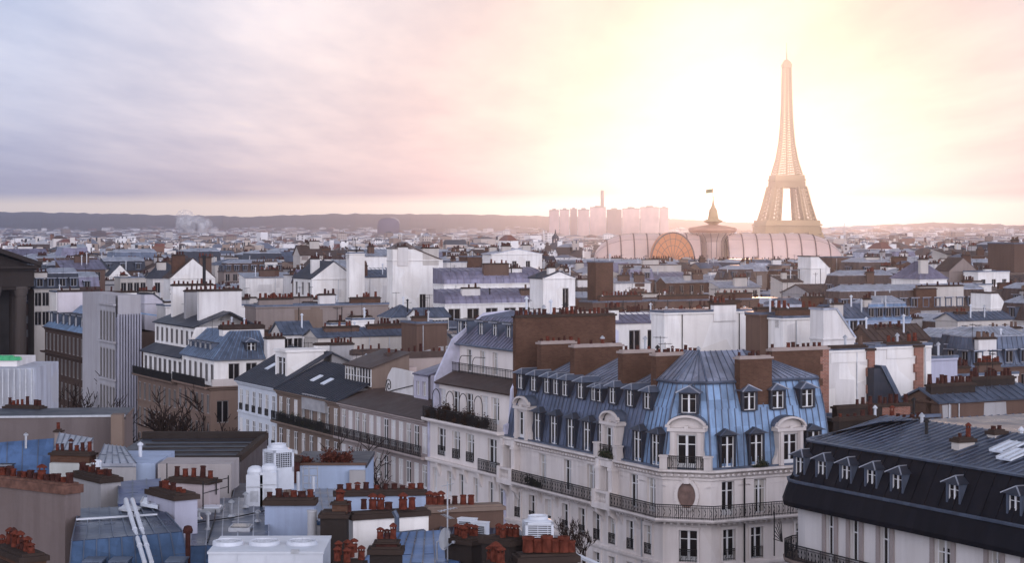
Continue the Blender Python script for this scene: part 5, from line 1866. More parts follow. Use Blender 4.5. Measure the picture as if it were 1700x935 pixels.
for idx, (x0, x1, dd, s, t, W_, q) in enumerate(FILL):
    r = random.Random(1000 + idx)
    zt = surf_z(dd) + r.uniform(-3.4, 1.8) + (2.6 if r.random() < .12 else 0)
    L_ = W_ * r.uniform(.6, 1.0)
    rh = r.uniform(1.4, 3.0)
    shape, sname = r.choices(SHAPES, SHW)[0]
    if shape == 'flat':
        rh = .3
    if shape == 'mansard':
        rh = r.uniform(2.2, 3.0)
    lim = zt + rh + .6
    bad = False
    for (a, c, yt, yb, dz) in RES:
        if x1 > a and x0 < c:
            if dd < dz + 4:
                lim = min(lim, HC - (yb - HY) / F * dd)
            if abs(dd - dz) < 7 + W_ * .3:
                bad = True
    zt2 = lim - rh - .6
    if bad or zt2 < 14:
        continue
    if KEEP is not None and idx not in KEEP:
        continue
    zt = zt2
    warm = 880 < (x0 + x1) / 2 < 1500  # warm palette puts the orange-pink glow into walls and roofs
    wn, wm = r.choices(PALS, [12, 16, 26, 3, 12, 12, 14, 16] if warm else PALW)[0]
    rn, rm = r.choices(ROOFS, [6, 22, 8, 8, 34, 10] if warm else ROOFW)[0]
    ncol = max(2, int(W_ / 2.6))
    blankwall = r.random() < .45
    uw = None if blankwall else (ncol, 2, .6, 1.9, 3.0)
    nw = (max(2, int(L_ / 3.5)), 1, .6, 2.0, 3.1) if r.random() < .5 and dd < 520 else None
    nch = r.choice([0, 1, 1, 2, 2, 3])
    ch = []
    for k in range(nch):
        f0 = r.uniform(0, .6)
        ch.append((r.uniform(.05, .9), f0, min(1, f0 + r.uniform(.15, .45)), rh * r.uniform(.6, 1.0) + r.uniform(.4, 1.2), r.randint(3, 8), r.choice([wm, BRICK, CREAM, GREYW, WHITE2])))
    side = next((n for lim_, n in _landm if (x0 + x1) / 2 < lim_), 'near the right edge')
    dist = 'near' if dd < 300 else ('midway' if dd < 470 else 'far')
    feat = ('blank ' if blankwall else '') + wn + '-walled house'
    chn = ('', ', one chimney row', ', two chimney rows', ', three chimney rows')[nch]
    base = '%s %s, %s %s roof%s, %s' % (dist, feat, rn, sname, chn, side)
    prev = _seen.get(base)
    label = base
    o = house('town_house', label, s, t, L_, W_, zt, wm, shape, rh, rm, uw, nw, r, ch, GF, ww=.95 if dd < 400 else 1.05, dorm=(max(2, int(W_ / 3.5)) if shape == 'mansard' and dd < 520 else 0), seam=1.0 if dd < 400 else 1.6, rib=dd < 520)
    if prev is not None:
        if prev[2]:
            label = 'another ' + base
        else:
            prev[0]['label'] = ('wider ' if prev[1] > W_ else 'narrower ') + base
            label = ('narrower ' if prev[1] > W_ else 'wider ') + base
            prev[2] = 1
        o['label'] = label
    else:
        _seen[base] = [o, W_, 0]
    if r.random() < .6:
        for _q in range(r.randint(1, 2)):
            b = MB()
            vx, vy = r.uniform(.2, .8) * L_, r.uniform(.1, .9) * W_
            vh = zt + rh + r.uniform(.2, 1.2)
            b.tube([(vx, vy, zt - .5), (vx, vy, vh)], .13, 5)
            b.lathe((vx, vy, vh), [(.24, 0), (.24, .1), (.02, .3)], 6)
            b.build('vent_pipe', STEEL, o)
    if r.random() < .4:
        b = MB()
        ax_, ay_ = r.uniform(.2, .8) * L_, r.uniform(.1, .9) * W_
        b.box(ax_ - .03, ax_ + .03, ay_ - .03, ay_ + .03, zt, zt + rh + 2.2)
        b.box(ax_ - .02, ax_ + .02, ay_ - .6, ay_ + .6, zt + rh + 1.9, zt + rh + 1.95)
        b.box(ax_ - .4, ax_ + .4, ay_ - .02, ay_ + .02, zt + rh + 1.6, zt + rh + 1.64)
        b.build('aerial', IRON, o)
    nfill += 1

# ------------------------------------------------------------------ the far city as one mass of roofs
m, n, bs = _new('far_walls')
geo = n.n('ShaderNodeNewGeometry')
tcx = n.n('ShaderNodeTexCoord').outputs['Object']
spx = n.n('ShaderNodeSeparateXYZ')
n.l(tcx, spx.inputs[0])
wcol = n.ramp(geo.outputs['Random Per Island'], [(0, (.72, .69, .68)), (.26, (.58, .53, .50)), (.46, (.44, .37, .33)), (.62, (.27, .20, .165)), (.75, (.17, .085, .06)), (.85, (.08, .055, .05)), (.93, (.64, .61, .61))], 'CONSTANT')
fx = n.math('FRACT', n.math('MULTIPLY', n.math('ADD', spx.outputs[0], n.math('MULTIPLY', spx.outputs[1], .83)), .36))
fz = n.math('FRACT', n.math('MULTIPLY', spx.outputs[2], .31))
wx_ = n.math('MULTIPLY', n.math('GREATER_THAN', fx, .38), n.math('LESS_THAN', fx, .70))
wz_ = n.math('MULTIPLY', n.math('GREATER_THAN', fz, .22), n.math('LESS_THAN', fz, .80))
hasw = n.math('GREATER_THAN', n.math('FRACT', n.math('MULTIPLY', geo.outputs['Random Per Island'], 17.3)), .40)
wmask = n.math('MULTIPLY', n.math('MULTIPLY', wx_, wz_), hasw)
n.l(n.mix(wmask, wcol, (.035, .032, .035)), bs.inputs['Base Color'])
bs.inputs['Roughness'].default_value = .85
FARW = m
m, n, bs = _new('far_roofs')
geo = n.n('ShaderNodeNewGeometry')
n.l(n.ramp(geo.outputs['Random Per Island'], [(0, (.26, .27, .31)), (.18, (.12, .13, .17)), (.38, (.07, .072, .085)), (.56, (.075, .048, .04)), (.78, (.40, .39, .41)), (.9, (.16, .06, .045))], 'CONSTANT'), bs.inputs['Base Color'])
bs.inputs['Roughness'].default_value = .5
FARR = m
b = MB()
fr = random.Random(5)


def far_box(x, y, rot, L, W_, z0, zt, rh):
    c, s_ = math.cos(rot), math.sin(rot)

    def P(a, bb, z):
        return (x + a * c - bb * s_, y + a * s_ + bb * c, z)
    i = len(b.v)
    l, w_ = L / 2, W_ / 2
    b.v += [P(-l, -w_, z0), P(l, -w_, z0), P(l, w_, z0), P(-l, w_, z0), P(-l, -w_, zt), P(l, -w_, zt), P(l, w_, zt), P(-l, w_, zt)]
    for q in ((0, 1, 5, 4), (1, 2, 6, 5), (2, 3, 7, 6), (3, 0, 4, 7)):
        b.f.append(tuple(i + k for k in q)); b.m.append(0)
    i = len(b.v)
    kind = fr.random()
    if kind < .5:
        e = .3
        b.v += [P(-l, -w_, zt), P(l, -w_, zt), P(l, w_, zt), P(-l, w_, zt), P(-l * e, -w_ * e, zt + rh), P(l * e, -w_ * e, zt + rh), P(l * e, w_ * e, zt + rh), P(-l * e, w_ * e, zt + rh)]
        fs = ((0, 1, 5, 4), (1, 2, 6, 5), (2, 3, 7, 6), (3, 0, 4, 7), (4, 5, 6, 7))
    elif kind < .8:
        b.v += [P(-l, -w_, zt), P(l, -w_, zt), P(l, w_, zt), P(-l, w_, zt), P(-l, 0, zt + rh), P(l, 0, zt + rh)]
        fs = ((0, 1, 5, 4), (2, 3, 4, 5), (1, 2, 5), (3, 0, 4))
    else:
        b.v += [P(-l, -w_, zt), P(l, -w_, zt), P(l, w_, zt), P(-l, w_, zt)]
        fs = ((0, 1, 2, 3),)
    for q in fs:
        b.f.append(tuple(i + k for k in q)); b.m.append(1)


def far_height(d):
    pts = [(620, 31), (700, 29.5), (1000, 27.5), (1600, 24), (2600, 20), (4500, 22), (8000, 34)]
    for (d0, z0), (d1, z1) in zip(pts, pts[1:]):
        if d <= d1:
            return z0 + (z1 - z0) * max(0, d - d0) / (d1 - d0)
    return 34


d = 630.0
while d < 6300:
    sp = 6.3 + d * .0046
    half = (870 / F) * d + 60
    x = -half
    while x < half:
        W_ = sp * fr.uniform(.5, 1.25)
        x += W_
        if fr.random() < .12:
            continue
        px = CX + x / d * F
        z = far_height(d) + fr.gauss(0, 3.3) + (fr.uniform(3, 8 if d < 2200 else 14) if fr.random() < (.02 if d > 900 else .0) else 0)
        if 950 < px < 1425 and d < 1700:
            z = min(z, HC - (436 - HY) * d / F - 2)
        if 960 < px < 1420 and 1560 < d < 1850:
            continue
        rot = GROT + fr.choice([0, .5, -.4, .9, 1.3]) if fr.random() < .4 else GROT
        y = d + fr.uniform(-.4, .4) * sp
        if d < 2600:                            # chimney slabs and attic boxes
            for _q in range(fr.choice([0, 1, 1, 2, 2])):
                if fr.random() < .75:
                    far_box(x + fr.uniform(-.5, .5) * W_, y + fr.uniform(-4, 3), rot, .7, fr.uniform(1.5, 4.5), z - 1, z + fr.uniform(1.6, 3.6), 0.3)
                else:
                    far_box(x + fr.uniform(-.4, .4) * W_, y + fr.uniform(-3, 3), rot, fr.uniform(1.5, 3), fr.uniform(1.5, 3.5), z - 1, z + fr.uniform(1.2, 2.6), .5)
        far_box(x, y, rot, W_ * fr.uniform(.7, 1.0), W_ * fr.uniform(.5, 1.0), 0, z, fr.uniform(.8, 2.8))
    d += sp * 1.05
for _q in range(1500):                            # pale houses climbing the lower hill
    px = fr.uniform(-30, 1730)
    dd = fr.uniform(6400, 7900)
    zz = 8 + (dd - 6400) / 1500 * 26
    if fr.random() < .5 and 500 < px < 1300:
        continue
    far_box((px - CX) / F * dd, dd, fr.uniform(0, 3), fr.uniform(12, 40), fr.uniform(12, 25), 0, zz + fr.uniform(6, 18), fr.uniform(2, 5))
o = b.build('distant_city', [FARW, FARR])
o['kind'] = 'stuff'

# ------------------------------------------------------------------ hills on the horizon
RIDGE = [(-900, 350), (-300, 352), (0, 352), (100, 353), (200, 355), (260, 357), (340, 358), (425, 360), (500, 357), (560, 355), (650, 355), (760, 356), (850, 357), (950, 360), (1110, 363), (1250, 370), (1360, 378), (1450, 374), (1550, 370), (1640, 372), (1700, 374), (2300, 372)]
b = MB()
DR = 9500.0
fr = random.Random(3)
N = 320
cols = []
for i in range(N + 1):
    px = -900 + 3200 * i / N
    for (p0, y0), (p1, y1) in zip(RIDGE, RIDGE[1:]):
        if p0 <= px <= p1:
            y = y0 + (y1 - y0) * (px - p0) / (p1 - p0)
    top = HC + (HY - y) / F * DR + fr.gauss(0, 2.0)
    x = (px - CX) / F
    prof = [(6400, -5), (7000, 6 + .10 * max(0, top)), (7800, .45 * top + fr.gauss(0, 2)), (8700, .82 * top + fr.gauss(0, 2)), (DR, top), (11500, top * .9)]
    cols.append([(x * dd, dd, zz) for dd, zz in prof])
for a, c in zip(cols, cols[1:]):
    for k in range(len(a) - 1):
        b.face([a[k], c[k], c[k + 1], a[k + 1]])
HILL = plain('wooded_hill', (.05, .06, .05), .95, 0, .35, .004, .1)
setting(b.build('hills', HILL))

# ------------------------------------------------------------------ iron lattice tower
TW = plain('haze_paled_iron', (.44, .30, .15), .7, 0, .1, .02, .3)  # paler than the iron's brown paint: glowing haze put into the colour
DT = 3000.0
MT = DT / F
tw = thing('lattice_tower', 'tall tapering iron lattice tower with two platforms, against the sun glow', 'tower', (at(1306, HY, DT).x, DT, 0), RAD(6))


def tz(y):
    return HC - (y - HY) * MT


PROF = [(430, 62), (388, 47), (362, 38.5), (340, 33), (312, 27), (290, 21), (265, 14.8), (240, 11), (210, 8.6), (170, 7.0), (130, 6.2), (108, 5.6)]


def half(z):
    pr = [(tz(y), h * MT) for y, h in PROF]
    for (z0, h0), (z1, h1) in zip(pr, pr[1:]):
        if z <= z1:
            return h0 + (h1 - h0) * (z - z0) / (z1 - z0)
    return pr[-1][1]


def lattice_leg(b, sx, sy, z0, z1, wfac, n, th):
    """tapering four-cornered truss"""
    for k in range(n):
        za, zb = z0 + (z1 - z0) * k / n, z0 + (z1 - z0) * (k + 1) / n
        Q = []
        for z in (za, zb):
            h = half(z)
            w_ = h * wfac(z)
            cs = [(sx * h, sy * h, z), (sx * (h - w_), sy * h, z), (sx * (h - w_), sy * (h - w_), z), (sx * h, sy * (h - w_), z)]
            Q.append(cs)
        for j in range(4):
            j2 = (j + 1) % 4
            b.bar(Q[0][j], Q[1][j], th * 1.7, th * 1.7)
            b.bar(Q[0][j], Q[1][j2], th)
            b.bar(Q[0][j2], Q[1][j], th)
            b.bar(Q[1][j], Q[1][j2], th)
            m0 = (Vector(Q[0][j]) + Vector(Q[0][j2])) / 2
            m1_ = (Vector(Q[1][j]) + Vector(Q[1][j2])) / 2
            b.bar(m0, m1_, th * .9)


for sx in (-1, 1):
    for sy in (-1, 1):
        b = MB()
        lattice_leg(b, sx, sy, 0, tz(386), lambda z: .44, 6, 1.5)
        lattice_leg(b, sx, sy, tz(368), tz(310), lambda z: .50, 9, 1.15)
        b.build('leg', TW, tw)
b = MB()
for k in range(44):
    za, zb = tz(290) + (tz(108) - tz(290)) * k / 44, tz(290) + (tz(108) - tz(290)) * (k + 1) / 44
    ha, hb = half(za), half(zb)
    for q in range(4):
        c0 = [(-1, -1), (1, -1), (1, 1), (-1, 1)][q]
        c1 = [(-1, -1), (1, -1), (1, 1), (-1, 1)][(q + 1) % 4]
        A0, A1 = (c0[0] * ha, c0[1] * ha, za), (c1[0] * ha, c1[1] * ha, za)
        B0, B1 = (c0[0] * hb, c0[1] * hb, zb), (c1[0] * hb, c1[1] * hb, zb)
        b.bar(A0, B0, 1.8); b.bar(A0, B1, .7); b.bar(A1, B0, .7); b.bar(A0, A1, .6)
        for f in (.25, .5, .75):
            b.bar(Vector(A0).lerp(Vector(A1), f), Vector(B0).lerp(Vector(B1), f), .6)
    b.bar((0, 0, za), (0, 0, zb), 2.2)
b.build('shaft', TW, tw)


def platform(y0, y1, wd, name):
    b = MB()
    z0, z1 = tz(y1), tz(y0)
    h = wd * MT
    b.box(-h * .93, h * .93, -h * .93, h * .93, z0, z0 + (z1 - z0) * .55)
    b.box(-h, h, -h, h, z0 + (z1 - z0) * .55, z0 + (z1 - z0) * .70)
    b.box(-h * .94, h * .94, -h * .94, h * .94, z0 + (z1 - z0) * .7, z1)
    k = 24
    for j in range(k):
        x = -h + (j + .5) * 2 * h / k
        for sg in (-1, 1):
            b.box(x - h / k * .5, x + h / k * .5, sg * h * .94 - .5, sg * h * .94 + .5, z0, z0 + (z1 - z0) * .5)
            b.box(sg * h * .94 - .5, sg * h * .94 + .5, x - h / k * .5, x + h / k * .5, z0, z0 + (z1 - z0) * .5)
    b.build(name, TW, tw)


platform(366, 386, 48, 'first_platform')
platform(291, 312, 26, 'second_platform')
b = MB()
z0 = tz(108)
h = 7.4 * MT
b.box(-h, h, -h, h, z0 - 3, z0 + 2)
b.box(-h * .8, h * .8, -h * .8, h * .8, z0 + 2, z0 + 5)
b.lathe((0, 0, z0 + 5), [(h * .8, 0), (h * .75, 1.5), (h * .5, 3.2), (h * .15, 4.4)], 12)
b.build('summit_cabin', TW, tw)
b = MB()
b.tube([(0, 0, z0 + 8), (0, 0, tz(86))], 1.1, 8, 0, .8)
b.tube([(0, 0, tz(86)), (0, 0, tz(70))], .6, 6, 0, .35)
b.build('antenna', TW, tw)
for ax in ((1, 0), (0, 1)):          # arches under the first platform
    for sg in (-1, 1):
        b = MB()
        for k in range(16):
            a0, a1 = math.pi * k / 16, math.pi * (k + 1) / 16
            R_, zc_ = 36 * MT, tz(424)
            hz_ = tz(388) - zc_
            for q in (1.0, 1.08):
                p0 = (R_ * q * math.cos(a0), sg * 50 * MT, zc_ + hz_ * q * math.sin(a0))
                p1 = (R_ * q * math.cos(a1), sg * 50 * MT, zc_ + hz_ * q * math.sin(a1))
                if ax == (0, 1):
                    p0, p1 = (p0[1], p0[0], p0[2]), (p1[1], p1[0], p1[2])
                b.bar(p0, p1, 1.6)
        b.build('arch', TW, tw)

# ------------------------------------------------------------------ glass exhibition hall with two barrel vaults
DG = 1700.0
MG = DG / F
hl = thing('glass_hall', 'long glass-vaulted exhibition hall with iron ribs and a central drum', 'exhibition hall', (at(1183, HY, DG).x, DG, 0), 0)
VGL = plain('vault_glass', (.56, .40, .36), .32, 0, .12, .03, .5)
VRIB = plain('vault_iron', (.13, .07, .06), .6, 0, .1, .1, .3)


def gx(px):
    return (px - 1183) * MG


def gz(y):
    return HC - (y - HY) * MG


def vault(x0, x1, yb, yt, ends, name):
    """barrel running left-right; quarter-round hipped ends"""
    zb, zt = gz(yb), gz(yt)
    R_ = 26.0
    b = MB()
    nx, na = 40, 14
    xe = 34 * MG * 2
    grid = []
    for i in range(nx + 1):
        x = x0 + (x1 - x0) * i / nx
        f = 1.0
        if ends[0] and x < x0 + xe:
            u = (x0 + xe - x) / xe
            f = math.sqrt(max(0, 1 - u * u))
        if ends[1] and x > x1 - xe:
            u = (x - (x1 - xe)) / xe
            f = math.sqrt(max(0, 1 - u * u))
        grid.append([(x, -R_ * (.55 + .45 * f) * math.cos(math.pi * k / na), zb + (zt - zb) * f * math.sin(math.pi * k / na)) for k in range(na + 1)])
    for i in range(nx):
        for k in range(na):
            b.face([grid[i][k], grid[i + 1][k], grid[i + 1][k + 1], grid[i][k + 1]])
    o = b.build(name, VGL, hl)
    # main ribs as parts of the vault
    rb = MB()
    for i in range(0, nx + 1, 5):
        for k in range(na):
            rb.bar(grid[i][k], grid[i][k + 1], 1.1, 1.0)
    for k in (0, 4, 7):
        for i in range(nx):
            rb.bar(grid[i][k], grid[i + 1][k], .22 if k not in (0, 7) else .7, .35)
    rb.build('rib_frame', VRIB, o)


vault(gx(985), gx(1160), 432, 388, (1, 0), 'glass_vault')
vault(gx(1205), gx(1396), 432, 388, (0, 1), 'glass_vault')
HST = plain('hall_stone', (.36, .30, .27), .85, 0, .15, .05, .2)
b = MB()
b.box(gx(980), gx(1400), -27, 27, 0, gz(431))
b.box(gx(978), gx(1402), -28.5, 28.5, gz(431) - 2.0, gz(431) - .4)
for j in range(60):
    x = gx(985) + (j + .5) * (gx(1395) - gx(985)) / 60
    b.box(x - .6, x + .6, -28, -27, 4, gz(431) - 2)
b.build('wall', HST, hl)
b = MB()          # central crossing: low glass saddle with drum
b.lathe((gx(1183), 0, 0), [(36 * MG, gz(387)), (40 * MG, gz(383)), (40 * MG, gz(379.5)), (37 * MG, gz(378)), (20 * MG, gz(375)), (6 * MG, gz(373))], 32)
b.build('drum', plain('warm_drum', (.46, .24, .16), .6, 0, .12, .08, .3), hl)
b = MB()
b.lathe((gx(1183), 0, 0), [(22 * MG, gz(432)), (22 * MG, gz(402)), (26 * MG, gz(395)), (35 * MG, gz(387.5))], 24)
cr_ = b.build('crossing_glass', VGL, hl)
b = MB()
for j in range(16):
    a_q = 2 * math.pi * (j + .5) / 16
    pr = [(22.4 * MG, gz(432)), (22.4 * MG, gz(402)), (26.4 * MG, gz(395)), (35.3 * MG, gz(387.5))]
    for (r0, z0), (r1, z1) in zip(pr, pr[1:]):
        b.bar((gx(1183) + r0 * math.cos(a_q), r0 * math.sin(a_q), z0), (gx(1183) + r1 * math.cos(a_q), r1 * math.sin(a_q), z1), .5)
b.build('glazing_bars', VRIB, cr_)
b = MB()
b.lathe((gx(1184), 0, 0), [(5 * MG, gz(374)), (9 * MG, gz(371)), (16 * MG, gz(368)), (15 * MG, gz(366)), (9 * MG, gz(364)), (7.5 * MG, gz(356)), (6.5 * MG, gz(349)), (4.5 * MG, gz(346)), (2 * MG, gz(340)), (.8 * MG, gz(332)), (.5 * MG, gz(326))], 16)
cu = b.build('cupola', TW, hl)
b = MB()
b.tube([(gx(1183.5), 0, gz(328)), (gx(1183.5), 0, gz(312))], .22, 6)
fp = b.build('flagpole', TW, hl)
b = MB()
pts = [(gx(1183.5) + (-.2 - 1.0 * i) , .5 * math.sin(i * .9), gz(313.5) - .12 * i) for i in range(7)]
for i in range(6):
    p, q = pts[i], pts[i + 1]
    b.slab(p, q, (q[0], q[1], q[2] - 3.2), (p[0], p[1], p[2] - 3.2), .05)
b.build('flag', plain('dark_green_flag', (.10, .13, .05), .8), fp)
# arched entrance gable in front of the left vault
b = MB()
R_ = 35 * MG
arc = [(gx(1110) + R_ * math.cos(math.pi * k / 20), gz(432) + (gz(386) - gz(432)) * math.sin(math.pi * k / 20)) for k in range(21)]
b.prism(arc, 'y', -46, 0, 0)
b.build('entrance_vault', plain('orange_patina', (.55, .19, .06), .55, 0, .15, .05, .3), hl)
b = MB()
for (xa, za), (xb, zb) in zip(arc, arc[1:]):
    b.bar((xa, -46.3, za), (xb, -46.3, zb), 1.2, 1.2)
for k in range(1, 20, 2):
    b.bar((gx(1110), -46.2, gz(432)), (arc[k][0], -46.2, arc[k][1]), .35)
for f in (.55, .78):
    for (xa, za), (xb, zb) in zip(arc, arc[1:]):
        b.bar((gx(1110) + (xa - gx(1110)) * f, -46.2, gz(432) + (za - gz(432)) * f), (gx(1110) + (xb - gx(1110)) * f, -46.2, gz(432) + (zb - gz(432)) * f), .4)
b.build('fanlight', VRIB, hl)

# ------------------------------------------------------------------ high-rise towers far behind
GT = 'distant high-rise towers'
for i, (x0, x1, yt, d, c, lab) in enumerate((
        (912, 928, 350, 4300, .30, 'leftmost slim high-rise of the far cluster'), (930, 945, 349, 4500, .34, 'second slim high-rise from left in the far cluster'),
        (947, 958, 348, 4400, .22, 'thin dark striped high-rise in the far cluster'), (960, 978, 349, 4300, .30, 'striped high-rise left of the tall chimney'),
        (980, 1006, 345, 4600, .36, 'broad high-rise at the foot of the tall chimney'), (1008, 1032, 349, 4300, .16, 'darker rosy high-rise in the middle of the far cluster'),
        (1034, 1062, 347, 4500, .36, 'pale broad high-rise right of the darker rosy one'), (1064, 1094, 345, 4400, .33, 'broadest pale high-rise of the far cluster'),
        (1096, 1110, 346, 4600, .33, 'rightmost narrow high-rise of the far cluster'))):
    k = d / F
    x, w_ = (x0 - CX) * k, (x1 - x0) * k
    zt = HC + (HY - yt) * k
    root = thing('high_rise', lab, 'tower block', (x, d, 0), 0, GT)
    b = MB()
    b.box(0, w_, 0, 24, 0, zt)
    for j in range(int(w_ / 3.4)):
        b.box(j * 3.4 + .3, j * 3.4 + 1.2, -.5, 0, 4, zt - 2)
    b.build('wall', plain('tower_concrete_%d' % int(c * 100), (min(.7, c * 1.9), c * 1.45, c * 1.38), .8, 0, .15, .05, .3), root)
    b = MB()
    b.box(-.4, w_ + .4, -1, 24.4, zt, zt + 2)
    b.box(w_ * .3, w_ * .7, 6, 16, zt + 2, zt + 5)
    b.build('roof', HST, root)
k = 4700 / F
b = MB()
b.lathe((0, 0, 0), [(5.5, 0), (4.6, (HY - 345) * k + HC), (4.2, (HY - 316) * k + HC)], 14)
tag(b.build('tall_chimney', HST, None, ((1000 - CX) * k, 4700, 0)), 'tall thin factory chimney rising behind the far high-rises', 'chimney')

# small lantern dome left of the glass hall
d = 1150.0
k = d / F
dm = thing('lantern_dome', 'small slate dome with lantern and spire left of glass hall', 'dome', ((922 - CX) * k, d, 0), 0)
b = MB()
b.box(-22 * k, 22 * k, -6, 8, 0, HC - (432 - HY) * k)
b.build('wall', CREAM, dm)
b = MB()
z = lambda y: HC - (y - HY) * k
b.lathe((0, 0, 0), [(21 * k, z(433)), (20 * k, z(426)), (17 * k, z(418)), (12 * k, z(410)), (7 * k, z(405)), (7 * k, z(403))], 14, 0)
for j in range(14):
    t_ = 2 * math.pi * (j + .5) / 14
    pr = [(21 * k, z(433)), (20 * k, z(426)), (17 * k, z(418)), (12 * k, z(410)), (7 * k, z(405))]
    for (r0, z0), (r1, z1) in zip(pr, pr[1:]):
        b.bar((r0 * math.cos(t_), r0 * math.sin(t_), z0), (r1 * math.cos(t_), r1 * math.sin(t_), z1), .3)
b.build('roof', Z_SLATE, dm)
b = MB()
for j in range(8):
    t_ = 2 * math.pi * j / 8
    b.bar((5 * k * math.cos(t_), 5 * k * math.sin(t_), z(404)), (5 * k * math.cos(t_), 5 * k * math.sin(t_), z(396)), .5)
b.lathe((0, 0, 0), [(6 * k, z(396)), (6.5 * k, z(395)), (4 * k, z(391)), (1.5 * k, z(388)), (.5 * k, z(381))], 10)
b.build('lantern', Z_SLATE, dm)

# soft steam puff and round hazy block on the left horizon
d = 5200.0
k = d / F
m, n, bs = _new('thin_steam')
out_ = [x for x in n.t.nodes if x.type == 'OUTPUT_MATERIAL'][0]
tr = n.n('ShaderNodeBsdfTransparent')
mx = n.n('ShaderNodeMixShader')
lw = n.n('ShaderNodeLayerWeight')
lw.inputs[0].default_value = .35
bs.inputs['Base Color'].default_value = (.85, .85, .86, 1)
bs.inputs['Roughness'].default_value = 1.0
tcs = n.n('ShaderNodeTexCoord').outputs['Object']
n.l(n.math('MULTIPLY', n.mapr(lw.outputs['Facing'], 0.0, .85, .55, .0), n.mapr(n.noise(tcs, .035, 5.0, .6), .36, .66, 0.05, 1.0)), mx.inputs[0])
n.l(tr.outputs[0], mx.inputs[1]); n.l(bs.outputs[0], mx.inputs[2]); n.l(mx.outputs[0], out_.inputs[0])
b = MB()
sr = random.Random(9)
for cx_, cy_q, cz_, rr_ in ((0, 0, 364, 17), (-3, 5, 372, 15), (6, -6, 376, 16), (22, 4, 371, 14), (36, 8, 374, 12), (30, -5, 379, 12), (10, 0, 380, 14)):
    prof = [(rr_ * k * math.sin(math.pi * q / 12), -rr_ * k * math.cos(math.pi * q / 12)) for q in range(1, 12)]
    prof = [(a_q * sr.uniform(.93, 1.05), z_q) for a_q, z_q in prof]
    b.lathe((cx_ * k, cy_q * k, HC - (cz_ - HY) * k), prof, 20)
st = b.build('steam', m, None, ((307 - CX) * k, d, 0), smooth=True)
st['kind'] = 'stuff'
d = 4800.0
k = d / F
z = lambda y: HC - (y - HY) * k
gh = thing('gasholder', 'violet grey round-topped block with a pale rim on the centre left horizon', 'gasholder', ((645 - CX) * k, d, 0), 0)
b = MB()
b.lathe((0, 0, 0), [(18.5 * k, 0), (18.5 * k, z(373)), (17 * k, z(367)), (12 * k, z(363)), (5 * k, z(361.5)), (.2, z(361.3))], 28)
b.build('tank', plain('violet_tank', (.10, .09, .14), .7, 0, .08, .01, .3), gh, smooth=True)
b = MB()
ring = [(18.6 * k * math.cos(a), -2.0, z(372) + 11 * k * math.sin(a)) for a in [math.pi * (.05 + .40 * j / 10) for j in range(11)]]
b.tube(ring, 1.6, 6)
b.build('rim', WHITE2, gh)
# tower crane right of the iron tower
d = 2100.0
k = d / F
b = MB()
zc = HC - (378 - HY) * k
for sx in (-.8, .8):
    for sy in (-.8, .8):
        b.bar((sx, sy, 0), (sx, sy, zc), .35)
for j in range(18):
    b.bar((-.8 if j % 2 else .8, -.8, j * zc / 18), (.8 if j % 2 else -.8, -.8, (j + 1) * zc / 18), .25)
b.bar((-14, 0, zc), (32, 0, zc), .9)
b.bar((-14, 0, zc + 2.4), (32, 0, zc + .6), .4)
b.box(-15, -11, -1, 1, zc - 2.5, zc)
b.bar((0, 0, zc), (0, 0, zc + 6), .6)
b.bar((0, 0, zc + 6), (26, 0, zc + .6), .2)
tag(b.build('tower_crane', STEEL, None, ((1402 - CX) * k, d, 0)), 'thin tower crane with long jib right of the iron tower', 'crane')

# ------------------------------------------------------------------ nearest roofs below the viewpoint
fr = random.Random(41)


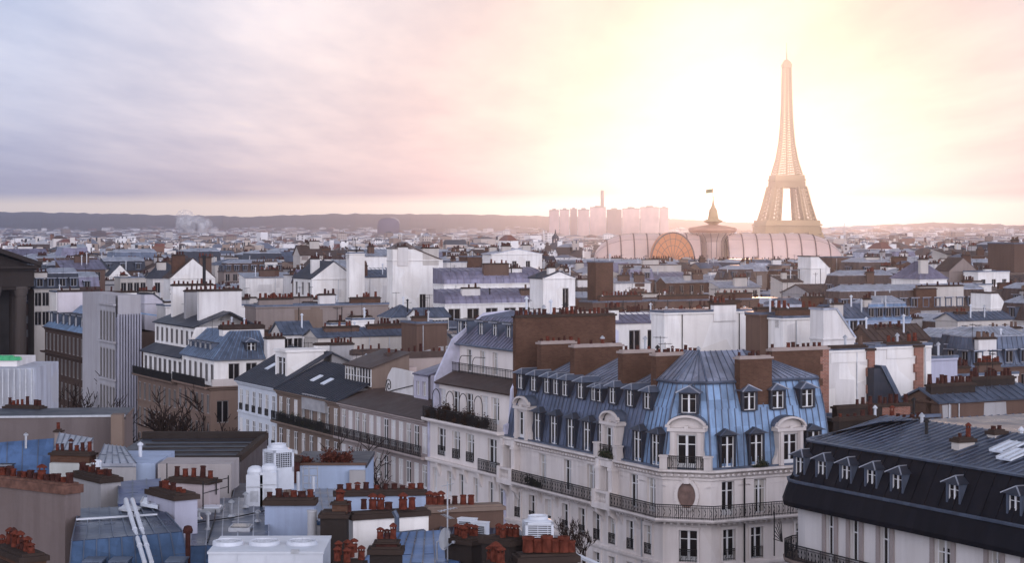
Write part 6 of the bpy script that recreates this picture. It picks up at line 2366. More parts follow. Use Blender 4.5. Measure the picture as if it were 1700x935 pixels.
class FG:
    """near building: an Empty on the ground; parts are measured in its own frame"""
    def __init__(self, name, label, px, d, rot=0.0, cat='building', group=None, z=0.0):
        p = at(px, HY, d)
        self.o = Vector((p.x, p.y, z))
        self.r = rot
        self.root = thing(name, label, cat, self.o, rot, group)

    def p(self, px, py, d):
        q = at(px, py, d) - self.o
        c, s = math.cos(-self.r), math.sin(-self.r)
        return Vector((q.x * c - q.y * s, q.x * s + q.y * c, q.z))

    def box(self, name, pxl, pxr, ytop, d, dep, zb, mat, coping=None):
        a, c = self.p(pxl, ytop, d), self.p(pxr, ytop, d)
        b = MB()
        b.box(a.x, c.x, a.y, a.y + dep, zb, a.z)
        if coping:
            b.box(a.x - .08, c.x + .08, a.y - .08, a.y + .3, a.z, a.z + .12, 1)
            b.box(a.x - .08, c.x + .08, a.y + .3, a.y + dep, a.z - .2, a.z + .02, 2)
        return b.build(name, [mat, coping, Z_DARK] if coping else mat, self.root)

    def stack(self, pxa, ya, da, pxb, yb, db_, zb, th, mat, npots=0, pot='short', dark=False, sc=1.0, cap=.2, gap=.1, capm=None):
        a, c = self.p(pxa, ya, da), self.p(pxb, yb, db_)
        z1 = (a.z + c.z) / 2 - cap
        return chimney(self.root, (a.x, a.y), (c.x, c.y), zb, z1, th, mat, cap, npots, fr, pot, dark, sc, capm, gap=gap)

    def slope(self, name, q, mat, rib=.62, ribm=None, th=.18, h=.05, body=True):
        """q: four (px, py, d) eave-left, eave-right, top-right, top-left"""
        P = [self.p(*k) for k in q]
        b = MB()
        b.slab(*P, th, 0)
        if rib:
            b.seams(*P, rib, .05, h, 1)
            for f in (.5,):        # cross joints, staggered
                k = max(1, int((P[1] - P[0]).length / rib))
                for j in range(k):
                    ff = f + (.09 if j % 2 else -.05)
                    u0 = P[0].lerp(P[1], (j + .08) / k).lerp(P[3].lerp(P[2], (j + .08) / k), ff)
                    u1 = P[0].lerp(P[1], (j + .92) / k).lerp(P[3].lerp(P[2], (j + .92) / k), ff)
                    b.bar(u0, u1, .035, .02, 1)
        if body:                        # the loft below the sheets
            zb = min(p.z for p in P) - 6
            low = [Vector((p.x, p.y, zb)) for p in P]
            for k in range(4):
                k2 = (k + 1) % 4
                b.face([low[k], low[k2], P[k2] - Vector((0, 0, th * 1.2)), P[k] - Vector((0, 0, th * 1.2))], 2)
        return b.build(name, [mat, ribm or Z_DARK, GREYW], self.root)


GN = 'nearest roofs'
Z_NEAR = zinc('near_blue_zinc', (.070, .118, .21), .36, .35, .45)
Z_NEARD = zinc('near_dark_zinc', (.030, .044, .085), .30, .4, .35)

# --- A: big beige gable with the red pot row
A = FG('gable_house', 'house with big beige gable wall and long red chimney pot row, lower left', 60, 90, cat='building')
A.stack(-34, 782, 92, 121, 812, 88, 8, .9, render_wall('dim_beige', (.17, .135, .13), .5), 17, 'short', False, 1.15, .38, capm=plain('brown_red_cap', (.12, .06, .045), .85, 0, .4, 3.0, .2), gap=.0)
A.stack(12, 903, 75, 56, 928, 72.5, 18, 1.0, BRICK, 7, 'lantern', False, .95, .2, gap=0)
A.stack(2, 912, 76, 44, 940, 73, 18, .9, BRICK, 6, 'lantern', False, .9, .2, gap=0)

# --- B: blue roof in front with twin ducts
B = FG('blue_roof_house', 'near house with blue zinc roof crossed by white ridge strip, lower left', 215, 86)
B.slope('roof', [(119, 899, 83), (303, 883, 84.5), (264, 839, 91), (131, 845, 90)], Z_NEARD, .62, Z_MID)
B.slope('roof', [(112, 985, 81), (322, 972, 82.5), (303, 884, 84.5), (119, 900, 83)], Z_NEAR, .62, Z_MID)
B.slope('roof', [(196, 838, 92), (268, 834, 92.5), (266, 795, 99), (197, 800, 98)], zinc('violet_blue_zinc', (.065, .085, .18), .38, .35), .8, Z_MID)
b = MB()
RQ = [B.p(119, 899, 83), B.p(303, 883, 84.5), B.p(264, 839, 91), B.p(131, 845, 90)]
u0, u1 = RQ[0].lerp(RQ[3], .60), RQ[1].lerp(RQ[2], .60)
b.bar(u0 + Vector((0, 0, .07)), u1.lerp(u0, .12) + Vector((0, 0, .07)), .20, .06)
b.build('ridge_strip', ALU, B.root)
B.stack(263, 813, 91, 309, 821, 88.6, 24, 1.15, render_wall('lilac_white_stack', (.38, .38, .46), .4), 6, 'short', False, 1.0, .22, gap=0)
B.stack(135, 783, 99, 184, 795, 96.4, 24, 1.1, GREYW, 8, 'short', True, 1.0, .22, gap=0)
b = MB()
P = [B.p(233, 841, 90.2), B.p(262, 846, 89.5), B.p(262, 833, 91.5), B.p(238, 832, 91.5)]
b.slab(*[p + Vector((0, 0, .16)) for p in P], .16, 0)
b.seams(*[p + Vector((0, 0, .16)) for p in P], .6, .06, .05, 1)
b.build('skylight', [SKYL, STEEL], B.root)
for px in (155, 198, 292):
    p = B.p(px, 948, 81.5)
    b = MB()
    b.box(p.x - .36, p.x - .28, p.y - .25, p.y + .9, p.z - .4, p.z + .38, 0)
    b.box(p.x + .28, p.x + .36, p.y - .25, p.y + .9, p.z - .4, p.z + .38, 0)
    b.box(p.x - .42, p.x + .42, p.y - .3, p.y + .9, p.z + .38, p.z + .45, 0)
    b.box(p.x - .28, p.x + .28, p.y - .1, p.y, p.z - .4, p.z + .38, 1)
    b.build('roof_window', [Z_MID, GLASS], B.root)
p = at(209, 846, 89.6)
b = MB()
for dx in (0, .30):
    q0, q2 = Vector((dx, 0, .45)), at(240, 948, 80.6) + Vector((dx, 0, .35)) - p
    b.tube([q0, q2], .10, 8)
    b.tube([q0, q0 + Vector((0, .1, -.6))], .10, 8)
    for f in (.25, .5, .75):
        c = q0.lerp(q2, f)
        b.tube([c, c + (q2 - q0).normalized() * .08], .125, 8)
b.lathe((.15, .1, -.05), [(.5, 0), (.52, .10), (.38, .16), (.3, .24)], 14)
tag(b.build('twin_duct', ALU, None, p), 'pair of white ducts running down the near blue roof', 'duct')

# --- C: blue mansard at the left edge
Cc = FG('left_edge_roof_house', 'house with patched blue zinc slope and brick pot stack at left edge', 40, 112)
Cc.slope('roof', [(-40, 804, 109.5), (86, 798, 110), (90, 728, 112.5), (-40, 738, 112)], zinc('patched_blue_zinc', (.075, .13, .25), .45, .25, .4), .9, Z_MID)
Cc.slope('roof', [(88, 752, 110), (137, 752, 110), (155, 728, 114), (99, 719, 116)], Z_PALE, .55, Z_NEARD)
Cc.stack(89, 752, 108, 154, 752, 107.4, 28, .8, BRICK, 6, 'plain', False, .85, .12, gap=0)
Cc.box('wall', 82, 152, 770, 107, 3, 0, render_wall('pale_greenish', (.42, .43, .42), .4))
p = Cc.p(8, 795, 109.3)
dormer(Cc.root, (p.x, p.y, p.z), 0, 'dormer_flat', 1.0, 1.33, .5)
b = MB()
q = Cc.p(43, 745, 111.8)
b.tube([q, q + Vector((0, 0, .75))], .07, 6); b.lathe(q + Vector((0, 0, .75)), [(.14, 0), (.14, .08), (.02, .16)], 8)
b.build('vent_pipe', STEEL, Cc.root)

# --- D: long low beige wall block, tarpaulin house behind
Dd = FG('long_wall_house', 'long low beige wall with metal coping and light end pier, left', 90, 135, RAD(6))
Dd.box('wall', -60, 203, 695, 135, 7, 0, render_wall('dim_grey_beige', (.15, .125, .125), .5), STEEL)
Dd.box('end_pier', 184, 203, 690, 134.8, 1.5, 0, TANW)
Dd.stack(92, 715, 128, 103, 715, 128, 26, .5, BEIGE, 1, 'plain', True, .8, .1)
E = FG('tarpaulin_house', 'house wrapped in weathered blue-white sheeting with green tarpaulin on top, left edge', 20, 150)
bld = E.box('wall', -60, 57, 612, 150, 8, 0, render_wall('mottled_sheeting', (.48, .50, .57), 1.0))
E.box('roof_slab', -60, 28, 598, 152, 6, 30, WHITE2)
b = MB()
q = E.p(8, 598, 152.5)
for k in range(5):
    b.lathe((q.x - 1.5 + .55 * k, q.y, q.z), [(.7, 0), (.6, .25 + .1 * (k % 2)), (.15, .5 - .06 * k)], 9)
b.build('green_tarpaulin', GREEN, E.root)
E.stack(12, 674, 143, 70, 676, 142, 25, .9, BLUEW, 8, 'plain', False, 1.0, .2)
E.slope('roof', [(-30, 712, 139), (20, 709, 139), (22, 692, 142), (-30, 690, 142)], Z_BROWN, .5, Z_PALE)
b = MB()
a = E.p(0, 612, 149.8)
for k in range(7):
    x_ = E.p(-5 + k * 9.6, 612, 149.8).x
    b.bar((x_, a.y, a.z - 2.8), (x_, a.y, a.z), .10)
b.build('sheeting_battens', STEEL, E.root)

# --- F: small white house with striped blue roof, brown flat roofs beyond
Fh = FG('small_white_house', 'small white rooftop house with striped blue roof behind the brick pot stack', 210, 106)
Fh.box('wall', 165, 258, 770, 105, 6, 0, BLUEW)
Fh.slope('roof', [(160, 770, 104.6), (226, 770, 104.6), (206, 742, 110), (174, 738, 110)], Z_PALE, .42, Z_NEARD)
p = at(160, 780, 103)
b = MB()
b.lathe((0, 0, 0), [(.26, 0), (.28, .05), (.28, .42), (.22, .5), (.03, .54)], 12)
tag(b.build('water_tank', ALU, None, p), 'small round white tank beside the brick pot stack', 'tank')
G = FG('brown_flat_roof_house', 'low house with wide brown flat roof before the shaded street, left', 280, 116)
a0, a1 = G.p(163, 770, 115), G.p(394, 770, 115)
b = MB()
b.box(a0.x, a1.x, 0, 13, 0, 30.85, 0)
b.box(a0.x - .1, a1.x + .1, -.1, .25, 30.85, 31.15, 1)
b.box(a1.x - .3, a1.x + .1, .25, 13, 30.85, 31.2, 1)
b.box(a0.x, a1.x, 12.6, 13.1, 30.85, 31.3, 1)
for k in range(5):
    b.bar((a0.x + 1, 2 + k * 2.2, 30.92), (a1.x - .6, 2.3 + k * 2.2, 30.92), .10, .08, 1)
b.build('roof', [Z_DARK, DARKST], G.root)
Hh = FG('white_parapet_house', 'white parapet house with red pots on a slab, beside the white cooling tower', 325, 103)
Hh.box('wall', 262, 384, 771, 104, 3, 0, render_wall('parapet_cream', (.36, .33, .33), .45))  # one even cream over the whole wall
Hh.stack(286, 793, 98, 356, 799, 97, 24, 1.0, render_wall('pink_white', (.42, .36, .37), .35), 5, 'plain', False, 1.05, .16, gap=0)
# railing at its edge
b = MB()
for px, y0, y1, d in ((337, 800, 846, 95), (359, 795, 822, 97), (379, 790, 820, 99), (277, 770, 800, 100)):
    q = at(px, y1, d)
    b.tube([q - at(359, 822, 97), q + Vector((0, 0, (y1 - y0) / F * d)) - at(359, 822, 97)], .035, 5)
pr = [at(337, 805, 95), at(359, 799, 97), at(379, 794, 99)]
for dz in (0, -.45):
    b.tube([p + Vector((0, 0, dz)) - at(359, 822, 97) for p in pr], .025, 5)
tag(b.build('roof_railing', IRON, None, at(359, 822, 97)), 'thin black roof railing beside the white parapet house', 'railing')

# --- white cooling tower and rounded ventilation units


def cooling_tower(label, px, ybot, d, w_, h, rot, slats=False):
    p = at(px, ybot, d)
    root = thing('cooling_tower', label, 'cooling unit', p, rot)
    b = MB()
    e = .09 * w_
    for sx in (-1, 1):
        for sy in (-1, 1):
            b.box(sx * w_ / 2 - (e if sx > 0 else 0), sx * w_ / 2 + (0 if sx > 0 else e), sy * w_ / 2 - (e if sy > 0 else 0), sy * w_ / 2 + (0 if sy > 0 else e), 0, h)
    b.box(-w_ / 2, w_ / 2, -w_ / 2, w_ / 2, -.9, h * .22)
    b.box(-w_ / 2, w_ / 2, -w_ / 2, w_ / 2, h * .88, h)
    b.build('casing', ALU, root)
    b = MB()
    b.box(-w_ * .42, w_ * .42, -w_ * .42, w_ * .42, h * .2, h * .9)
    b.build('coil', DARKGR, root)
    n = 7
    for a in range(4):
        b = MB()
        for k in range(n):
            z = h * .24 + (k + .5) * h * .64 / n
            b.box(-w_ * .41, w_ * .41, -w_ * .475, -w_ * .455, z - h * (.010 if not slats else .022), z + h * (.010 if not slats else .022))
        for k in range(n + 1):
            x = -w_ * .41 + k * w_ * .82 / n
            if not slats or k % 3 == 0:
                b.box(x - .010, x + .010, -w_ * .48, -w_ * .46, h * .22, h * .88)
        b.build('grille', ALU, root, None, a * math.pi / 2)
    b = MB()
    b.lathe((0, 0, h), [(w_ * .50, 0), (w_ * .46, h * .05), (w_ * .36, h * .10), (w_ * .35, h * .24), (w_ * .37, h * .26), (w_ * .31, h * .26), (w_ * .30, h * .14)], 24)
    b.build('fan_hood', ALU, root)
    return root


cooling_tower('tall white cooling tower with grilled faces on the left roofs', 462, 783, 100, 1.18, 1.15, RAD(38))
for px, yb, lab in ((424, 822, 'left rounded white ventilation unit below the cooling tower'), (447, 818, 'right rounded white ventilation unit below the cooling tower')):
    root = thing('ventilation_unit', lab, 'ventilation unit', at(px, yb, 98), 0)
    b = MB()
    b.box(-.42, .42, -.4, .4, -1, 1.05)
    b.build('casing', ALU, root)
    b = MB()
    b.lathe((0, 0, 1.05), [(.41, 0), (.42, .15), (.36, .32), (.2, .42), (.02, .45)], 18)
    b.build('domed_top', ALU, root)
    b = MB()
    b.box(-.43, .43, -.43, -.40, .42, .47)
    b.box(-.2, .2, -.43, -.40, -.3, .25)
    b.build('seam_plate', STEEL, root)

# --- I: pale blue wall house and long blue-white stack
I = FG('pale_blue_wall_house', 'house with pale blue blank wall and brown top behind white vent pipes', 545, 112)
I.box('wall', 484, 606, 773, 113, 7, 0, BLUEW, BROWN)
I.box('end_block', 580, 606, 782, 112.6, .4, 20, GREYW)
I.stack(487, 760, 113, 498, 760, 113, 30, .8, TERRAD, 0)
for px, y0, y1, d, lab in ((495, 784, 815, 104, 'left white vent pipe before the pale blue wall'), (520, 792, 824, 102, 'right white vent pipe before the pale blue wall')):
    q = at(px, y1, d)
    b = MB()
    b.tube([(0, 0, -1), (0, 0, (y1 - y0) / F * d)], .09, 8)
    tag(b.build('vent_pipe', ALU, None, q), lab, 'vent pipe')
b = MB()
o_ = at(515, 812, 108)
for px in (503, 513, 527):
    b.tube([at(px, 815, 108) - o_, at(px, 775, 108) - o_], .03, 5)
for y in (778, 790, 803):
    b.tube([at(503, y, 108) - o_, at(527, y, 108) - o_], .025, 5)
tag(b.build('scaffold_frame', STEEL, None, o_), 'thin steel scaffold frame against the pale blue wall', 'scaffold')
J = FG('long_stack_house', 'house with dark seamed roofs and wide blue-white chimney stack, lower centre left', 430, 93)
J.slope('roof', [(316, 907, 85.5), (446, 903, 86), (446, 826, 101), (322, 829, 100)], Z_NEARD, .85, Z_PALE)  # pale ribs put the glints on the seams into their colour
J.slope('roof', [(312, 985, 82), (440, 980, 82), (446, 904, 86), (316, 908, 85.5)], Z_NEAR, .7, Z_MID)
J.slope('roof', [(515, 866, 93), (562, 866, 93), (556, 812, 103), (505, 812, 103)], Z_NEAR, .45, Z_NEARD)
J.slope('roof', [(386, 828, 101), (470, 828, 101), (470, 803, 108), (392, 803, 108)], Z_SLATE, .8, Z_MID)
J.stack(442, 829, 92, 523, 829, 92, 22, 1.1, render_wall('blue_white_stack', (.32, .38, .52), .5), 6, 'short', True, 1.15, .24)
b = MB()
q = J.p(518, 900, 88.5)
b.lathe((q.x, q.y, q.z - 3), [(.21, 0), (.21, 4.35), (.24, 4.36), (.24, 4.45), (.15, 4.45)], 14)
for z in (.6, 1.1):
    b.lathe((q.x, q.y, q.z - 3 + 3 + z - .3), [(.225, 0), (.225, .06)], 14)
b.build('flue', render_wall('grey_cement', (.40, .40, .42), .3), J.root)

# clutter on the dark seamed roof
for px, py, d, kind in ((352, 846, 96, 'hatch'), (384, 858, 94, 'pipe'), (408, 842, 97, 'pipe'), (400, 878, 90, 'hatch'), (345, 880, 90, 'pipe'), (428, 866, 92.5, 'pipe'), (330, 862, 93, 'pipe')):
    q = J.p(px, py, d)
    b = MB()
    if kind == 'hatch':
        b.box(q.x - .5, q.x + .5, q.y - .6, q.y + .6, q.z - .2, q.z + .12, 0)
        b.box(q.x - .42, q.x + .42, q.y - .52, q.y + .52, q.z + .12, q.z + .15, 1)
        b.build('skylight', [STEEL, SKYL if px < 360 else GLASS], J.root)
    else:
        hh = .35 + .5 * fr.random()
        b.tube([(q.x, q.y, q.z - .3), (q.x, q.y, q.z + hh)], .08, 6)
        b.lathe((q.x, q.y, q.z + hh), [(.16, 0), (.16, .06), (.02, .16)], 8)
        b.lathe((q.x, q.y, q.z - .02), [(.2, 0), (.1, .12)], 8)
        b.build('vent_pipe', STEEL, J.root)
for a_, c_ in (((326, 872, 91.5), (440, 852, 95.5)), ((344, 905, 86), (360, 832, 99))):
    u, v = J.p(*a_), J.p(*c_)
    b = MB()
    b.tube([u + Vector((0, 0, .10)), u.lerp(v, .5) + Vector((.1, 0, .06)), v + Vector((0, 0, .10))], .03, 5)
    b.build('roof_cable', IRON, J.root)
q = J.p(312, 930, 83)
b = MB()
b.tube([(q.x, q.y, q.z - 1.5), (q.x, q.y, q.z + 1.15)], .11, 8)
b.lathe((q.x, q.y, q.z + 1.15), [(.2, 0), (.22, .12), (.16, .3), (.02, .34)], 10)
b.build('rusty_flue', TERRAD, J.root)
# --- white rooftop fan unit at the bottom edge
p = at(440, 918, 78)
un = thing('fan_unit', 'long white rooftop fan unit with three round fans at bottom edge', 'fan unit', p, RAD(1))
x0, x1 = at(346, 918, 78).x - p.x, at(536, 918, 78).x - p.x
b = MB()
b.box(x0, x1, 0, 4.0, -1.6, 0)
b.box(x0 - .04, x1 + .04, -.04, 4.04, -.06, .03)
for k in range(1, 4):
    xx = x0 + (x1 - x0) * k / 4
    b.box(xx - .02, xx + .02, -.03, 0, -1.6, -.06)
b.build('casing', ALU, un)
for px in (381, 441, 503):
    x = at(px, 905, 80).x - p.x
    b = MB()
    b.lathe((x, 1.9, .03), [(.66, 0), (.64, .14), (.58, .16), (.56, .05)], 24, 0, 1.0, 1.0, cap=False)
    for rr_ in (.15, .28, .41, .54):
        pts = [(x + rr_ * math.cos(2 * math.pi * j / 20), 1.9 + rr_ * math.sin(2 * math.pi * j / 20), .15) for j in range(21)]
        b.tube(pts, .012, 4, 0, caps=False)
    for j in range(8):
        a_q = 2 * math.pi * j / 8
        b.bar((x, 1.9, .15), (x + .58 * math.cos(a_q), 1.9 + .58 * math.sin(a_q), .15), .025)
    f = b.build('fan', ALU, un)
    b = MB()
    b.lathe((x, 1.9, .032), [(.56, 0), (.56, .01)], 20)
    b.build('fan_well', plain('fan_shade', (.25, .26, .30), .6, 0, .1, 2), f)
b = MB()
q = at(491, 914, 78.3) - p
b.box(q.x - .16, q.x + .16, -.06, .12, -.05, .10)
b.build('junction_box', STEEL, un)

# --- K: dark stack and white wall with pots, centre bottom
K = FG('white_stack_house', 'house with dark stack, white chimney wall and varied red pots, bottom centre', 640, 90)
a = K.stack(534, 852, 88, 577, 852, 88, 20, 1.3, DARKST, 0, cap=.16)
q = K.p(565, 850, 88)
chimney(K.root, (q.x - .35, q.y), (q.x + .35, q.y), q.z - .2, q.z + .35, .6, BRICK, .06, 1, fr, 'lantern', False, 1.25, gap=0)
put('chimney_pot', LIB['potd_plain'], a, K.p(578, 850, 88), 0, (1.1, 1.1, .8))
wst = K.stack(582, 852, 89, 707, 849, 90.5, 22, .7, WHITE, 0, cap=.24)
for px, kd, s_ in ((604, 'potd_plain', 1.0), (619, 'pot_lantern', 1.15), (632, 'pot_lantern', 1.1), (645, 'potd_short', 1.1), (669, 'pot_lantern', 1.2), (684, 'pot_plain', 1.15)):
    put('chimney_pot', LIB[kd], wst, K.p(px, 846, 89.5), fr.random() * 3, (s_, s_, s_ * .78))
b = MB()
off = Vector((0, -.55, 0))
pts = [K.p(655, 846, 89) + off, K.p(660, 856, 89) + off, K.p(660, 881, 89) + off, K.p(668, 884, 89) + off, K.p(704, 880, 90) + off]
b.tube(pts, .12, 8)
b.build('bent_flue', plain('blue_grey_metal', (.07, .09, .13), .45, .3, .2, 3), K.root)
K.stack(556, 816, 99, 706, 816, 99.5, 24, .8, BLUEW, 10, 'short', True, 1.1, .2)
K.slope('roof', [(560, 985, 76), (780, 985, 76), (745, 880, 89), (640, 886, 88)], zinc('bright_blue_zinc', (.10, .19, .38), .38, .25), .62, Z_NEARD)
# small stack with three lantern pots
q0, q1 = K.p(615, 910, 78), K.p(667, 910, 78)
chimney(K.root, (q0.x, q0.y), (q1.x, q1.y), 20, q0.z - .2, 1.0, DARKST, .2, 0)
q0, q1 = K.p(625, 899, 78), K.p(660, 899, 78)
chimney(K.root, (q0.x, q0.y), (q1.x, q1.y), q0.z - .3, q0.z - .05, .8, TERRAD, .05, 3, fr, 'lantern', False, 1.05, gap=0)
# cluster of lantern pots at the bottom edge
q0, q1 = K.p(556, 935, 75), K.p(604, 935, 75)
st_ = chimney(K.root, (q0.x, q0.y), (q1.x, q1.y), 20, q0.z - .2, 1.2, BRICK, .18, 0)
for px, py, d in ((560, 932, 74.6), (562, 922, 75.6), (577, 920, 76), (583, 926, 75), (576, 934, 74.5), (600, 930, 75.2), (588, 918, 76.2)):
    s_ = .84
    put('chimney_pot', LIB['pot_lantern'], st_, K.p(px, py, d), fr.random() * 3, (s_, s_, s_ * .8))
# --- L: dark brown stacks right of them
Lh = FG('brown_stack_house', 'house with dark brown stacks and capped red pot clusters, bottom centre right', 800, 88)
ls = Lh.stack(706, 843, 93, 832, 840, 94, 22, .9, BROWN, 0, cap=.18, capm=TANW)
for px, kd, s_ in ((713, 'pot_lantern', 1.1), (722, 'pot_lantern', 1.0), (732, 'pot_lantern', 1.1), (755, 'potd_plain', 1.0), (769, 'pot_plain', 1.1), (782, 'pot_plain', 1.1), (742, 'potd_short', 1.0)):
    put('chimney_pot', LIB[kd], ls, Lh.p(px, 840, 93.5), fr.random() * 3, (s_, s_, s_ * .78))
Lh.slope('roof', [(690, 985, 78), (960, 985, 78), (930, 890, 92), (735, 868, 94)], Z_NEARD, .7, Z_MID)
c1 = Lh.stack(756, 893, 83, 800, 893, 82, 20, 1.3, DARKST, 0, cap=.2)
for px, py, d in ((759, 890, 82.6), (766, 892, 82.2), (775, 889, 83), (783, 891, 82.4), (771, 894, 81.9), (789, 892, 82.3)):
    s_ = .8
    put('chimney_pot', LIB['pot_lantern'], c1, Lh.p(px, py, d), fr.random() * 3, (s_, s_, s_ * .78))
c2 = Lh.stack(815, 893, 81, 862, 896, 80, 20, 1.2, DARKST, 0, cap=.2)
for px, py, d in ((828, 890, 80.8), (841, 890, 80.8), (848, 891, 80.4), (835, 893, 80.0), (857, 892, 80.2)):
    s_ = .8
    put('chimney_pot', LIB['pot_lantern'], c2, Lh.p(px, py, d), fr.random() * 3, (s_, s_, s_ * .78))
c3 = Lh.stack(806, 937, 76, 838, 937, 76, 20, .9, BRICK, 0, cap=.2)
for px, py, d, s_ in ((823, 934, 76, 1.25), (815, 934, 76.6, 1.05), (831, 936, 75.6, 1.05)):
    put('chimney_pot', LIB['pot_lantern'], c3, Lh.p(px, py, d), fr.random() * 3, (s_, s_, s_ * .78))
c4 = Lh.stack(858, 921, 76, 954, 923, 76.5, 20, 1.0, DARKST, 0, cap=.25)
for px, s_ in ((877, 1.15), (893, 1.0), (908, 1.2), (921, 1.0), (936, 1.15), (948, .85)):
    put('chimney_pot', LIB['pot_short'], c4, Lh.p(px, 917, 76.1), fr.random() * 3, (s_ * 1.25, s_ * 1.25, s_ * 1.4))
b = MB()
q0, q1 = Lh.p(955, 922, 80), Lh.p(1010, 945, 79)
b.bar(q0, q1, .25, .1)
b.build('white_gutter', ALU, Lh.root)
cooling_tower('squat white cooling tower with round hood among red pots, bottom centre', 893, 899, 80, 1.18, .85, RAD(6), True)
for i, (px, yb, d, w_, h, lab) in enumerate(((776, 889, 85.5, .8, .72, 'left white air conditioner box beside the clustered red pots'), (797, 903, 84.5, .72, .92, 'right white air conditioner box with dark grille beside clustered red pots'))):
    root = thing('air_conditioner', lab, 'air conditioner', at(px, yb, d), RAD(-24))
    b = MB()
    b.box(-w_ / 2, w_ / 2, -.2, .2, 0, h)
    b.box(-w_ / 2 - .02, w_ / 2 + .02, -.22, .22, h, h + .04)
    b.box(-w_ / 2 - .06, w_ / 2 + .06, -.24, .24, -.08, -.0)
    b.build('casing', ALU, root)
    b = MB()
    b.box(-w_ * .4, w_ * .4, -.225, -.2, h * .12, h * .88)
    b.build('coil', DARKGR, root)
    b = MB()
    for k in range(9):
        z = h * .14 + k * h * .09
        b.box(-w_ * .4, w_ * .4, -.24, -.226, z, z + .018)
    b.build('grille', ALU, root)
# mast, dish
p = at(743, 940, 82)
ms = thing('antenna_mast', 'thin television antenna mast beside the satellite dish', 'antenna', p)
b = MB()
b.tube([(0, 0, -1), (0, 0, 3.6)], .035, 6)
b.build('pole', STEEL, ms)
for z, an, L in ((2.35, .5, .75), (2.05, 2.2, .6), (3.4, .2, .5)):
    b = MB()
    dx, dy = math.cos(an) * L / 2, math.sin(an) * L / 2
    b.tube([(-dx, -dy, z), (dx, dy, z + .1)], .018, 5)
    for k in range(6):
        f = k / 5 - .5
        c = Vector((dx * 2 * f, dy * 2 * f, z + .05 + .1 * f))
        b.tube([c - Vector((-dy, dx, 0)) * .5, c + Vector((-dy, dx, 0)) * .5], .012, 4)
    b.build('aerial', STEEL, ms)
p = at(734, 905, 82)
ds = thing('satellite_dish', 'grey satellite dish turned edge-on beside the antenna mast', 'satellite dish', p, RAD(62))
b = MB()
rings = []
for k in range(7):
    r_ = .48 * k / 6
    rings.append([(r_ * math.cos(2 * math.pi * j / 20), -.12 + .42 * r_ * r_ * -1 + .1, .25 + r_ * math.sin(2 * math.pi * j / 20)) for j in range(20)])
for a_r, c_r in zip(rings, rings[1:]):
    for j in range(20):
        b.face([a_r[j], a_r[(j + 1) % 20], c_r[(j + 1) % 20], c_r[j]])
b.build('reflector', plain('dish_grey', (.50, .52, .56), .5, .1, .1, 2), ds)
b = MB()
b.tube([(0, 0, .25), (0, .25, .1), (0, .25, -1.2)], .035, 6)
b.tube([(0, -.05, -.2), (0, -.55, .15)], .02, 5)
b.box(-.05, .05, -.62, -.5, .1, .2)
b.build('bracket', STEEL, ds)

p = at(545, 773, 113.5)
o = plant_mesh(fr, 3.9, 1.2, .85, 3600).build('rooftop_hedge', plain('rusty_leaves', (.085, .028, .020), .85, 0, .5, 3.0, .05), None, (p.x, p.y + .6, p.z + .1))
tag(o, 'low rusty brown winter hedge along the top of the pale blue wall', 'hedge')
# ------------------------------------------------------------------ bare street trees


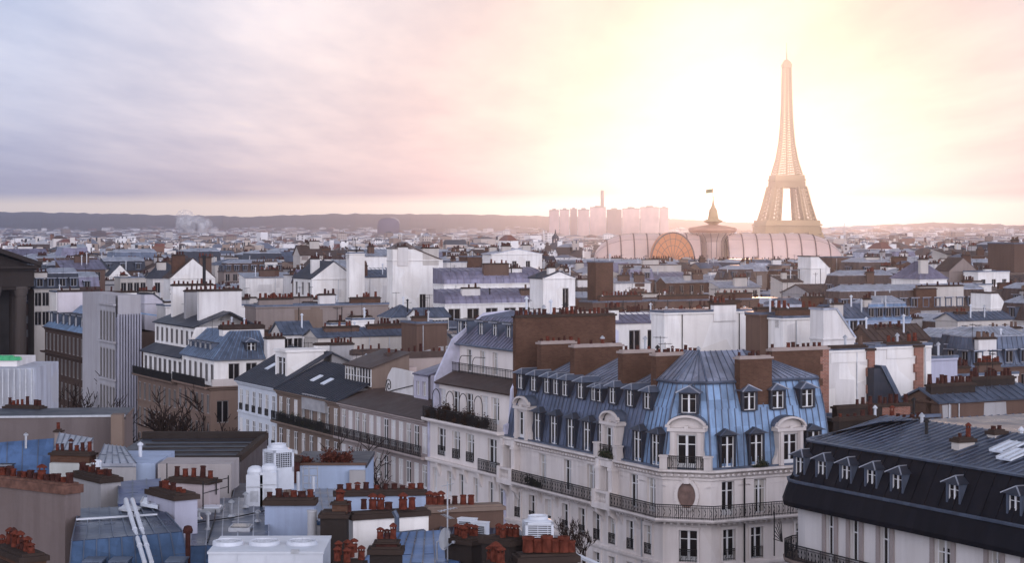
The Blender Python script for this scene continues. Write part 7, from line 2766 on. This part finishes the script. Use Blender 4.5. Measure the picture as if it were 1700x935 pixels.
def bare_tree(label, loc, h, seed, spread=.5, name='bare_tree', trunk=.2, group=None, twig=.045):
    r = random.Random(seed)
    root = thing(name, label, 'tree', loc, r.uniform(0, 6), group)
    t = MB()
    cr = MB()

    def grow(p, dirv, L, rad, lev):
        mbx = t if lev == 0 else cr
        pts = [p]
        d = dirv.copy()
        n = 4
        for k in range(n):
            d = (d + Vector((r.gauss(0, .13), r.gauss(0, .13), r.gauss(.04, .08)))).normalized()
            pts.append(pts[-1] + d * L / n)
        mbx.tube(pts, rad, 6 if lev < 2 else 4, 0, rad * .55, caps=False)
        if lev >= 5:
            return
        for k in range(r.randint(3, 4) if lev < 4 else 3):
            f = r.uniform(.45, 1.0) if lev else r.uniform(.6, 1.0)
            q = pts[0].lerp(pts[-1], 0) if False else pts[max(1, min(n, int(round(f * n))))]
            a_ = r.uniform(0, 2 * math.pi)
            nd = (d * 1.0 + Vector((math.cos(a_) * spread * 1.5, math.sin(a_) * spread * 1.5, r.uniform(-.05, .45)))).normalized()
            grow(q, nd, L * r.uniform(.55, .75), max(twig, rad * .52), lev + 1)
    grow(Vector((0, 0, 0)), Vector((0, 0, 1)), h * .34, trunk, 0)
    top = max(v[2] for v in cr.v)
    for m_ in (t, cr):
        m_.v = [(x_ * h / top, y_ * h / top, z_ * h / top) for x_, y_, z_ in m_.v]
    t.build('trunk', BARK, root)
    cr.build('crown', BARK, root)
    return root


x, y = XY(-25, -4.3)
p = at(618, 800, 180)
bare_tree('large bare tree with spreading twigs below the brown terrace house', (p.x, p.y, .13), 26.0, 8, .5, trunk=.5, twig=.035)
GTREE = 'bare trees along the shaded street'
for i, (px, s_, t_, h) in enumerate(((180, -118, -5, 22), (222, -104, -4.5, 25), (258, -92, -4.5, 26), (298, -84, -4.5, 24), (338, -74, -4.5, 22.5), (120, -140, -5, 25))):
    pos = XY(Sx(px, t_), t_)
    bare_tree('bare street tree in the shaded street, ' + ('before the modern ribbed slab', 'at the right corner of the modern slab', 'before the tan terraced house', 'between terraced and corner tan houses', 'before the tan corner house', 'before the brown shaded house')[i], (*pos, .13), h, 50 + i, .55, trunk=.3, group=GTREE)
p = at(958, 950, 88)
bare_tree('bare wispy shrub rising beside the white gutter at bottom centre', (p.x, p.y, p.z - .5), 3.0, 71, .35, 'bare_shrub', .05, twig=.008)
p = at(972, 950, 90)
bare_tree('smaller bare shrub right of the wispy one at bottom centre', (p.x, p.y, p.z - .5), 2.6, 72, .35, 'bare_shrub', .045, twig=.008)

# ------------------------------------------------------------------ evening haze: one closed box of even, pale air
hz = MB()
hz.box(-9000, 9000, -300, 12500, -1, 350)
hm = bpy.data.materials.new('evening_haze')
hm.use_nodes = True
ht = hm.node_tree
ht.nodes.clear()
pv = ht.nodes.new('ShaderNodeVolumePrincipled')
pv.inputs['Color'].default_value = (.60, .70, 1.0, 1)
pv.inputs['Density'].default_value = HAZE_DENSITY
pv.inputs['Anisotropy'].default_value = HAZE_G
ho = ht.nodes.new('ShaderNodeOutputMaterial')
ht.links.new(pv.outputs[0], ho.inputs['Volume'])
hobj = hz.build('haze', hm)
hobj['kind'] = 'stuff'
